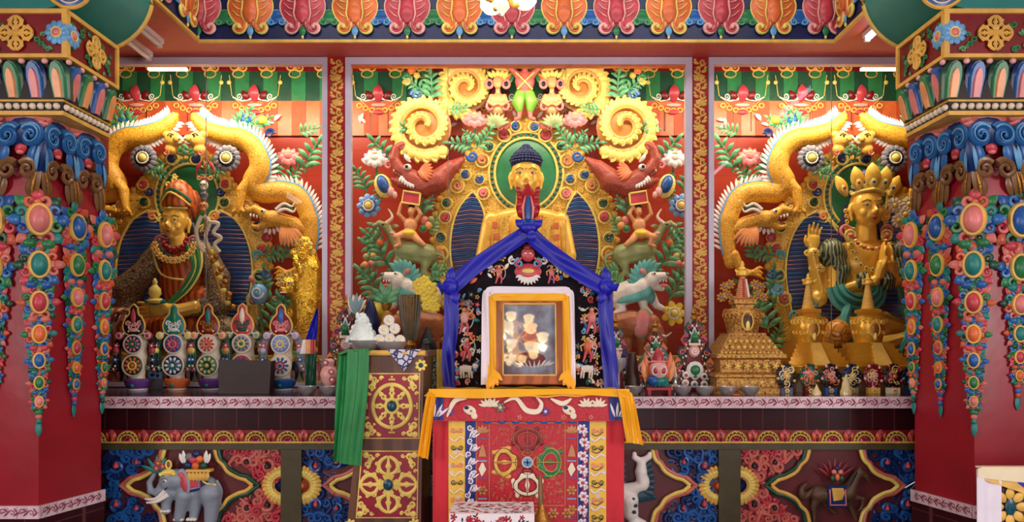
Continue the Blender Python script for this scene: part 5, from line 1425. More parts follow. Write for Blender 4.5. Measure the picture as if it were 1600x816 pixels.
# yellow cloth over the throne top -----------------------------------------
M = F(TF)
t = T('yellow_cloth', 'golden yellow silk laid over the throne top, hanging down at both corners', 'cloth', at(M, 824, 618))
mb = MB()
def top(u, v):
    yy = TF-.05+(TB-TF+.02)*v; x = (-.445+.935*u); f = 1 if v > .12 else 0
    return (x, yy, ZT+.004+.003*sin(u*40)+.003*sin(v*22+u*9))
vs = MB(); Mtop = Matrix(((1, 0, 0, 0), (0, 1, 0, 0), (0, 0, 1, 0), (0, 0, 0, 1)))
mb.sheet('ysilk', top, 50, 10, .006); mb.build('cloth_top', t)
mb = MB(M); mb.sheet('ysilk', lambda u, v: (672+u*309, 607+v*(11+3*sin(u*7)), 16+6*v+1.4*sin(u*27)), 60, 4, 1.5); mb.build('cloth_front', t)
def fall(p0, p1, w0, w1, nm):
    mb = MB(M)
    def fn(u, v):
        x = p0[0]+(p1[0]-p0[0])*v**.8; y = p0[1]+(p1[1]-p0[1])*v; w = w0+(w1-w0)*v
        return (x+(u-.5)*w, y+5*(u-.5), 22+3*sin(u*12+v*2)+2*sin(v*7))
    mb.sheet('ysilk', fn, 14, 18, 1.4); return mb.build(nm, t)
fall((678, 613), (664, 712), 14, 16, 'cloth_corner'); fall((972, 610), (988, 690), 24, 26, 'cloth_corner')
# small table with floral cloth ---------------------------------------------
M = F(2.9); t = T('small_table', 'low box table with white cloth printed with dark red flowers, before the throne', 'table', at(M, 768, 1130))
P['flor'] = mat('white floral cloth', (232, 222, 228), rough=.6, var=.03)
P['florr'] = mat('printed dark red flower', (160, 20, 36), rough=.6); P['florb'] = mat('printed black leaf', (40, 24, 40), rough=.6)
mb = MB(M); mb.box('flor', 702, 835, 803, 990, -86, 0); mb.build('cloth', t, smooth=False)
rnd = random.Random(3); mb = MB(M)
for i in range(60):
    x, y = rnd.uniform(706, 831), rnd.uniform(806, 840)
    k = i % 3
    if k == 0: mb.flower('florr', 'florr', x, y, rnd.uniform(4, 6.5), 5, .2)
    else: mb.leaf('florb' if k == 1 else 'florr', x, y, rnd.random()*6, 7, 1.5, .2, rise=.01)
mb.push(Matrix.Translation((0, 803, 0)) @ Matrix.Rotation(-PI/2, 4, 'X').inverted() @ Matrix.Translation((0, 0, 0)))
mb.pop()
for i in range(120):
    x, hh = rnd.uniform(706, 831), rnd.uniform(-82, -3)
    mb.ell('florr' if i % 3 else 'florb', x, 803, hh, rnd.uniform(2.5, 5), .35, rnd.uniform(2, 3.5), n=7, k=4)
mb.build('printed_flower', t)
# slim bronze vajra staff handle leaning before the throne (right of small table)
M = F(3.2); t = T('brush_handle', 'slim brown wooden handled duster standing right of the small floral table', 'duster', at(M, 845, 1110))
mb = MB(M); mb.tube('brown', [(844, 742, 0), (845, 790, 0)], [3, 4.5], n=10); mb.build('handle', t)
mb = MB(M); mb.lathe('goldd', 846, 1100, 0, [(22, 0), (20, 270), (14, 285), (7, 300), (4, 312)], 14); mb.build('brush_head', t)
# ================================================ WHEEL CHEST
dC = 3.7; M = F(dC); s = dC/FOC
t = T('painted_chest', 'narrow brown chest with gold wheel and crossed vajra on red panels', 'cabinet', at(M, 604, 990))
def q4(mb, m, a, b, c, d, h0, h1): # frustum plate: corners tl tr br bl
    mb.add(m, [(*p, h0) for p in (a, b, c, d)]+[(*p, h1) for p in (a, b, c, d)], [(4, 5, 6, 7), (3, 2, 1, 0), (0, 1, 5, 4), (1, 2, 6, 5), (2, 3, 7, 6), (3, 0, 4, 7)])
BX = [(571, 556), (662, 556), (655, 990), (523, 990)]
mb = MB(M); q4(mb, 'wood', *BX, -115, 0); mb.build('carcase', t, smooth=False)
mb = MB(M); mb.tube('goldp', [(577, 552, 1), (665, 552, 1)], 4.5, n=10); mb.box('wood', 572, 668, 549, 557, -115, 0); mb.build('top_rail', t)
def cpanel(c, kind):
    tl, tr, br, bl = c; cx = sum(p[0] for p in c)/4; cy = sum(p[1] for p in c)/4; w = (tr[0]-tl[0]+br[0]-bl[0])/4; hh = (bl[1]-tl[1])/2
    mb = MB(M); q4(mb, 'rose' if 0 else P.setdefault('crim', mat('crimson panel paint', (150, 20, 46), rough=.35)), tl, tr, br, bl, -1, 1.2); o = mb.build('door', t, smooth=False)
    mb = MB(M); mb.tube('goldl', [(*p, 1.5) for p in (tl, tr, br, bl, tl)], 1.2, n=5); mb.build('gold_border', o)
    mb = MB(M); g = 'goldl'
    for sx, sy, (px, py) in ((1, 1, tl), (-1, 1, tr), (-1, -1, br), (1, -1, bl)):
        mb.curl(g, px+sx*14, py+sy*9, 6.5, 1.2, 2.4, 0, sx*sy, 2, rh=.5, n=6); mb.curl(g, px+sx*8, py+sy*21, 6, 1.2, 2.3, PI/2, -sx*sy, 2, rh=.5, n=6)
        mb.curl(g, px+sx*24, py+sy*7, 4, 1.1, 1.7, 0, -sx*sy, 2, rh=.5, n=6); mb.ell(g, px+sx*6, py+sy*6, 2, 5, 5, 1.2); mb.ell(g, px+sx*12, py+sy*16, 2, 4, 5, 1.2); mb.curl(g, px+sx*5, py+sy*31, 3.6, 1, 1.5, 0, sx*sy, 2, rh=.5, n=6)
    mb.build('corner_scroll', o)
    mb = MB(M); R = w*.70
    if kind == 'wheel':
        mb.ring(g, cx, cy, 2, R, R*1.12, 3.0, 1.4, n=40); mb.ring(g, cx, cy, 2.5, R*.32, R*.36, 2.6, 1.6, n=24)
        for i in range(8):
            a = TAU*i/8; k = 1.12 if abs(sin(a)) > .9 else 1
            for q, (r, ww) in enumerate(((.45, 3), (.6, 5.2), (.78, 4.2), (.93, 2.5))): mb.ell(g, cx+cos(a)*R*r, cy+sin(a)*R*r*1.1, 2, 4.2, ww, 1.6, a, 8, 5)
            mb.ell('brown', cx+cos(a)*R*.63, cy+sin(a)*R*.66*1.05, 3.4, 2, 1.4, .8, a, 7, 4)
        for i in range(4):
            a = PI/2*i
            for dx, dy in ((0, 0), (-3.5, 0), (3.5, 0), (0, -4)): mb.ell(g, cx+cos(a)*R*1.32+(dx if i % 2 else dy), cy+sin(a)*R*1.38+(dy if i % 2 else dx), 2, 1.9)
        for i in range(4): a = PI/4+PI/2*i; mb.ell(g, cx+cos(a)*R*1.3, cy+sin(a)*R*1.35, 2, 2.6)
    else: mb.vajra(g, cx, cy, w*.98, h=2, w=2.6, flat=.6)
    mb.build('gold_emblem', o)
    mb = MB(M); mb.ell(P.setdefault('hub', mat('dark teal hub paint', (24, 92, 110), rough=.3, rgb2=(14, 50, 70), scale=90)), cx, cy, 4.5, w*.17, w*.20, 2.6); mb.build('hub', o)
cpanel([(572, 584), (656, 584), (655, 685), (568, 685)], 'wheel'); cpanel([(566, 705), (654, 705), (652, 809), (557, 809)], 'vajra')
for x, y in ((658, 571), (648, 819), (548, 820)):
    mb = MB(M); mb.flower('goldl', P['hub'], x, y, 9.5, 7, 2, core=.42); mb.build('corner_flower', t)
# blue brocade triangle on the chest
M = F(dC); t = T('brocade_pennant', 'small navy and white brocade triangle hanging over the chest top', 'cloth', at(M, 632, 580))
P['nbr'] = mat('navy white brocade', (206, 206, 226), rough=.5, rgb2=(34, 40, 96), kind='edge', scale=34, ramp=(.10, .14))
mb = MB(M); mb.sheet('nbr', lambda u, v: (606+52*u*(1-v)+26*v, 546+34*v, 6+1.2*sin(u*9)), 16, 10, 1); mb.build('cloth', t)
# side hanging brocade between chest and throne
t = T('embroidered_hanging', 'narrow dark embroidered hanging with yellow edge between chest and throne', 'hanging', at(F(4.1), 685, 816))
M = F(4.1); mb = MB(M); mb.sheet('yelbr', lambda u, v: (682+12*u, 546+230*v, 1.2*sin(u*8)), 8, 6, 1); mb.build('yellow_edge', t)
P['lace'] = mat('black and silver lace', (176, 170, 150), rough=.5, rgb2=(24, 22, 26), kind='edge', scale=70, ramp=(.1, .16))
mb = MB(M); mb.sheet('lace', lambda u, v: (668+16*u, 546+230*v, -3+1.2*sin(u*8)), 8, 6, 1); mb.build('lace_field', t)
# green scarf ----------------------------------------------------------------
M = F(dC-.03); t = T('green_scarf', 'bright green silk scarf hanging over the left side of the brown chest', 'scarf', at(M, 552, 722))
mb = MB(M); mb.sheet('gsilk', lambda u, v: (544+34*u-v*10+2*sin(v*5), 546+177*v+4*u*v, 8+1.5*sin(u*12+v*2)), 22, 30, 1.5); mb.build('front_fall', t)
mb = MB(M); mb.sheet('gsilk', lambda u, v: (528+24*u-6*v*(1-u), 556+166*v-30*(1-u)*v*0, 2+3*sin(u*11+v*3)), 16, 24, 1.5); mb.build('rear_fall', t)
mb = MB(M); mb.poly('gsilk', [(530, 552), (545, 546), (578, 545), (578, 548), (546, 550), (531, 556)], -30, 8, .6); mb.build('top_fold', t)
# right foreground table ------------------------------------------------------
M = F(3.0); t = T('side_table', 'corner of a table with white draped cloth and painted yellow flower at the lower right', 'table', at(M, 1640, 1100))
mb = MB(M); mb.box('dbrown', 1566, 1900, 748, 1100, -40, 0); mb.build('body', t, smooth=False)
mb = MB(M); mb.sheet('wsilk', lambda u, v: (1524+37*u+1*v, 733+340*v, 4+2*sin(u*8+v)), 10, 10, 1.5); mb.build('cloth_side', t)
P['crm'] = mat('cream cotton cloth', (236, 222, 186), rough=.6, var=.05)
mb = MB(M); mb.sheet('crm', lambda u, v: (1524+370*u, 731+(14+26*(1-u)*u*2)*v, 7-v+1.5*sin(u*10)), 30, 6, 1.5); mb.box('crm', 1530, 1900, 729.5, 732, -10, 5); mb.build('cloth_edge', t)
mb = MB(M); mb.sheet('crm', lambda u, v: (1536+60*u, 738+u*14+(12+6*u)*v, 5+1*v), 12, 4, 1.5); mb.mats[0] = P['goldp']; mb.build('cloth_fold', t)
mb = MB(M)
for k in range(3):
    for i in range(8): a = TAU*i/8; mb.leaf('yellow', 1577+cos(a)*9+k*62, 792+sin(a)*11, a, 21, 7, 1, rise=.05)
mb.mats = [P['goldp']]; mb.build('painted_flower', t)
mb = MB(M); [mb.ell(P['hub'], 1577+k*62, 792, 3, 9, 13, 2) for k in range(3)]; mb.build('flower_centre', t)
mb = MB(M); mb.sheet('bsilk', lambda u, v: (1584+60*u, 750+(50-20*u)*v*u+2, 5+sin(u*6)), 10, 6, 1.5); mb.build('blue_drape', t)
# ================================================ SIDE CASES
def dragon(mm, cx, nm, case):
    M = F(5.45) @ mm; O = Matrix.Translation((cx, 0, 0)); M = M @ O
    t = T('yellow_dragon', 'yellow scaled dragon with white spines curling over the %s side of the %s case' % (nm, case), 'carved dragon', at(M, 150, 520))
    spine = smoothpts([(14, 182, 4), (34, 202, 6), (62, 214, 8), (92, 220, 8), (112, 238, 8), (119, 264, 8), (108, 288, 6), (120, 300, 2), (146, 300, 0), (174, 306, 2), (190, 332, 4), (196, 366, 6), (192, 410, 8)], 6)
    K = len(spine); R = []
    for i in range(K):
        u = i/(K-1); R.append(4+12*sin(PI*min(1, u*1.6+.05))**.7 if u < .35 else 16-2*sin(u*9) if u < .85 else 16-6*(u-.85)/.15)
    mb = MB(M); mb.tube('scale', spine, R, [r*.8 for r in R], n=14); mb.ell('scale', *spine[0], 5, 5, 5); mb.ell('scale', *spine[-1], 10, 12, 8)
    mb.build('scaly_body', t)
    mb = MB(M)
    for i in range(2, K-3):
        a, b = spine[i-1], spine[i+1]; dx, dy = b[0]-a[0], b[1]-a[1]; l = math.hypot(dx, dy); nx, ny = dy/l, -dx/l
        r = R[i]; p = spine[i]; ang = math.atan2(ny, nx)
        mb.leaf('white', p[0]+nx*r*.8, p[1]+ny*r*.8, ang-.6, 17, 2.6, p[2]-1, rise=.05, n=5, K=4)
        if i < 14: mb.leaf('white', p[0]-nx*r*.8, p[1]-ny*r*.8, ang+PI+.5, 13, 2.8, p[2]-1, rise=.05, n=5, K=4)
    mb.build('white_spine', t)
    mb = MB(M); ed = []
    for i in range(1, K-2):
        a, b = spine[i-1], spine[min(K-1, i+1)]; dx, dy = b[0]-a[0], b[1]-a[1]; l = math.hypot(dx, dy); ed.append((spine[i][0]+dy/l*R[i]*.95, spine[i][1]-dx/l*R[i]*.95, spine[i][2]+3))
    mb.tube('lblue', ed, 1.8, n=5); mb.build('blue_edge', t)
    mb = MB(M) # fore leg with claws
    limb(mb, 'scale', [(106, 284, 8), (92, 300, 12), (88, 326, 14)], [12, 9, 6])
    for q in (-.8, 0, .8): mb.tube('scale', [(88, 326, 14), (88+12*sin(q), 334, 16), (88+15*sin(q), 342, 14)], [4, 3.4, 1.2], n=7)
    blob(mb, 'leg', t, .008, 'scale', 3)
    mb = MB(M); limb(mb, 'scale', [(188, 400, 8), (176, 424, 10), (162, 428, 12)], [10, 7, 5])
    for q in (-.7, 0, .7): mb.tube('scale', [(162, 428, 12), (148, 426+10*q, 13), (140, 430+12*q, 12)], [3.6, 3, 1], n=7)
    blob(mb, 'leg', t, .008, 'scale', 3)
    # head
    mb = MB(M); mb.ell('scale', 138, 344, 10, 17, 14, 12); limb(mb, 'scale', [(128, 340, 14), (114, 330, 16), (104, 332, 16)], [10, 7, 6]); limb(mb, 'scale', [(130, 352, 12), (118, 358, 14), (110, 356, 14)], [7, 5, 4])
    limb(mb, 'scale', [(150, 346, 8), (168, 352, 6), (186, 360, 4)], [12, 13, 12])
    blob(mb, 'head', t, .008, 'scale', 3)
    mb = MB(M)
    for i in range(7): mb.leaf('lorange', 154, 352, .35+i*.16, 46-i*2, 5, 12+i*.4, rise=.1, bend=.5)
    mb.build('orange_mane', t)
    mb = MB(M); 
    for i in range(10): a = -.4+i*.35; mb.leaf('white', 137+cos(a)*14, 346+sin(a)*13, a, 10, 2.6, 12, rise=.05)
    for q in (0, 7): mb.tube('white', smoothpts([(148, 334-q*.3, 16+q), (160, 330-q, 17+q), (172, 334-q, 16+q), (176, 328-q, 16+q)], 4), taper(3, 1, 13), n=6)
    mb.build('ruff_and_horns', t)
    mb = MB(M); mb.ell('white', 128, 334, 22, 4, 3.6, 3); mb.ell('black', 127, 334, 24.5, 1.8)
    for q in range(4): mb.leaf('white', 108+q*5, 336+q, PI/2, 7, 1.5, 19)
    mb.ell('red', 114, 345, 15, 8, 4, 4); mb.curl('goldl', 103, 327, 5, 1.1, 1.8, 0, 1, 20); mb.build('face_detail', t)
    return t
def birdheads(mm, cx, nm, case):
    M = F(5.4) @ mm @ Matrix.Translation((cx, 0, 0))
    t = T('mask_head', '%s one of two facing yellow mask heads, top of the %s case' % (nm, case), 'carved mask', at(M, 16, 242))
    mb = MB(M); mb.ell('lorange', 18, 220, 4, 14, 13, 9); mb.ell('lorange', 22, 234, 3, 10, 9, 7); mb.ell('lorange', 28, 212, 3, 8, 7, 6); limb(mb, 'lorange', [(10, 220, 8), (3, 223, 10)], [7, 3])
    blob(mb, 'head', t, .006, P.setdefault('maskc', mat('mask yellow', (236, 184, 80), rough=.4)), 2)
    mb = MB(M); mb.leaf('cream', 12, 215, PI*.85, 14, 4, 10, rise=.1); mb.leaf('cream', 12, 226, PI*1.1, 13, 4, 10, rise=.1); mb.build('beak', t)
    mb = MB(M); mb.tube('black', [(3, 221, 13), (14, 221, 14)], .6, n=4); mb.tube('black', [(14, 214, 12), (20, 212, 13), (24, 215, 12)], .8, n=4); mb.ell('black', 18, 216, 13, 1.6); mb.curl('salmon', 26, 240, 6, 1.1, 1.6, 0, 1, 8); mb.build('face_paint', t)
def sidecase(cx, case, only):
    for sg, nm in ((1, 'right'), (-1, 'left')):
        mm = Matrix.Identity(4) if sg > 0 else mirr(cx)
        dragon(mm, cx, nm, case); birdheads(mm, cx, nm, case)
        M = F(5.38) @ mm @ Matrix.Translation((cx, 0, 0))
        daisy(M, 65, 248, 21, 'grey', 'black', 'goldl', 'dark grey and white daisy under the %s dragon in the %s case' % (nm, case), 14)
        M = F(5.5) @ mm @ Matrix.Translation((cx, 0, 0))
        lotus(M, 162, 246, 18, 'pink lotus bud beyond the %s dragon of the %s case' % (nm, case), 'pink', 'salmon')
        plant(M, 150, 300, 'green leaf sprays behind the %s dragon in the %s case' % (nm, case),
              [(4, 250, -1.5, 40) if sg > 0 else (4, 248, -1.6, 30), (30, 255, .2, 34), (55, 268, 2.6, 30), (75, 195, -.3, 50), (80, 200, -1.2, 40), (130, 275, -1.1, 46), (160, 290, -1.3, 40), (185, 270, -1.4, 60), (150, 330, -1.0, 40),
               (176, 210, -.6, 34), (100, 230, 2.9, 26), (120, 400, -.3, 40), (150, 410, -1.5, 46), (110, 200, -.9, 30)],
              [(95, 185, 10, 'blue', 1), (132, 210, 9, 'dblue', -1), (138, 248, 8, 'lblue', 1), (140, 308, 11, 'blue', 1), (182, 330, 9, 'lblue', -1), (55, 300, 8, 'dblue', 1)],
              [(122, 190, 7, 'yellow'), (104, 198, 6, 'green'), (128, 224, 6, 'orange'), (178, 290, 6, 'goldp'), (134, 284, 5, 'red'), (128, 372, 8, 'rose')])
        M = F(5.5) @ mm @ Matrix.Translation((cx, 0, 0))
        plant(M, 140, 555, 'slender green stems with teal curls low at the %s of the %s case' % (nm, case),
              [(130, 520, -1.5, 60), (118, 480, -.7, 50), (128, 460, -2.0, 44), (140, 500, -.8, 46), (128, 545, -2.3, 40), (150, 560, -1.2, 60), (150, 480, -1.2, 50)],
              [(118, 452, 12, 'lblue', 1), (112, 400, 10, 'tealb', -1), (140, 500, 11, 'tealb', 1), (126, 428, 9, 'blue', 1), (140, 470, 8, 'salmon', -1)])
    S = [(0, 236), (30, 240), (56, 262), (74, 290), (100, 312), (120, 350), (130, 400), (126, 450), (110, 500), (96, 594)]
    bs = []
    for x, y, r, c, d in ((18, 250, 8, 'dblue', 1), (50, 262, 7, 'dgreen', 1), (64, 290, 7, 'rose', -1), (62, 318, 7, 'dgreen', 1), (48, 340, 8, 'lorange', 1), (96, 325, 9, 'lorange', 1), (114, 356, 8, 'dgreen', -1), (120, 390, 8, 'rose', 1), (116, 432, 8, 'dblue', 1), (108, 468, 9, 'salmon', 1)):
        bs += [(cx+x, y, r, c, d), (cx-x, y, r, c, -d)]
    wg = [(56, 330), (80, 345), (98, 376), (106, 420), (100, 470), (84, 520), (40, 540), (10, 500), (10, 420), (20, 370)]
    M = F(5.62)
    aureole('gold aureole with a large blue rayed oval behind the statue in the %s case' % case, M, S, (cx+8, 308, 44, 50), [[(cx+x, y) for x, y in wg], [(cx-x, y) for x, y in wg]], bs, seed=7 if case == 'left' else 8, ccx=cx)
sidecase(291, 'left', 1)
sidecase(1331, 'right', -1)
# ------------------------------------------------ left statue: robed master with lotus hat
P['rbroc'] = mat('grey gold brocade robe', (150, 130, 96), rough=.4, rgb2=(52, 40, 36), kind='edge', scale=45, bump=.3, ramp=(.03, .12), metal=.2)
P['orobe'] = mat('orange gold robe', (206, 104, 44), rough=.38, rgb2=(150, 62, 30), kind='wave', scale=7, bump=.2, metal=.15)
P['stripe'] = mat('white and orange folded robe', (226, 206, 186), rough=.4, rgb2=(176, 84, 50), kind='wave', scale=5, bump=.2)
M = F(5.33); t = T('hatted_master_statue', 'gilded seated master in brocade robes and lotus hat holding a skull staff, left case', 'statue', at(M, 280, 562))
g = 'golds'; hx, hy = 277, 348
mb = MB(M); headblob(mb, g, hx, hy, 20.5, 29.5, 4, -.5); mb.tube(g, [(280, 366, 2), (282, 386, 0)], [14, 16], n=12)
blob(mb, 'head', t, .006, g, 3); face(None, M, t, hx, hy, 20.5, 29.5, 25.5, hf=-.5)
mb = MB(M); mb.ell('black', 284, 345, -6, 19, 30, 14); mb.tube('black', [(296, 350, -4), (304, 375, -4), (318, 400, 2)], [9, 11, 8], n=10); mb.build('black_hair', t)
mb = MB(M) # hat
mb.lathe('orobe', 282, 326, 4, [(24, 0), (25, 8), (23, 22), (18, 34), (9, 42), (2, 45)], 20, sh=.9)
mb.ell('orobe', 298, 318, -4, 14, 24, 12); mb.build('lotus_hat', t)
mb = MB(M); mb.tube('goldl', smoothpts([(257, 326, 12), (262, 318, 20), (276, 306, 26), (290, 312, 24), (304, 324, 16)], 4), 1.8, n=6); mb.tube('green', smoothpts([(258, 322, 13), (264, 312, 20), (277, 300, 24), (292, 306, 22), (306, 318, 15)], 4), 2.2, n=6)
mb.tube('goldl', [(258, 328, 12), (276, 329, 24), (300, 328, 16)], 2.2, n=6); mb.build('hat_trim', t)
mb = MB(M)
for x, y, r in ((268, 290, 6), (278, 284, 7), (289, 288, 6), (278, 277, 5)): mb.curl('goldl', x, y, r, 1.3, r*.34, 0, 1, 10)
mb.ell('rose', 279, 290, 12, 3); mb.build('hat_crest', t)
mb = MB(M); mb.ell('orobe', 286, 430, -4, 38, 62, 26, n=18, k=12); mb.ell('orobe', 284, 392, -4, 40, 20, 20); mb.ell('orobe', 320, 470, 8, 34, 26, 24); mb.ell('orobe', 285, 520, 14, 70, 30, 34)
blob(mb, 'orange_robe', t, .009, 'orobe', 4)
mb = MB(M); limb(mb, 'rbroc', [(250, 392, 0), (228, 428, 4), (200, 452, 12), (180, 462, 18)], [17, 20, 20, 16]); limb(mb, 'rbroc', [(322, 396, 0), (344, 434, 8), (346, 476, 16), (316, 484, 30)], [16, 19, 21, 14])
mb.ell('rbroc', 262, 396, 2, 26, 20, 20); mb.ell('rbroc', 312, 396, 0, 24, 22, 18); limb(mb, 'rbroc', [(222, 430, 0), (200, 470, 4), (196, 520, 8)], [16, 20, 22])
mb.ell('rbroc', 345, 525, 12, 44, 34, 30)
blob(mb, 'brocade_sleeves', t, .009, 'rbroc', 4)
mb = MB(M); mb.ell('stripe', 196, 514, 18, 52, 34, 28, n=20, k=12); mb.ell('stripe', 232, 530, 22, 50, 24, 26)
blob(mb, 'striped_skirt', t, .009, 'stripe', 4)
mb = MB(M); rndl = random.Random(2)
for k in range(9): mb.tube(('orange', 'dgreen', 'white', 'brown')[k % 4], smoothpts([(152+k*9, 528-k, 40-abs(k-4)*2), (172+k*8, 500-k*2, 48-abs(k-4)*2), (200+k*6, 488+k, 46-abs(k-4))], 4), 2.2, n=6)
for k in range(4): mb.tube(('green', 'goldl')[k % 2], smoothpts([(300+k*7, 386, 18), (314+k*4, 420, 26), (300+k*4, 452, 30), (280+k*2, 476, 34)], 4), 1.8 if k % 2 else 3.4, n=6)
mb.tube('goldl', smoothpts([(246, 388, 18), (262, 430, 22), (300, 440, 26)], 4), 1.6, n=5); mb.build('robe_hem', t)
mb = MB(M)
for i in range(13): a = PI*.02+PI*.96*i/12; mb.flower('goldl', 'orange', 283+cos(a)*30, 384+sin(a)*26, 6, 6, 22+4*sin(a))
for i in range(9): a = PI*i/8; mb.ell('red', 283+cos(a)*18, 376+sin(a)*16, 20+4*sin(a), 3.4); mb.ell('dred', 283+cos(a)*15, 380+sin(a)*18, 19+4*sin(a), 3.4)
for x in (257, 309): mb.ring('salmon', x, 378, 16, 6, 6, 2.4, n=16); mb.ell('grey', x, 378, 16, 4); [mb.ell('goldl', x+q*3, 394+abs(q)*3, 16, 4, 7, 3) for q in (-1, 0, 1)]
mb.build('necklace', t)
mb = MB(M); limb(mb, g, [(322, 482, 34), (298, 488, 40), (280, 484, 44)], [11, 11, 8]); hand(mb, g, 284, 484, 44, PI*.98, 52, -1, .25); limb(mb, g, [(184, 462, 28), (172, 466, 30)], [9, 8]); hand(mb, g, 180, 462, 30, PI*.95, 30, 1, .8)
blob(mb, 'hands', t, .0055, g, 2)
mb = MB(M); mb.lathe('goldl', 268, 477, 52, [(10, 0), (12, 4), (5, 8), (9, 14), (8, 22), (3, 28), (4, 32), (1, 38)], 14); mb.tube('teal', [(254, 474, 52), (268, 476, 54), (284, 474, 52)], [3, 4, 3], n=7); mb.build('vase', t)
# skull staff
t = T('skull_staff', 'thin trident staff with three stacked heads and white ribbons, leaning beside the hatted master', 'staff', at(F(5.2), 350, 470))
M = F(5.2); mb = MB(M); mb.tube('goldd', [(323, 300, 10), (326, 380, 10), (350, 470, 6)], 2, n=7); mb.build('pole', t)
mb = MB(M)
for q, a in ((0, 0), (-13, .8), (13, -.8)): mb.tube('rose' if q else 'goldd', smoothpts([(325, 284, 10), (325+q, 276, 10), (325+q*.8, 262, 10), (325+q*.15, 250, 10)], 4), [2+1.5*sin(i) for i in range(13)], n=6)
mb.curl('goldl', 316, 280, 5, 1, 1.4, 0, 1, 12); mb.curl('goldl', 334, 280, 5, 1, 1.4, PI, -1, 12); mb.build('trident', t)
for i, c in enumerate(('cream', 'grey', 'lorange')):
    mb = MB(M); y = 292+i*16; mb.ell(c, 324, y, 12, 6.5, 7.5, 6); mb.ell(c, 324, y+6, 14, 4, 3, 4)
    for sg in (1, -1): mb.ell('black', 324+sg*2.5, y, 17.5, 1.4)
    mb.build('small_head', t)
mb = MB(M)
for k, pts in enumerate(([(322, 340), (314, 362), (318, 384), (326, 396)], [(326, 340), (334, 352), (328, 372), (334, 392)], [(330, 350), (348, 352), (340, 366), (352, 374), (342, 384), (350, 396)])): mb.tube('cream', [(p[0], p[1], 16) for p in smoothpts(pts, 5)], 3, 1.4, n=6)
mb.build('white_ribbon', t)
mb = MB(M)
for k in range(14): mb.ell('goldd' if k % 3 else 'goldl', 338+k*2.2+4*sin(k*2), 396+k*6.5, 14, 4.5, 5, 4)
mb.build('gold_tassels', t)
# gold beast at the right foot
M = F(5.3); t = T('golden_lion', 'glittering golden upright lion figure beside the right frame of the left case', 'statue', at(M, 474, 562))
P['shine'] = mat('glittering gold leaf', (250, 200, 70), rough=.2, metal=.85, bump=.9, bscale=70)
mb = MB(M); limb(mb, 'shine', [(478, 380, 0), (484, 420, 4), (480, 470, 6), (478, 530, 6)], [12, 20, 24, 22]); mb.ell('shine', 455, 448, 10, 15, 16, 13); mb.ell('shine', 450, 456, 18, 9, 8, 7); limb(mb, 'shine', [(470, 480, 10), (452, 500, 16), (456, 540, 14)], [12, 9, 8])
for k in range(9): mb.ell('shine', 466+(k % 3)*12, 400+k*15, 14, 10, 8, 8)
limb(mb, 'shine', [(484, 540, 4), (480, 558, 6)], [14, 12]); blob(mb, 'body', t, .007, 'shine', 2)
mb = MB(M); rnd = random.Random(12)
for i in range(60):
    y = rnd.uniform(380, 555); x = 480+rnd.uniform(-16, 14); mb.curl(rnd.choice(('shine', 'goldl', 'gold')), x, y, rnd.uniform(5, 9), 1.2, 2.4, rnd.random()*6, rnd.choice((1, -1)), 22-abs(x-480)*.5)
for i in range(12): mb.leaf('shine', 474+rnd.uniform(-8, 14), 400+i*13, PI*.5+rnd.uniform(-1, 1), 22, 4, 22, rise=.2)
mb.build('gold_flames', t)
mb = MB(M)
for q in (-5, 5): mb.ell('white', 454+q, 444, 22, 3, 2.6, 2); mb.ell('black', 454+q, 444, 24, 1.3)
mb.ell('red', 451, 461, 23, 5, 3, 3); mb.tube('white', [(446, 459, 25), (456, 459, 25)], .9, n=4)
for i in range(9): a = PI+i*PI/8; mb.curl('goldl', 455+cos(a)*16, 446+sin(a)*16, 5, 1.1, 1.6, a, 1, 12)
mb.build('face_detail', t)
# blue lotus bird bud
M = F(5.35); t = T('blue_shell_flower', 'pale blue coiled shell flower right of the blue rayed oval, left case', 'carved flower', at(M, 408, 482))
mb = MB(M); mb.ell('lblue', 406, 460, 4, 14, 17, 9); mb.curl('white', 406, 458, 12, 1.5, 2, 0, 1, 11); mb.leaf('pink', 400, 444, -2, 14, 4, 8); mb.build('petal', t); mb = MB(M); mb.tube('lgreen', [(406, 474, 0), (410, 520, 0), (408, 601, 0)], 2.4, n=6); mb.build('stem', t)
# ------------------------------------------------ right statue: four armed
M = F(5.33); t = T('four_armed_statue', 'golden four armed crowned figure with joined palms and turquoise scarves, right case', 'statue', at(M, 1350, 562))
hx, hy = 1351, 326
mb = MB(M); headblob(mb, g, hx, hy, 24, 34, 4, .42); mb.tube(g, [(1352, 350, 2), (1353, 378, 0)], [15, 17], n=14)
mb.ell(g, 1354, 408, -4, 44, 38, 24, n=20, k=12); mb.ell(g, 1352, 450, -4, 34, 48, 22); mb.ell(g, 1352, 388, -4, 50, 16, 16)
limb(mb, g, [(1302, 398, -14), (1280, 466, -6), (1268, 396, 4)], [13, 15, 9]); limb(mb, g, [(1304, 404, 0), (1302, 456, 10), (1352, 442, 30)], [15, 14, 9])
limb(mb, g, [(1402, 398, -14), (1426, 462, -6), (1424, 396, 4)], [13, 15, 9]); limb(mb, g, [(1402, 404, 0), (1410, 452, 10), (1384, 442, 30)], [15, 14, 9])
hand(mb, g, 1268, 392, 4, -PI*.47, 44, 1, .35); hand(mb, g, 1424, 392, 4, -PI*.53, 42, -1, .6)
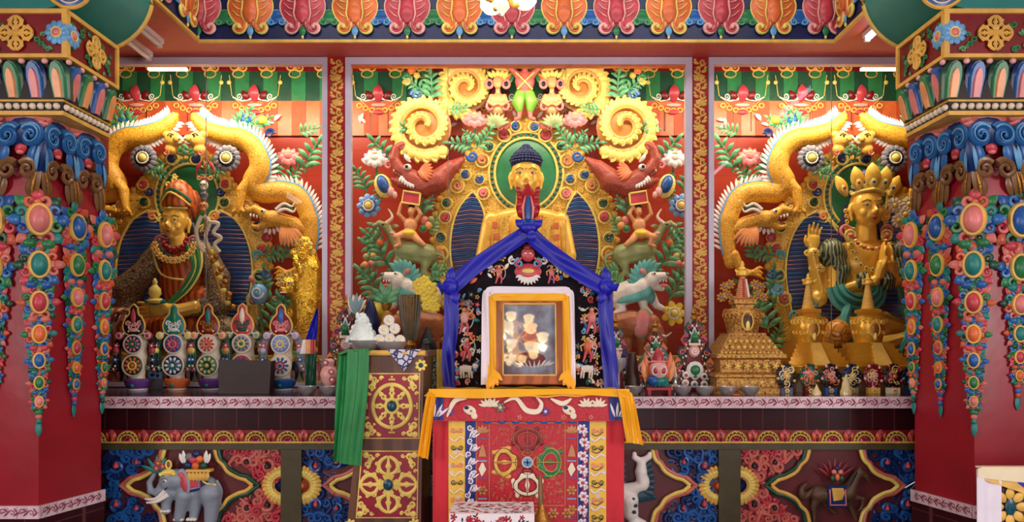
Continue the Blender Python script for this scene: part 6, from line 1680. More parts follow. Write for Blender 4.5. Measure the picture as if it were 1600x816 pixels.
for sg in (1, -1): # joined palms
    x = 1369+sg*6.5
    mb.tube(g, [(x+sg*5, 438, 32), (x+sg*2, 424, 33), (x, 412, 33)], [8, 8.5, 7], [8, 8, 7], n=10)
    for k, (l, o) in enumerate(((26, -4), (30, -1.5), (28, 1.5), (22, 4))): mb.tube(g, [(x, 414, 33+o*1.5), (x-sg*1, 402-l*.2, 33+o*1.6), (x-sg*3, 412-l, 33+o*1.4)], [2.8, 2.6, 1.8], n=7)
    mb.tube(g, [(x+sg*2, 424, 38), (x-sg*1, 414, 42), (x-sg*3, 406, 41)], [3, 2.8, 2], n=7)
limb(mb, g, [(1330, 510, 0), (1270, 530, 22), (1350, 540, 40)], [26, 22, 14]); limb(mb, g, [(1374, 510, 0), (1432, 530, 22), (1352, 540, 40)], [26, 22, 14]); mb.ell(g, 1352, 515, 0, 40, 34, 26)
blob(mb, 'body', t, .0065, g, 3); face(None, M, t, hx, hy, 24, 34, 29, hf=.42)
mb = MB(M); mb.ell('navy', 1350, 304, -2, 22, 20, 20); mb.ell('navy', 1350, 280, 0, 9, 16, 9)
for sg in (1, -1): mb.tube('navy', [(1350+sg*22, 320, -4), (1350+sg*30, 360, -6), (1350+sg*38, 400, -2)], [8, 8, 5], n=8)
mb.build('dark_hair', t)
mb = MB(M); mb.tube('goldl', [(1327, 306, 8), (1336, 303, 20), (1352, 301, 27), (1368, 303, 20), (1376, 306, 8)], 3, n=8)
for i, (x, y, L, w, hh, a) in enumerate(((1352, 302, 42, 13, 22, 0), (1334, 302, 38, 11, 17, -.18), (1370, 302, 38, 11, 17, .18), (1320, 308, 36, 9, 6, -.5), (1384, 308, 36, 9, 6, .5))):
    mb.leaf('gold', x, y, -PI/2+a, L, w, hh, rise=.08, hz=.3); mb.leaf('goldl', x, y, -PI/2+a, L*.6, w*.5, hh+3, rise=.08)
    mb.ell('rose' if i % 2 else 'blue', x+sin(a)*12, y-12, hh+6, 2.6)
    for q in (1, -1): mb.curl('goldl', x+q*w*.8, y-6, 4.5, 1.2, 1.5, 0, q, hh+1)
mb.build('crown', t)
mb = MB(M)
for sg in (1, -1):
    x = 1350+sg*28; mb.ring('pink', x+sg*4, 362, 8, 8, 8, 2.6, n=16); mb.ell('goldl', x, 372, 12, 8, 9, 5); mb.ell('pink', x, 370, 16, 4); mb.ring('goldl', x, 370, 15, 8, 8, 1.5, n=14)
    for q in range(5): mb.curl('gold', x+sg*(4-q*.6), 332+q*8, 5, 1.1, 1.8, q, sg, 8)
    for q in (-1, 0, 1): mb.leaf('gold', x+q*3, 378, PI/2+q*.15, 18, 4, 12)
for i in range(13): a = PI*i/12; mb.ell('goldl' if i % 2 else 'rose', 1352+cos(a)*24, 374+sin(a)*18, 16+8*sin(a), 3)
for i in range(11): a = PI*i/10; mb.flower('goldl', 'teal', 1352+cos(a)*30, 384+sin(a)*40, 4.5, 5, 18+6*sin(a))
mb.build('jewellery', t)
P['gsc'] = mat('dark green gold striped scarf', (150, 146, 96), rough=.4, rgb2=(28, 62, 54), kind='wave', scale=14, ramp=(.55, .7), bump=.2)
mb = MB(M)
for sg, c in ((-1, 1300), (1, 1404)):
    mb.ell('gsc', c, 398, 2, 22, 26, 20, sg*.4); limb(mb, 'gsc', [(c+sg*4, 396, 8), (c-sg*10, 424, 14), (c-sg*4, 446, 18)], [12, 13, 8])
    mb.tube('gsc', [(c-sg*44+sg*10, 432, 30), (c-sg*34, 440, 34), (c-sg*32, 452, 30)], [9, 11, 10], n=10)
mb.build('striped_scarf', t)
mb = MB(M)
for k in range(6):
    for cx_, w_ in ((1328, 1), (1418, .6)): mb.tube(('tealb', 'teal')[k % 2], smoothpts([(cx_-44*w_+k*4*w_, 452-k, 24+k), (cx_-34*w_+k*3, 478-k*4, 28+k*1.5), (cx_, 494-k*5.5, 30+k*1.5), (cx_+36*w_-k*3, 474-k*4, 28+k*1.5), (cx_+42*w_-k*4, 446-k, 24+k)], 4), 3.6 if k % 2 == 0 else 2.2, n=7)
for k in range(5): mb.curl('tealb', 1240+k*7, 494+3*sin(k*2), 15-k, 1.3, 3.4, k, 1, 10+k)
mb.curl('tealb', 1262, 474, 11, 1.3, 3, 0, 1, 14)
for sg in (1, -1): mb.tube('tealb', smoothpts([(1352+sg*40, 480, 30), (1352+sg*50, 510, 40), (1352+sg*30, 550, 44)], 4), 7, n=8)
mb.build('turquoise_scarf', t)
mb = MB(M)
for x, y, hh in ((1276, 420, 8), (1303, 440, 16), (1410, 436, 16), (1268, 396, 10), (1424, 396, 10)):
    mb.ring('goldl', x, y, hh-6, 12, 5, 2, n=16, k=6); mb.flower('goldl', 'rose', x, y, 6, 6, hh+4)
mb.build('bracelet', t)
# pale blossom at the right hand
M = F(5.3); t = T('pale_blossoms', 'cluster of pale yellow blossoms held up at the right of the crowned head', 'carved flower', at(M, 1408, 366))
mb = MB(M); rndb = random.Random(5)
for x, y in ((1396, 322), (1412, 336), (1402, 346), (1418, 320)): mb.flower('cream', 'goldl', x, y, 12, 10, 4)
mb.build('petal', t); mb = MB(M); mb.tube('lgreen', [(1412, 340, 0), (1416, 360, 2), (1422, 384, 4)], 2, n=6); mb.build('stem', t)
# dim round mandala ball between the reliquaries
# ================================================ THINGS ON THE ALTAR COUNTER
def yb(d): return VY+(EYE-ZS)*FOC/d+0.02
PC = {}
def bowl(x, d, label, R=17, hgt=13, group=None, fill=None, y=None, rimc='steel'):
    M = F(d); b = (y if y is not None else yb(d)); t = T('offering_bowl', label, 'bowl', at(M, x, b), group)
    mb = MB(M); mb.lathe(rimc, x, b, 0, [(R*.5, 0), (R*.55, 1.5), (R*.8, hgt*.35), (R*.96, hgt*.8), (R, hgt), (R*.95, hgt), (R*.9, hgt*.8), (R*.6, hgt*.3), (.5, hgt*.25)], 28); mb.build('bowl_body', t)
    mb = MB(M); mb.lathe(fill or 'glasswater', x, b-hgt*.78, 0, [(R*.88, 0), (R*.88, .6), (.1, .7)], 24); mb.build('water', t)
    return t
P['glasswater'] = mat('still water', (150, 160, 168), rough=.05, spec=.8, var=.02)
bowl(480, 4.32, 'steel bowl under the hanging blue and green khata, left counter', 15); bowl(514, 4.32, 'steel bowl at the foot of the small white vase', 15)
bowl(990, 4.32, 'steel bowl before the brown cone, right of the throne', 14); bowl(1066, 4.32, 'steel bowl just right of the small red stand', 15)
bowl(1101, 4.3, 'steel bowl under the right thread torma', 14.5); bowl(1137, 4.3, 'steel bowl before the left part of the antique reliquary', 15); bowl(1172, 4.3, 'rightmost steel bowl of the row, before the antique reliquary', 15)
# tormas with discs -------------------------------------------------------
def dtorma(x, d, base, disc1, disc2, top, label, side='dgreen', knobs='pink', sc_=1.0, d1='orange', shape=0):
    M = F(d); b = yb(d); t = T('butter_torma', label, 'torma', at(M, x, b)); k = sc_
    M = M @ MV(x, b, k, k)
    mb = MB(M); mb.lathe('white', 0, 0, 0, [(14, 0), (15, 1.5), (14, 3)], 20); mb.lathe(base, 0, -2, 0, [(13, 0), (18, 7), (19, 14), (17, 15), (14, 13)], 22)
    for i in range(9): a = -1.3+2.6*i/8; mb.ell(base, 16*sin(a), -15, 15*cos(a), 4, 4, 3)
    mb.build('pedestal', t); mb = MB(M); mb.ell('teal', 0, -8, 17, 3.5, 3.5, 2.5); mb.build('pedestal_gem', t)
    mb = MB(M); mb.lathe('cream', 0, -13, 0, [(12, 0), (11, 10), (13, 26), (15, 40), (13, 52), (15, 62), (13, 74), (7, 80), (.5, 81)], 20, sh=.8); mb.build('butter_column', t)
    for (dy, R, (ca, cb, cc)) in ((-39, 16, disc1), (-72, 14, disc2)):
        mb = MB(M); mb.ell(ca, 0, dy, 13, R, R, 4, n=24, k=6); mb.ring('cream', 0, dy, 14, R, R, 1.4, n=28, k=6)
        for i in range(10): a = TAU*i/10; mb.ell(cb, cos(a)*R*.62, dy+sin(a)*R*.62, 16, R*.22, R*.14, 1.6, a, 8, 4)
        mb.ring(cc, 0, dy, 16.5, R*.36, R*.36, 1.6, n=16, k=5); mb.ell(cb, 0, dy, 17, R*.2, R*.2, 2); mb.build('butter_disc', t)
    ty = -104
    mb = MB(M); out = smoothpts([(0, ty-30), (6, ty-24), (7, ty-15), (13, ty-8), (17, ty+3), (14, ty+14), (5, ty+19), (0, ty+20), (-5, ty+19), (-14, ty+14), (-17, ty+3), (-13, ty-8), (-7, ty-15), (-6, ty-24), (0, ty-30)], 3)[:-1]
    mb.poly(top[0], [(p[0], p[1]) for p in out], 6, 12, 1.5); mb.tube('goldp', [(p[0], p[1], 11) for p in out+[out[0]]], 1.4, n=6)
    for i in range(5): mb.curl(top[1], -9+i*4.5, ty+(5 if i % 2 else 0), 5, 1.2, 1.4, i*1.3, 1 if i % 2 else -1, 12)
    mb.leaf(top[2], 0, ty+2, -PI/2, 26, 4, 12, rise=.05); mb.ell(top[1], 0, ty+10, 12, 8, 3, 2); mb.build('top_plaque', t)
    mb = MB(M)
    for sg in (1, -1):
        pts = smoothpts([(sg*8, -92, 6), (sg*22, -84, 6), (sg*28, -66, 6), (sg*29, -48, 6), (sg*(33 if shape else 30), -34, 8), (sg*40, -36, 8)], 5)
        mb.tube(side, pts, 6, 4, n=8)
        for q in range(0, len(pts), 3): mb.flower(('lgreen', 'blue', side, 'rose')[(q//3) % 4], 'white', pts[q][0], pts[q][1], 5, 5, 11)
    mb.build('side_garland', t)
    for sg in (1, -1):
        mb = MB(M); mb.ell(knobs, sg*22, -85, 11, 6.5, 6.5, 4); mb.ring('cream', sg*22, -85, 14, 4, 4, .8, n=12, k=4); mb.ell(knobs, sg*28, -62, 11, 5, 5, 3.5); mb.build('butter_knob', t)
    return t
dtorma(215, 4.7, 'purple', ('dgreen', 'orange', 'goldl'), ('dblue', 'pink', 'green'), ('black', 'lpink', 'rose'), 'butter torma on a violet and orange foot, nearest the left column', 'black', 'rose')
dtorma(277, 4.72, 'orange', ('dblue', 'white', 'teal'), ('blue', 'rose', 'pink'), ('teal', 'white', 'green'), 'butter torma on an orange foot with teal topped plaque', 'dgreen', 'goldl')
dtorma(330, 4.72, 'purple', ('teal', 'goldl', 'dgreen'), ('cream', 'rose', 'orange'), ('dred', 'goldd', 'teal'), 'butter torma with yellow sunburst disc, just left of the dark box', 'dgreen', 'lorange')
dtorma(383, 4.76, 'blue', ('rose', 'blue', 'white'), ('lilac', 'green', 'goldl'), ('rose', 'dgreen', 'cream'), 'butter torma standing half hidden behind the dark box', 'dgreen', 'sage')
dtorma(443, 4.7, 'blue', ('cream', 'blue', 'rose'), ('lblue', 'lilac', 'goldl'), ('dred', 'pink', 'blue'), 'butter torma on a deep blue foot between dark box and hanging khata', 'grey', 'lilac', shape=1)
# dark box with carved script
M = F(4.36); b = yb(4.36); t = T('script_box', 'dark brown box with faint lines of script, in front of the fourth butter torma', 'box', at(M, 382, b))
P['dbox'] = mat('blackened wood', (38, 18, 16), rough=.5); P['faint'] = mat('faded gilt letters', (96, 60, 52), rough=.6)
mb = MB(M); mb.poly('dbox', [(341, b), (342, 562), (424, 565), (421, b)], -20, 0, .6); mb.build('case', t, smooth=False)
rnd = random.Random(6); mb = MB(M)
for (y, x0, x1, hh) in ((580, 350, 390, 2.2), (594, 346, 388, 2.2), (608, 346, 366, 4), (608, 376, 386, 3.5), (583, 402, 418, 3.5), (592, 401, 418, 3), (600, 404, 414, 4)):
    x = x0
    while x < x1: mb.box('faint', x, x+.8, y-hh*rnd.uniform(.4, 1), y+hh*rnd.uniform(.2, .8), 0, .35); mb.box('faint', x, x+1.8, y-hh*.9, y-hh*.9+.6, 0, .35); x += rnd.uniform(1.8, 2.6)
mb.build('script_line', t, smooth=False)
# small picture card
M = F(4.85); t = T('photo_card', 'small bluish grey photo card lying against the glass behind the left tormas', 'card', at(M, 243, yb(4.85)))
mb = MB(M); mb.box('grey', 231, 254, 577, 593, -1, 1); mb.box('lblue', 233, 252, 579, 591, 1, 1.4); mb.ell('navy', 239, 586, 1.4, 4, 3, .6); mb.ell('navy', 247, 587, 1.4, 3, 3, .6); mb.box('grey', 232, 253, 593, yb(4.85), -3, 0); mb.build('card', t, smooth=False)
# hanging multi-coloured khata
M = F(4.5); t = T('hanging_khata', 'narrow silk khata in blue, orange, red and dark green hanging beside the white frame', 'scarf', at(M, 488, 604))
for nm, c, y0, y1, x0, x1, w0, w1 in (('blue_silk', 'bsilk', 482, 534, 497, 486, 1, 16), ('green_silk', 'dgreen', 550, 604, 487, 486, 17, 15)):
    mb = MB(M); mb.sheet(c, lambda u, v: ((x0+(x1-x0)*v)+(u-.5)*(w0+(w1-w0)*v**.7), y0+(y1-y0)*v, 3+2.5*sin(u*9+v*2)), 12, 16, 1.5); mb.build(nm, t)
for nm, c, a, b_ in (('orange_silk', 'lorange', 0, .5), ('red_silk', 'red', .5, 1)):
    mb = MB(M); mb.sheet(c, lambda u, v: (480+14*(a+(b_-a)*u), 531+22*v, 6+1.5*sin(u*5)), 8, 6, 1.5); mb.build(nm, t)
mb = MB(M); mb.sheet('white', lambda u, v: (474+9*u-4*v, 531+22*v, 5+1.5*sin(u*5)), 8, 6, 1.5); mb.build('white_silk', t)
# white vase
def vase(x, d, prof, m, label, nm='vase', cat='vase', y=None):
    M = F(d); b = yb(d) if y is None else y; t = T(nm, label, cat, at(M, x, b)); mb = MB(M); mb.lathe(m, x, b, 0, prof, 24); mb.build('body', t); return t, M, b
t, M, b = vase(514, 4.42, [(8, 0), (9, 4), (6, 10), (11, 20), (14, 30), (11, 38), (7, 42), (9, 50), (6, 54)], 'lpink', 'small pale pink vase just right of the hanging khata')
mb = MB(M)
for dx, dy in ((8, -22), (7, -34), (-2, -48)): mb.ring('rose', 514+dx, b+dy, 13, 4, 4, 1, n=14, k=5); mb.ell('white', 514+dx, b+dy, 12, 2.6)
mb.build('butter_dot', t)
# thread-cross tormas (gabled) ----------------------------------------------
def gable(x, d, top, label, W=38, cols=('dgreen', 'rose', 'navy', 'orange'), yb_=None, core='dred'):
    M = F(d); b = yb(d) if yb_ is None else yb_; H = b-top; t = T('gabled_torma', label, 'torma', at(M, x, b))
    mb = MB(M); mb.poly(core, [(x-W*.55, b), (x-W*.2, top+H*.25), (x, top+H*.08), (x+W*.2, top+H*.25), (x+W*.55, b)], -4, 2, 1); mb.build('board', t, smooth=False)
    mb = MB(M)
    for sg in (1, -1):
        n = 5
        for i in range(n):
            v = (i+.7)/(n+.3); cx_ = x+sg*W*(.15+.85*v); cy = top+H*.10+H*.82*v; r = 6+4*v
            c = cols[i % 4]; o = [(cx_-r, cy), (cx_, cy-r*1.5), (cx_+r, cy), (cx_, cy+r*1.5)]
            mb.poly(c, o, 0, 3, 1); mb.curl(cols[(i+1) % 4], cx_-sg*1, cy, r*.75, 1.2, 1.3, 0, sg, 4); mb.flower(cols[(i+2) % 4], 'white', cx_-sg*2, cy+r, r*.5, 5, 4)
    mb.build('lozenge_border', t)
    mb = MB(M)
    for sg in (1, -1):
        for i in range(18):
            v = i/17; mb.ell('white' if i % 2 else 'black', x+sg*(2+W*.62*v), top+H*.14+H*.8*v, 5, 1.6, 2.4, 1.4, sg*.4, 7, 4)
        mb.tube('white', [(x, top+H*.2, 5), (x+sg*W*.26, top+H*.42, 5)], 1.2, n=5)
    mb.build('beaded_gable', t)
    mb = MB(M); mb.leaf('green', x, top+H*.40, -PI/2, H*.14, 6, 5); mb.ell('rose', x, top+H*.33, 6, 3, 4, 2); mb.box('cream', x-9, x+9, top+H*.40, top+H*.43, 2, 7); mb.ell('lpink', x, top+H*.50, 3, 9, 10, 4); mb.curl('white', x, top+H*.5, 8, 1.3, 1.6, 0, 1, 6); mb.build('inner_shrine', t)
    mb = MB(M); mb.lathe('goldd', x, top+H*.10, 0, [(6, 0), (5, 4), (3, 6), (5, 9), (2, 14), (.5, 22)], 12); mb.build('gold_finial', t)
    return t, M, b
gable(541, 4.78, 468, 'gabled torma with coloured lozenges left of the brown chest, partly hidden', 34)
t, M, b = gable(1084, 4.62, 486, 'tall gabled torma with green round disc left of the antique reliquary', 34)
mb = MB(M); mb.ell('white', 1084, 578, 8, 14, 14, 4); mb.ell('green', 1084, 578, 11, 8, 8, 3); mb.flower('lgreen', 'green', 1084, 578, 9, 10, 10); mb.build('green_disc', t)
for i, (dx, dy, c) in enumerate(((-14, 586, 'rose'), (14, 588, 'navy'), (-15, 598, 'pink'), (-1, 600, 'blue'), (14, 600, 'green'), (0, 588, 'green'))):
    mb = MB(M); mb.ell('white', 1084+dx, dy, 8, 6, 6, 3); mb.ell(c, 1084+dx, dy, 11, 2.6, 2.6, 1.5); mb.build('butter_dot', t)
gable(1024, 4.7, 508, 'smaller gabled torma standing behind the pink and teal butter cake', 28, ('dred', 'orange', 'teal', 'lpink'))
gable(962, 4.75, 500, 'gabled torma with blue and teal lozenges close to the blue scarf, right of the throne', 24, ('teal', 'rose', 'navy', 'purple'))
# pink butter cake on a red stand
M = F(4.36); b = yb(4.36); t = T('butter_cake', 'pink crowned butter cake with teal base on a small red stand', 'torma', at(M, 1028, b-11))
mb = MB(M); mb.ell('teal', 1028, b-21, 2, 17, 10, 12); mb.ell('blue', 1020, b-21, 5, 10, 9, 11)
for i in range(9): a = -1.4+2.8*i/8; mb.leaf(('teal', 'green', 'blue')[i % 3], 1028+16*sin(a), b-12, -PI/2-a*.25, 14, 3, 11*cos(a), rise=.05)
mb.build('wavy_base', t)
mb = MB(M); mb.lathe('lpink', 1028, b-26, 2, [(10, 0), (13, 6), (14, 16), (12, 22), (9, 24)], 20); mb.ell('pink', 1028, b-50, 2, 14, 4, 11); mb.build('cake_body', t)
mb = MB(M); mb.lathe('rose', 1028, b-48, 2, [(8, 0), (9, 8), (6, 18), (2, 24), (.5, 26)], 18); mb.build('pink_dome', t)
mb = MB(M)
for sg in (1, -1): mb.ell('rose', 1028+sg*6, b-37, 12, 4.5, 6, 4); mb.ring('white', 1028+sg*6, b-37, 13, 5, 6.5, 1.4, n=16, k=5); mb.leaf('orange', 1028+sg*14, b-22, -PI/2+sg*.3, 44, 5, -2, rise=.04, bend=-sg*.3); mb.leaf('lorange', 1028+sg*18, b-20, -PI/2+sg*.35, 34, 4, 0, rise=.04, bend=-sg*.3)
mb.build('heart_and_flames', t)
t = T('red_stand', 'small red lacquered stand under the pink butter cake', 'stand', at(M, 1028, b)); mb = MB(M); mb.box('red', 1008, 1048, b-11, b-7, -14, 16); mb.build('stand_top', t, smooth=False)
for x in (1010, 1041):
    for h_ in (-12, 10): mb = MB(M); mb.box('red', x, x+5, b-7, b, h_, h_+5); mb.build('leg', t, smooth=False)
vase(988, 4.45, [(13, 0), (12, 20), (9, 40), (6, 62), (3, 64)], 'dbrown', 'plain dark brown cone standing left of the pink butter cake', 'brown_cone', 'cone')
t, M, b = vase(966, 4.4, [(11, 0), (10, 2), (3, 8), (2.5, 30), (4, 34), (11, 42), (13, 56), (12.5, 56), (10, 44), (1, 40)], 'steel', 'dull silver goblet just right of the hanging blue scarf', 'silver_goblet', 'goblet')
t, M, b = vase(1055, 4.42, [(9, 0), (10, 6), (6, 12), (3, 16), (3, 22), (5, 26), (2, 34), (.5, 42)], 'steel', 'small silver lidded pot between pink butter cake and tall gabled torma', 'silver_pot', 'pot')
# antique gold reliquary
def stupa(x, d, b, top, W, m, label, rich, name='golden_stupa', spire='goldp'):
    M = F(d); H = b-top; t = T(name, label, 'stupa', at(M, x, b))
    def sq(lst, nm, mm=m): # stacked square tiers (half width, height fraction)
        mb = MB(M); mb.lathe(mm, x, b, 0, [(w*W, v*H) for w, v in lst], sq=4, sh=.9); return mb.build(nm, t, smooth=False)
    if rich: sq([(1.0, 0), (1.0, .035), (.92, .05), (.92, .11), (.97, .12), (.97, .135), (.86, .15), (.80, .155), (.80, .245), (.92, .26), (.92, .285), (.84, .295), (.50, .43), (.50, .445)], 'stepped_base')
    else: sq([(1.0, 0), (1.0, .05), (1.02, .06), (1.02, .075), (.90, .08), (.90, .12), (.82, .12), (.82, .16), (.74, .16), (.74, .20), (.66, .20), (.66, .24), (.58, .24), (.58, .29), (.50, .29), (.5, .30)], 'stepped_base')
    mb = MB(M); y0, y1 = (.44, .63) if rich else (.30, .56)
    mb.lathe(m, x, b, 0, [(W*.40, H*y0), (W*.44, H*(y0+.05)), (W*.50, H*(y0+.12)), (W*.54, H*(y1-.03)), (W*.50, H*y1), (W*.22, H*(y1+.005))], 28, sh=.9); mb.build('dome', t)
    mb = MB(M); mb.leaf('goldd' if not rich else 'dbrown', x, b-H*y0-3, -PI/2, H*(y1-y0)*.8, W*.14, W*.46, rise=.02); mb.ring('goldp', x, b-H*(y0+y1)/2, W*.47, W*.15, H*.07, 1.4, n=18, k=5); mb.ell('goldl', x, b-H*(y0+.06), W*.49, W*.06, H*.04, 3); mb.build('niche', t)
    mb = MB(M)
    for i in range(11):
        a = -1.4+2.8*i/10; mb.curl('gold' if not rich else 'goldd', x+sin(a)*W*.52, b-H*(y1-.05), 5, 1.2, 1.8, i, 1, cos(a)*W*.47); mb.curl('gold' if not rich else 'goldd', x+sin(a)*W*.47, b-H*(y0+.1), 4, 1.2, 1.4, i, -1, cos(a)*W*.44)
    mb.build('scroll_band', t)
    sq([(.24, y1), (.24, y1+.03), (.30, y1+.04), (.30, y1+.07), (.2, y1+.08)], 'harmika')
    mb = MB(M); y2 = y1+.08; y3 = .88; pr = []
    for i in range(13): v = i/12; w = W*(.19-.12*v); z = H*(y2+(y3-y2)*v); pr += [(w, z), (w*1.08, z+H*.006), (w*.96, z+H*.012)]
    mb.lathe(spire, x, b, 0, pr, 18); mb.build('ringed_spire', t)
    mb = MB(M); mb.lathe('gold', x, b, 0, [(W*.10, H*.88), (W*.17, H*.89), (W*.17, H*.91), (W*.10, H*.925), (W*.12, H*.94), (W*.05, H*.955), (W*.06, H*.975), (1, H)], 16); 
    for sg in (1, -1): mb.leaf('gold', x+sg*W*.12, b-H*.9, -PI/2+sg*.8, W*.16, 2.5, 4)
    mb.build('crown_finial', t)
    if rich:
        mb = MB(M)
        for r_, (yy, n, w_, sz) in enumerate(((.08, 7, .9, 4), (.20, 6, .75, 5.5), (.27, 15, .9, 2), (.125, 17, .95, 1.8), (.34, 9, .72, 3), (.385, 8, .6, 3), (.30, 15, .84, 2))):
            for i in range(n):
                u = -1+2*(i+.5)/n; mb.flower('goldp', 'goldl', x+u*W*w_, b-H*yy, sz, 5, W*(.9 if yy < .3 else .9-(yy-.28)*1.9)*.92+1)
        mb.build('applied_flowers', t)
        mb = MB(M)
        for sg in (1, -1):
            for q, (dx, dy) in enumerate(((.26, .70), (.42, .74), (.58, .72), (.5, .80), (.34, .82))): mb.flower('goldd', 'grey', x+sg*W*dx, b-H*dy, 8, 7, 2)
            mb.tube('goldd', [(x+sg*W*.2, b-H*.68, 0), (x+sg*W*.45, b-H*.76, 0), (x+sg*W*.6, b-H*.72, 0)], 1.6, n=5)
        mb.build('side_blossoms', t)
        mb = MB(M); mb.tube('rose', [(x-1, b-H*.72, W*.2), (x-1, b-H*.86, W*.12)], 1.6, n=5); mb.tube('white', [(x+8, b-H*.72, W*.14), (x+4, b-H*.86, W*.08)], 1.6, n=5); mb.build('ribbon', t)
    else:
        mb = MB(M); o = W*.9; mb.add('goldp', [(x-5, b-H*.30, W*.5), (x+9, b-H*.30, W*.5), (x+16, b-H*.08, W*.95), (x-9, b-H*.08, W*.95), (x-5, b-H*.30, W*.44), (x+9, b-H*.30, W*.44), (x+16, b-H*.06, W*.80), (x-9, b-H*.06, W*.80)], [(0, 1, 2, 3), (4, 7, 6, 5), (0, 3, 7, 4), (1, 5, 6, 2), (0, 4, 5, 1), (3, 2, 6, 7)]); mb.build('stair', t, smooth=False)
    return t
P['antq'] = mat('carved antique gold', (192, 140, 66), rough=.42, metal=.4, rgb2=(112, 70, 28), kind='voronoi', scale=60, bump=.6, ramp=(.1, .6))
P['stg'] = mat('honey gold stupa', (220, 160, 46), rough=.3, metal=.45, var=.1, bump=.2, bscale=50)
P['spir'] = mat('rose and gold spire', (222, 150, 100), rough=.3, metal=.4)
stupa(1160, 4.62, yb(4.62), 408, 57, 'antq', 'large antique carved gold reliquary at the left foot of the right case', True, 'antique_reliquary', 'spir')
# low wooden step under the two stupas
M = F(4.74); bb = yb(4.74)
t = T('wooden_step', 'low brown wooden step carrying the two honey gold stupas', 'step', at(M, 1320, bb)); mb = MB(M); mb.box('brown', 1205, 1432, 582, bb, -40, 42); mb.build('step_body', t, smooth=False)
stupa(1263, 4.74, 582, 427, 50, 'stg', 'left of the two honey gold stupas on the step in the right bay', False, spire='goldp')
stupa(1356, 4.74, 582, 427, 50, 'stg', 'right one of the pair of honey gold stupas, before the folded scarves of the statue', False, spire='goldp')
M = F(5.12); t = T('mandala_vase', 'round orange gold ball with dark scroll print between the two stupas', 'ornament', at(M, 1308, 548)); mb = MB(M)
P['orb'] = mat('orange gold printed ball', (236, 160, 60), rough=.3, rgb2=(150, 70, 20), kind='edge', scale=16, ramp=(.02, .05))
mb.ell('orb', 1308, 522, 0, 21, 23, 20, n=24, k=14); mb.build('ball', t); mb = MB(M); mb.lathe('goldd', 1308, 603, 0, [(18, 0), (14, 8), (6, 20), (5, 46), (12, 60)], 18); mb.build('foot', t)
# little gold figures
for x, d, lab in ((1196, 4.9, 'tiny gold seated figure left of the honey gold stupas'), (1212, 4.95, 'tiny slim gold stupa between reliquary and the first honey gold stupa')):
    vase(x, d, [(9, 0), (9, 4), (5, 8), (7, 16), (6, 22), (3, 26), (4, 32), (1, 38)] if x < 1200 else [(8, 0), (8, 5), (5, 12), (6, 20), (3, 26), (2, 40), (.5, 48)], 'goldl', lab, 'gold_figurine', 'figurine')
# oval butter plaques
ov = [(1228, 'black', 'goldp', 'cream', 'oval butter plaque with looping cream lines, first of the row by the reliquary'), (1265, 'dgreen', 'orange', 'lpink', 'oval butter plaque wrapped in glossy film with orange centre'), (1297, 'black', 'lpink', 'orange', 'oval butter plaque with blue and pink foot behind the small clear pyramid'),
      (1330, 'navy', 'goldl', 'cream', 'oval butter plaque with pale yellow loops in the middle of the row'), (1364, 'dred', 'lpink', 'goldl', 'dark red oval butter plaque with pink lattice'), (1395, 'black', 'rose', 'goldl', 'black oval butter plaque with a rose red centre flower'), (1424, 'black', 'lblue', 'goldp', 'last oval butter plaque of the row, beside the right column')]
for i, (x, c0, c1, c2, lab) in enumerate(ov):
    d = 4.42; M = F(d); b = yb(d); t = T('oval_plaque', lab, 'plaque', at(M, x, b))
    mb = MB(M); mb.box(('dblue', 'dred', 'blue', 'sage', 'goldp', 'cream', 'dblue')[i], x-9, x+9, b-9, b, -5, 5); mb.flower('goldl', 'rose', x, b-4.5, 4, 6, 6); mb.build('foot', t, smooth=False)
    mb = MB(M); mb.ell(c0, x, b-27, 0, 15.5, 20, 4, n=20); mb.build('oval_board', t)
    mb = MB(M); rnd = random.Random(i+40)
    for k in range(15): a = TAU*k/15; mb.ell((c0, c1, c0)[k % 3], x+cos(a)*13.5, b-27+sin(a)*18, 2.5, 2.4, 2.4, 2)
    for k in range(11): mb.curl((c1, c2)[k % 2], x+rnd.uniform(-8, 8), b-27+rnd.uniform(-12, 12), rnd.uniform(4, 7), 1.2, .9, rnd.random()*6, rnd.choice((1, -1)), 4)
    mb.flower(c1, c2, x, b-27, 6, 7, 5); mb.build('butter_lace', t)
P['film'] = mat('clear glossy film cake', (226, 206, 150), rough=.12, var=.1, spec=.9)
for x, lab in ((1276, 'small yellow foil pyramid before the film wrapped plaque'), (1322, 'pale clear wrapped pyramid cake before the middle plaques')):
    vase(x, 4.32, [(9, 0), (9, 5), (7, 10), (6, 18), (3, 26), (.5, 32)] if x > 1300 else [(7, 0), (7, 3), (3, 10), (.5, 16)], 'film', lab, 'wrapped_cake', 'offering')
mbx = F(4.22); t = T('orange_dish', 'tiny orange dish on the counter edge before the reliquary', 'dish', at(mbx, 1150, yb(4.22))); mb = MB(mbx); mb.lathe('orange', 1150, yb(4.22), 0, [(5, 0), (7, 2), (6.5, 2.2), (4, .6)], 16); mb.build('dish', t)
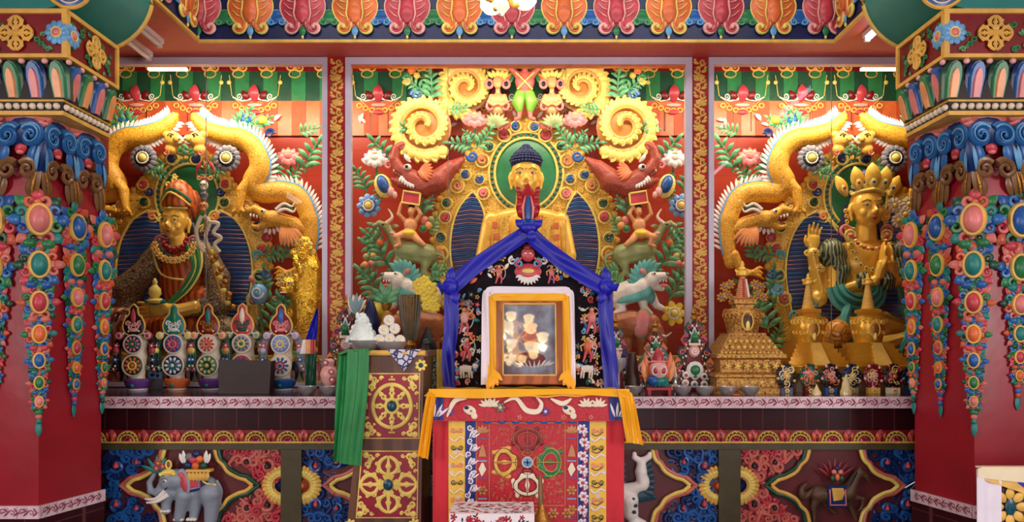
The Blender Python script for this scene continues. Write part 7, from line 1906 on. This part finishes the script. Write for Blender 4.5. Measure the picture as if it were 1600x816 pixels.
# offerings on the chest ------------------------------------------------------
yc = 549
M = F(3.9)
t = bowl(571, 3.9, 'steel bowl heaped with frosty white cake on the brown chest', 27, 17, y=yc)
t = bowl(612, 3.88, 'steel bowl with six round white biscuits piled up on the brown chest', 24, 15, y=yc)
t = T('white_cake', 'frosty white crumbled offering cake heaped in the left bowl on the chest', 'offering', at(M, 568, 536)); mb = MB(M); rnd = random.Random(77)
P['icing'] = mat('frosty white icing', (226, 240, 234), rough=.5, bump=.6, bscale=60)
for i in range(80):
    v = rnd.random(); r = 22*(1-v)+2; a = rnd.random()*TAU; mb.ell('icing', 566+cos(a)*r, 536-v*44, sin(a)*r*.8, rnd.uniform(3, 6), rnd.uniform(3, 5), 4, n=7, k=4)
mb.leaf('icing', 560, 500, -1.6, 12, 3, 4); mb.lathe('icing', 566, 538, 0, [(22, 0), (20, 14), (12, 30), (4, 42)], 14); mb.build('icing', t)
M = F(3.88)
for i, (x, y) in enumerate(((594, 531), (610, 529), (626, 532), (601, 516), (618, 514), (609, 501))):
    w = ('lower left', 'lower middle', 'lower right', 'middle left', 'middle right', 'topmost')[i]
    t = T('round_biscuit', 'round white biscuit with cream centre, %s in the pile on the chest' % w, 'biscuit', at(M, x, y+8), 'round white biscuits in the right bowl on the chest')
    mb = MB(M)
    for k in range(14): a = TAU*k/14; mb.ell('white', x+cos(a)*6, y+sin(a)*6, 6, 3, 2.4, 4, a, 8, 5)
    mb.ell('white', x, y, 5, 7, 7, 5); mb.build('crust', t); mb = MB(M); mb.ell('goldl', x, y, 9, 3.2, 3.2, 1.6); mb.ell('cream', x, y, 10.4, 1.6, 1.6, .8); mb.build('cream_centre', t)
# things behind the chest, standing on the counter
t, M, b = vase(579, 4.55, [(14, 0), (15, 30), (13, 100), (14, 110)], 'navy', 'tall dark blue tasselled holder with thin sticks behind the white cake', 'tassel_holder', 'holder')
mb = MB(M); mb.lathe('navy', 579, b-105, 0, [(15, 0), (15, 6), (9, 24), (5, 36), (2, 40)], 16)
for q in (-3, 0, 3): mb.tube('brown', [(579+q*.5, b-140, 0), (579+q, b-160, 0)], .7, n=5)
mb.build('tassel_cap', t)
t, M, b = vase(641, 4.5, [(11, 0), (9, 10), (6, 30), (5, 60), (6, 70), (9, 74), (7, 80), (12, 100), (18, 150), (19, 152)], 'goldd', 'tall ribbed metal flower vase behind the chest, holding yellow silk flowers', 'flower_vase')
mb = MB(M)
P['ribm'] = mat('ribbed pewter', (150, 146, 130), rough=.28, metal=.8)
for i in range(22): a = TAU*i/22; mb.tube('ribm', [(641+cos(a)*8, b-82, sin(a)*8), (641+cos(a)*13, b-104, sin(a)*13), (641+cos(a)*19, b-152, sin(a)*19)], 1.5, n=5)
mb.build('rib', t)
t = T('yellow_silk_flowers', 'bunch of yellow silk flowers leaning to the right out of the metal vase', 'flowers', at(M, 668, b-80))
for i, (x, y, r) in enumerate(((655, 446, 11), (664, 440, 10), (672, 452, 13), (664, 462, 12), (678, 466, 11), (668, 478, 10), (657, 456, 9), (680, 480, 10))):
    mb = MB(M)
    for k in range(7): a = TAU*k/7+i; mb.leaf('yellow', x, y, a, r, r*.42, 4, rise=.3)
    mb.ell('goldl', x, y, 6, r*.3, r*.3, 3); mb.build('blossom', t)
mb = MB(M)
for x, y in ((660, 450), (672, 470), (664, 466)): mb.tube('green', [(x, y, 0), (652, 490, 0), (643, 500, 0)], 1, n=5)
mb.build('stem', t)
t, M, b = vase(604, 4.6, [(13, 0), (12, 8), (5, 30), (6, 70), (14, 90), (16, 104), (10, 116), (5, 126), (8, 134), (9, 138)], 'goldd', 'bronze bottle vase with green leaves behind the biscuits')
mb = MB(M)
for k in range(6): mb.leaf('lgreen', 604, b-138, -PI/2+(k-2.5)*.4, 34, 5, 2, rise=.1, bend=(k-2.5)*.2)
mb.build('leaf', t)
M = F(4.65); t = T('striped_leaf_fan', 'pale blue and white striped leaf fan left behind the white cake', 'fan ornament', at(M, 557, yb(4.65)))
mb = MB(M)
for k in range(7): mb.leaf(('cream', P.setdefault('palet', mat('pale teal grey', (128, 158, 168), rough=.5)))[k % 2], 558, 492, -PI/2+(k-4)*.18, 34-abs(k-3)*2, 4, 2+k % 2, rise=.04, bend=.35)
mb.build('fan_leaf', t); mb = MB(M); mb.tube('brown', [(558, 494, 0), (558, yb(4.65), 0)], [3, 5], n=8); mb.build('stick', t)
M = F(4.7); t = T('yellow_peony', 'large yellow carved peony between tassel holder and bronze vase', 'flower', at(M, 590, yb(4.7)))
mb = MB(M)
for k in range(9): mb.leaf('yellow', 590, 490, -PI/2+(k-4)*.55, 24, 8, 3+(k % 2)*3, rise=.15)
mb.ell('yellow', 590, 486, 6, 11, 12, 8); mb.build('petal', t); mb = MB(M); mb.tube('lgreen', [(590, 500, 0), (590, yb(4.7), 0)], 2.4, n=7); mb.build('stem', t)
# dark draped offerings right of the metal vase
t, M, b = vase(668, 4.45, [(18, 0), (20, 12), (16, 40), (18, 66), (12, 84), (5, 96), (1, 104)], 'black', 'dark wrapped offering between metal vase and blue scarf', 'dark_torma', 'torma')
mb = MB(M); rnd = random.Random(9)
for k in range(36): mb.curl(('rose', 'teal', 'white', 'dred', 'dgreen')[k % 5], 668+rnd.uniform(-14, 14), b-6-rnd.random()*80, 5, 1.2, 1.7, rnd.random()*6, 1, 17, n=5)
mb.build('painted_curl', t)
t, M, b = vase(642, 4.3, [(10, 0), (12, 4), (8, 12), (6, 30), (4, 40)], 'goldl', 'small gold and silver butter lamp base before the metal vase', 'butter_lamp', 'lamp')
# ================================================ FIGURES ON THE BASE PANELS
M = F(DP)
P['eleg'] = mat('grey elephant skin', (142, 152, 166), rough=.42, var=.1)
t = T('relief_elephant', 'grey relief elephant with gold headdress and jewel tray, in the left base panel', 'carved animal', at(M, 296, 815))
e = 'eleg'; mb = MB(M)
mb.ell(e, 318, 764, 0, 26, 22, 12, n=18, k=10); mb.ell(e, 290, 760, 2, 22, 20, 12); limb(mb, e, [(280, 748, 6), (268, 750, 8)], [17, 15])
limb(mb, e, [(262, 756, 9), (250, 768, 9), (240, 766, 9), (238, 752, 9), (246, 740, 9)], [10, 7, 6, 5, 4])
limb(mb, e, [(270, 768, 4), (262, 784, 4), (262, 796, 4)], [11, 8.5, 8]); limb(mb, e, [(292, 772, 6), (286, 792, 6), (283, 808, 6)], [14, 9.5, 8.5])
limb(mb, e, [(312, 776, 0), (306, 794, 0), (303, 808, 0)], [10, 8.5, 7.5]); limb(mb, e, [(332, 770, 6), (334, 792, 6), (332, 812, 6)], [18, 12, 10])
blob(mb, 'body', t, .0075, e, 4)
mb = MB(M)
for i in range(8): mb.ring(e, 261-i*3+0, 760+4*sin(i*.6), 9, 1, 6, .7, n=10, k=4) if 0 else None
mb.tube(e, smoothpts([(340, 750, 4), (348, 766, 4), (346, 784, 4), (350, 792, 4)], 4), taper(2.4, 1, 13), n=6); mb.build('tail', t)
mb = MB(M); out = smoothpts([(284, 734), (292, 730), (300, 738), (304, 754), (302, 768), (296, 764), (289, 752), (284, 740)], 4); mb.poly(e, [(p[0], p[1]) for p in out], 13, 17, 1.5)
mb.poly('rose', [(293+(p[0]-294)*.72, 751+(p[1]-750)*.8) for p in out], 16, 18.5, 1); mb.build('ear', t)
mb = MB(M); mb.tube('white', smoothpts([(266, 764, 16), (252, 776, 18), (236, 776, 18)], 5), taper(4, 1.4, 11), n=8); mb.tube('white', smoothpts([(270, 770, 14), (254, 780, 18), (238, 782, 18)], 5), taper(4, 1.4, 11), n=8); mb.build('tusk', t)
mb = MB(M)
for x, y in ((262, 797), (283, 810), (303, 810), (332, 812)):
    for q in (-5, 0, 5): mb.ell('white', x+q, y, 8, 3.6, 3, 5)
mb.build('toenails', t)
mb = MB(M); mb.ell('white', 268, 748, 22, 3.4, 2.4, 2); mb.ell('black', 267.5, 748, 24, 1.5); mb.tube('grey', [(262, 746, 21), (268, 743, 23), (274, 747, 21)], .8, n=5); mb.tube('black', [(266, 762, 18), (274, 755, 20)], 1, n=5); mb.build('eye', t)
mb = MB(M); mb.ell('goldl', 271, 736, 16, 11, 6, 6)
for i in range(6): mb.ell('goldl', 261+i*4, 738-3*sin(i*.6), 20, 3.4)
mb.ring('goldl', 270, 724, 14, 4, 6, 1.6, n=16, k=6); mb.ell('brown', 270, 725, 13, 3, 5, 2); mb.build('headdress', t)
mb = MB(M); mb.poly('dblue', [(300, 740), (322, 738), (334, 760), (300, 768)], 10, 14, 1); mb.poly('rose', [(301, 744), (318, 742), (320, 760), (301, 764)], 13, 15.5, 1); mb.tube('lblue', [(302, 746, 16), (317, 744, 16), (318, 759, 16), (302, 762, 16), (302, 746, 16)], 1, n=5); mb.tube('goldl', smoothpts([(318, 738, 14), (326, 752, 14), (342, 756, 10)], 4), 1.6, n=6)
mb.build('saddle_cloth', t)
mb = MB(M); mb.box('goldp', 298, 336, 731, 735, 4, 18)
for i in range(6): mb.leaf('goldp', 302+i*6, 735, PI/2+(i-2.5)*.1, 14, 4, 16, rise=.1)
mb.build('tray', t)
for i, (x, y, c) in enumerate(((299, 725, 'dblue'), (311, 726, 'orange'), (323, 726, 'dgreen'), (307, 717, 'rose'), (317, 716, 'orange'), (301, 712, 'grey'), (312, 708, 'dblue'))):
    mb = MB(M); mb.ell(c, x, y, 12, 6.2, 6, 5, n=12, k=8); mb.build('jewel', t)
for x, sg in ((294, 1), (326, -1)):
    mb = MB(M); mb.leaf('white', x, 722, -PI/2-sg*.1, 20, 3.4, 12, rise=.05); mb.leaf('white', x-sg*3, 722, -PI/2-sg*.3, 16, 3, 12, rise=.05); mb.build('flame', t)
# plant held by the trunk
M2 = M; tt = T('trunk_bouquet', 'small teal leafed bouquet held up by the trunk of the relief elephant', 'carved flower', at(M, 252, 742))
mb = MB(M)
for i in range(6): mb.leaf('teal', 250, 738, -PI/2+(i-2)*.45, 28, 3, 8, rise=.1, bend=(i-2)*.2)
mb.build('leaf', tt); mb = MB(M)
for x, y in ((253, 722), (260, 727), (250, 730)): mb.flower('rose', 'goldp', x, y, 5, 6, 12)
mb.build('blossom', tt)
# dark horse
P['horse'] = mat('dark brown horse paint', (84, 58, 40), rough=.5)
t = T('relief_horse', 'dark brown relief horse carrying jewels on its back, in the far right base panel', 'carved animal', at(M, 1310, 815)); e = 'horse'
mb = MB(M); limb(mb, e, [(1278, 772, 0), (1300, 774, 2), (1322, 770, 2)], [14, 12, 14]); limb(mb, e, [(1326, 764, 3), (1334, 748, 4), (1340, 736, 6)], [11, 8, 6]); limb(mb, e, [(1340, 736, 7), (1350, 744, 8), (1354, 750, 8)], [5.5, 4.2, 3])
limb(mb, e, [(1330, 776, 4), (1346, 778, 6), (1344, 792, 6), (1340, 796, 6)], [7, 4, 3, 2.6]); limb(mb, e, [(1322, 780, 2), (1330, 796, 2), (1336, 812, 2)], [7, 4, 3])
limb(mb, e, [(1276, 778, 2), (1270, 792, 2), (1272, 804, 2), (1272, 816, 2)], [9, 5, 3.4, 3]); limb(mb, e, [(1284, 780, 0), (1296, 794, 0), (1304, 802, 0)], [7, 4, 3]); mb.leaf(e, 1338, 732, -1.3, 7, 2, 8)
blob(mb, 'body', t, .007, e, 3)
mb = MB(M); mb.tube(e, smoothpts([(1268, 766, 2), (1256, 776, 3), (1252, 764, 3), (1262, 754, 2)], 5), [3, 4, 5, 6, 6, 6, 6, 6, 6, 5, 5, 4, 4, 3, 2, 1], n=8); mb.build('tail', t)
mb = MB(M)
for i in range(7): mb.leaf('black', 1336-i*2, 736+i*4, PI*.8, 10, 2, 9)
mb.ell('black', 1344, 739, 12, 1.2); mb.build('mane', t)
mb = MB(M); mb.poly('dblue', [(1288, 756), (1316, 756), (1319, 790), (1287, 790)], 12, 15, 1); mb.tube('pink', [(1290, 762, 16), (1291, 786, 16), (1315, 786, 16), (1314, 762, 16)], 1.2, n=5); mb.poly('goldp', [(1293, 760), (1311, 760), (1313, 768), (1309, 778), (1296, 780)], 14, 17, 1); mb.build('saddle_cloth', t)
for i, (x, y, c) in enumerate(((1297, 746, 'dgreen'), (1304, 744, 'orange'), (1311, 746, 'dgreen'), (1299, 736, 'pink'), (1309, 736, 'pink'), (1304, 730, 'dblue'))):
    mb = MB(M); mb.ell(c, x, y, 10, 4, 6 if i < 3 else 4, 4); mb.build('jewel', t)
mb = MB(M)
for i in range(7): mb.leaf('dred', 1304, 752, -PI/2+(i-3)*.3, 36, 3, 2, rise=.03)
mb.build('flame', t)
# white curling figure near the throne
t = T('relief_snow_beast', 'white and dark teal curling relief figure right of the throne base', 'carved animal', at(M, 992, 815))
mb = MB(M); limb(mb, 'white', [(962, 770, 4), (984, 764, 6), (1002, 756, 8), (1000, 736, 8), (1001, 720, 6)], [14, 11, 10, 10, 7]); mb.ell('white', 1003, 752, 8, 11, 15, 9); limb(mb, 'white', [(972, 768, 4), (982, 780, 8), (984, 800, 6)], [14, 15, 13]); limb(mb, 'white', [(990, 814, 6), (1002, 820, 6)], [10, 10])
limb(mb, 'white', [(1001, 720, 6), (990, 714, 7), (990, 708, 7)], [6, 5, 4]); limb(mb, 'white', [(1001, 720, 6), (1013, 713, 7), (1014, 708, 7)], [6, 5, 4])
blob(mb, 'body', t, .007, 'white', 3)
P['dteal'] = mat('dark teal fur paint', (20, 62, 78), rough=.45)
mb = MB(M)
for i in range(7): mb.leaf('dteal', 1004, 766-i*6, -.1+.5-i*.25, 20, 5, 3, rise=.05)
for i in range(5): mb.leaf('dteal', 990+i*4, 766, PI*.3-i*.08, 24, 5, 2, rise=.05)
for i in range(4): mb.leaf('dteal', 978, 730+i*8, PI*1.2-i*.2, 20, 5, 4, rise=.05)
for x, y in ((986, 776), (990, 786), (988, 796)): mb.ell('dteal', x, y, 20, 3.4, 3, 2)
mb.build('dark_fur', t)
# silver clip at the far right panel edge
t = tag(None or (lambda mb: (mb.tube('steel', [(1412, 762, 4), (1428, 752, 5), (1430, 754, 5), (1416, 768, 5)], .8, n=5), mb.build('wire_clip'))[1])(MB(M)), 'thin silver wire clip hooked at the far right base panel', 'clip')
# ================================================ CHANDELIER
cxx, cyy, cz = -.046, 1.75, 2.476
t = T('chandelier', 'gilded chandelier with glowing frosted flower shades hanging at the top centre', 'chandelier', (cxx, cyy, cz))
P['shade'] = mat('glowing frosted glass shade', (255, 226, 170), emit=3.2, rough=.4); P['crys'] = mat('warm cut crystal', (250, 232, 200), rough=.1, spec=.9, emit=.6)
Id = Matrix(((1, 0, 0, cxx), (0, 0, 1, cyy), (0, -1, 0, cz), (0, 0, 0, 1)))
mb = MB(Id); mb.lathe('goldp', 0, .16, 0, [(.004, 0), (.02, .02), (.012, .05), (.03, .1), (.015, .16), (.03, .24), (.012, .3), (.012, 1.6)], 14); mb.build('stem', t)
mb = MB(Id); mb.lathe('crys', 0, .20, 0, [(.001, 0), (.018, .02), (.012, .04), (.03, .05), (.012, .07)], 8)
for k in range(6): a = TAU*k/6; mb.tube('crys', [(0, .15, 0), (.03*cos(a), .13, .03*sin(a)), (.05*cos(a), .115, .05*sin(a))], [.008, .009, .003], n=5)
mb.build('crystal_drop', t)
for tier, (n, R, z, sz) in enumerate(((4, .06, .14, .034), (6, .15, .06, .044), (7, .22, -.06, .05), (5, .13, -.2, .045))):
    for k in range(n):
        a = TAU*(k+.3+tier*.4)/n; x, h = R*cos(a), R*sin(a)
        mb = MB(Id); mb.tube('goldp', smoothpts([(0, z-.03, 0), (x*.5, z+.03, h*.5), (x, z+.0, h)], 4), .006, n=6); ar = mb.build('arm', t)
        mb = MB(Id @ Matrix.Translation((x, z, h))); P['shade']
        mb.lathe('shade', 0, sz*.9, 0, [(sz*.15, 0), (sz*.5, sz*.1), (sz*.85, sz*.5), (sz*.8, sz*.9), (sz*1.05, sz*1.35), (sz*.95, sz*1.35), (sz*.6, sz*.8)], 14); mb.build('shade', ar)
for k in range(3):
    l = bpy.data.lights.new('chandelier_glow', 'POINT'); l.energy = 7; l.color = (1, .82, .55); l.shadow_soft_size = .02
    o = bpy.data.objects.new('chandelier_glow', l); C.objects.link(o); o.location = (cxx+.22*cos(k*2.1), cyy+.22*sin(k*2.1), cz-.02)
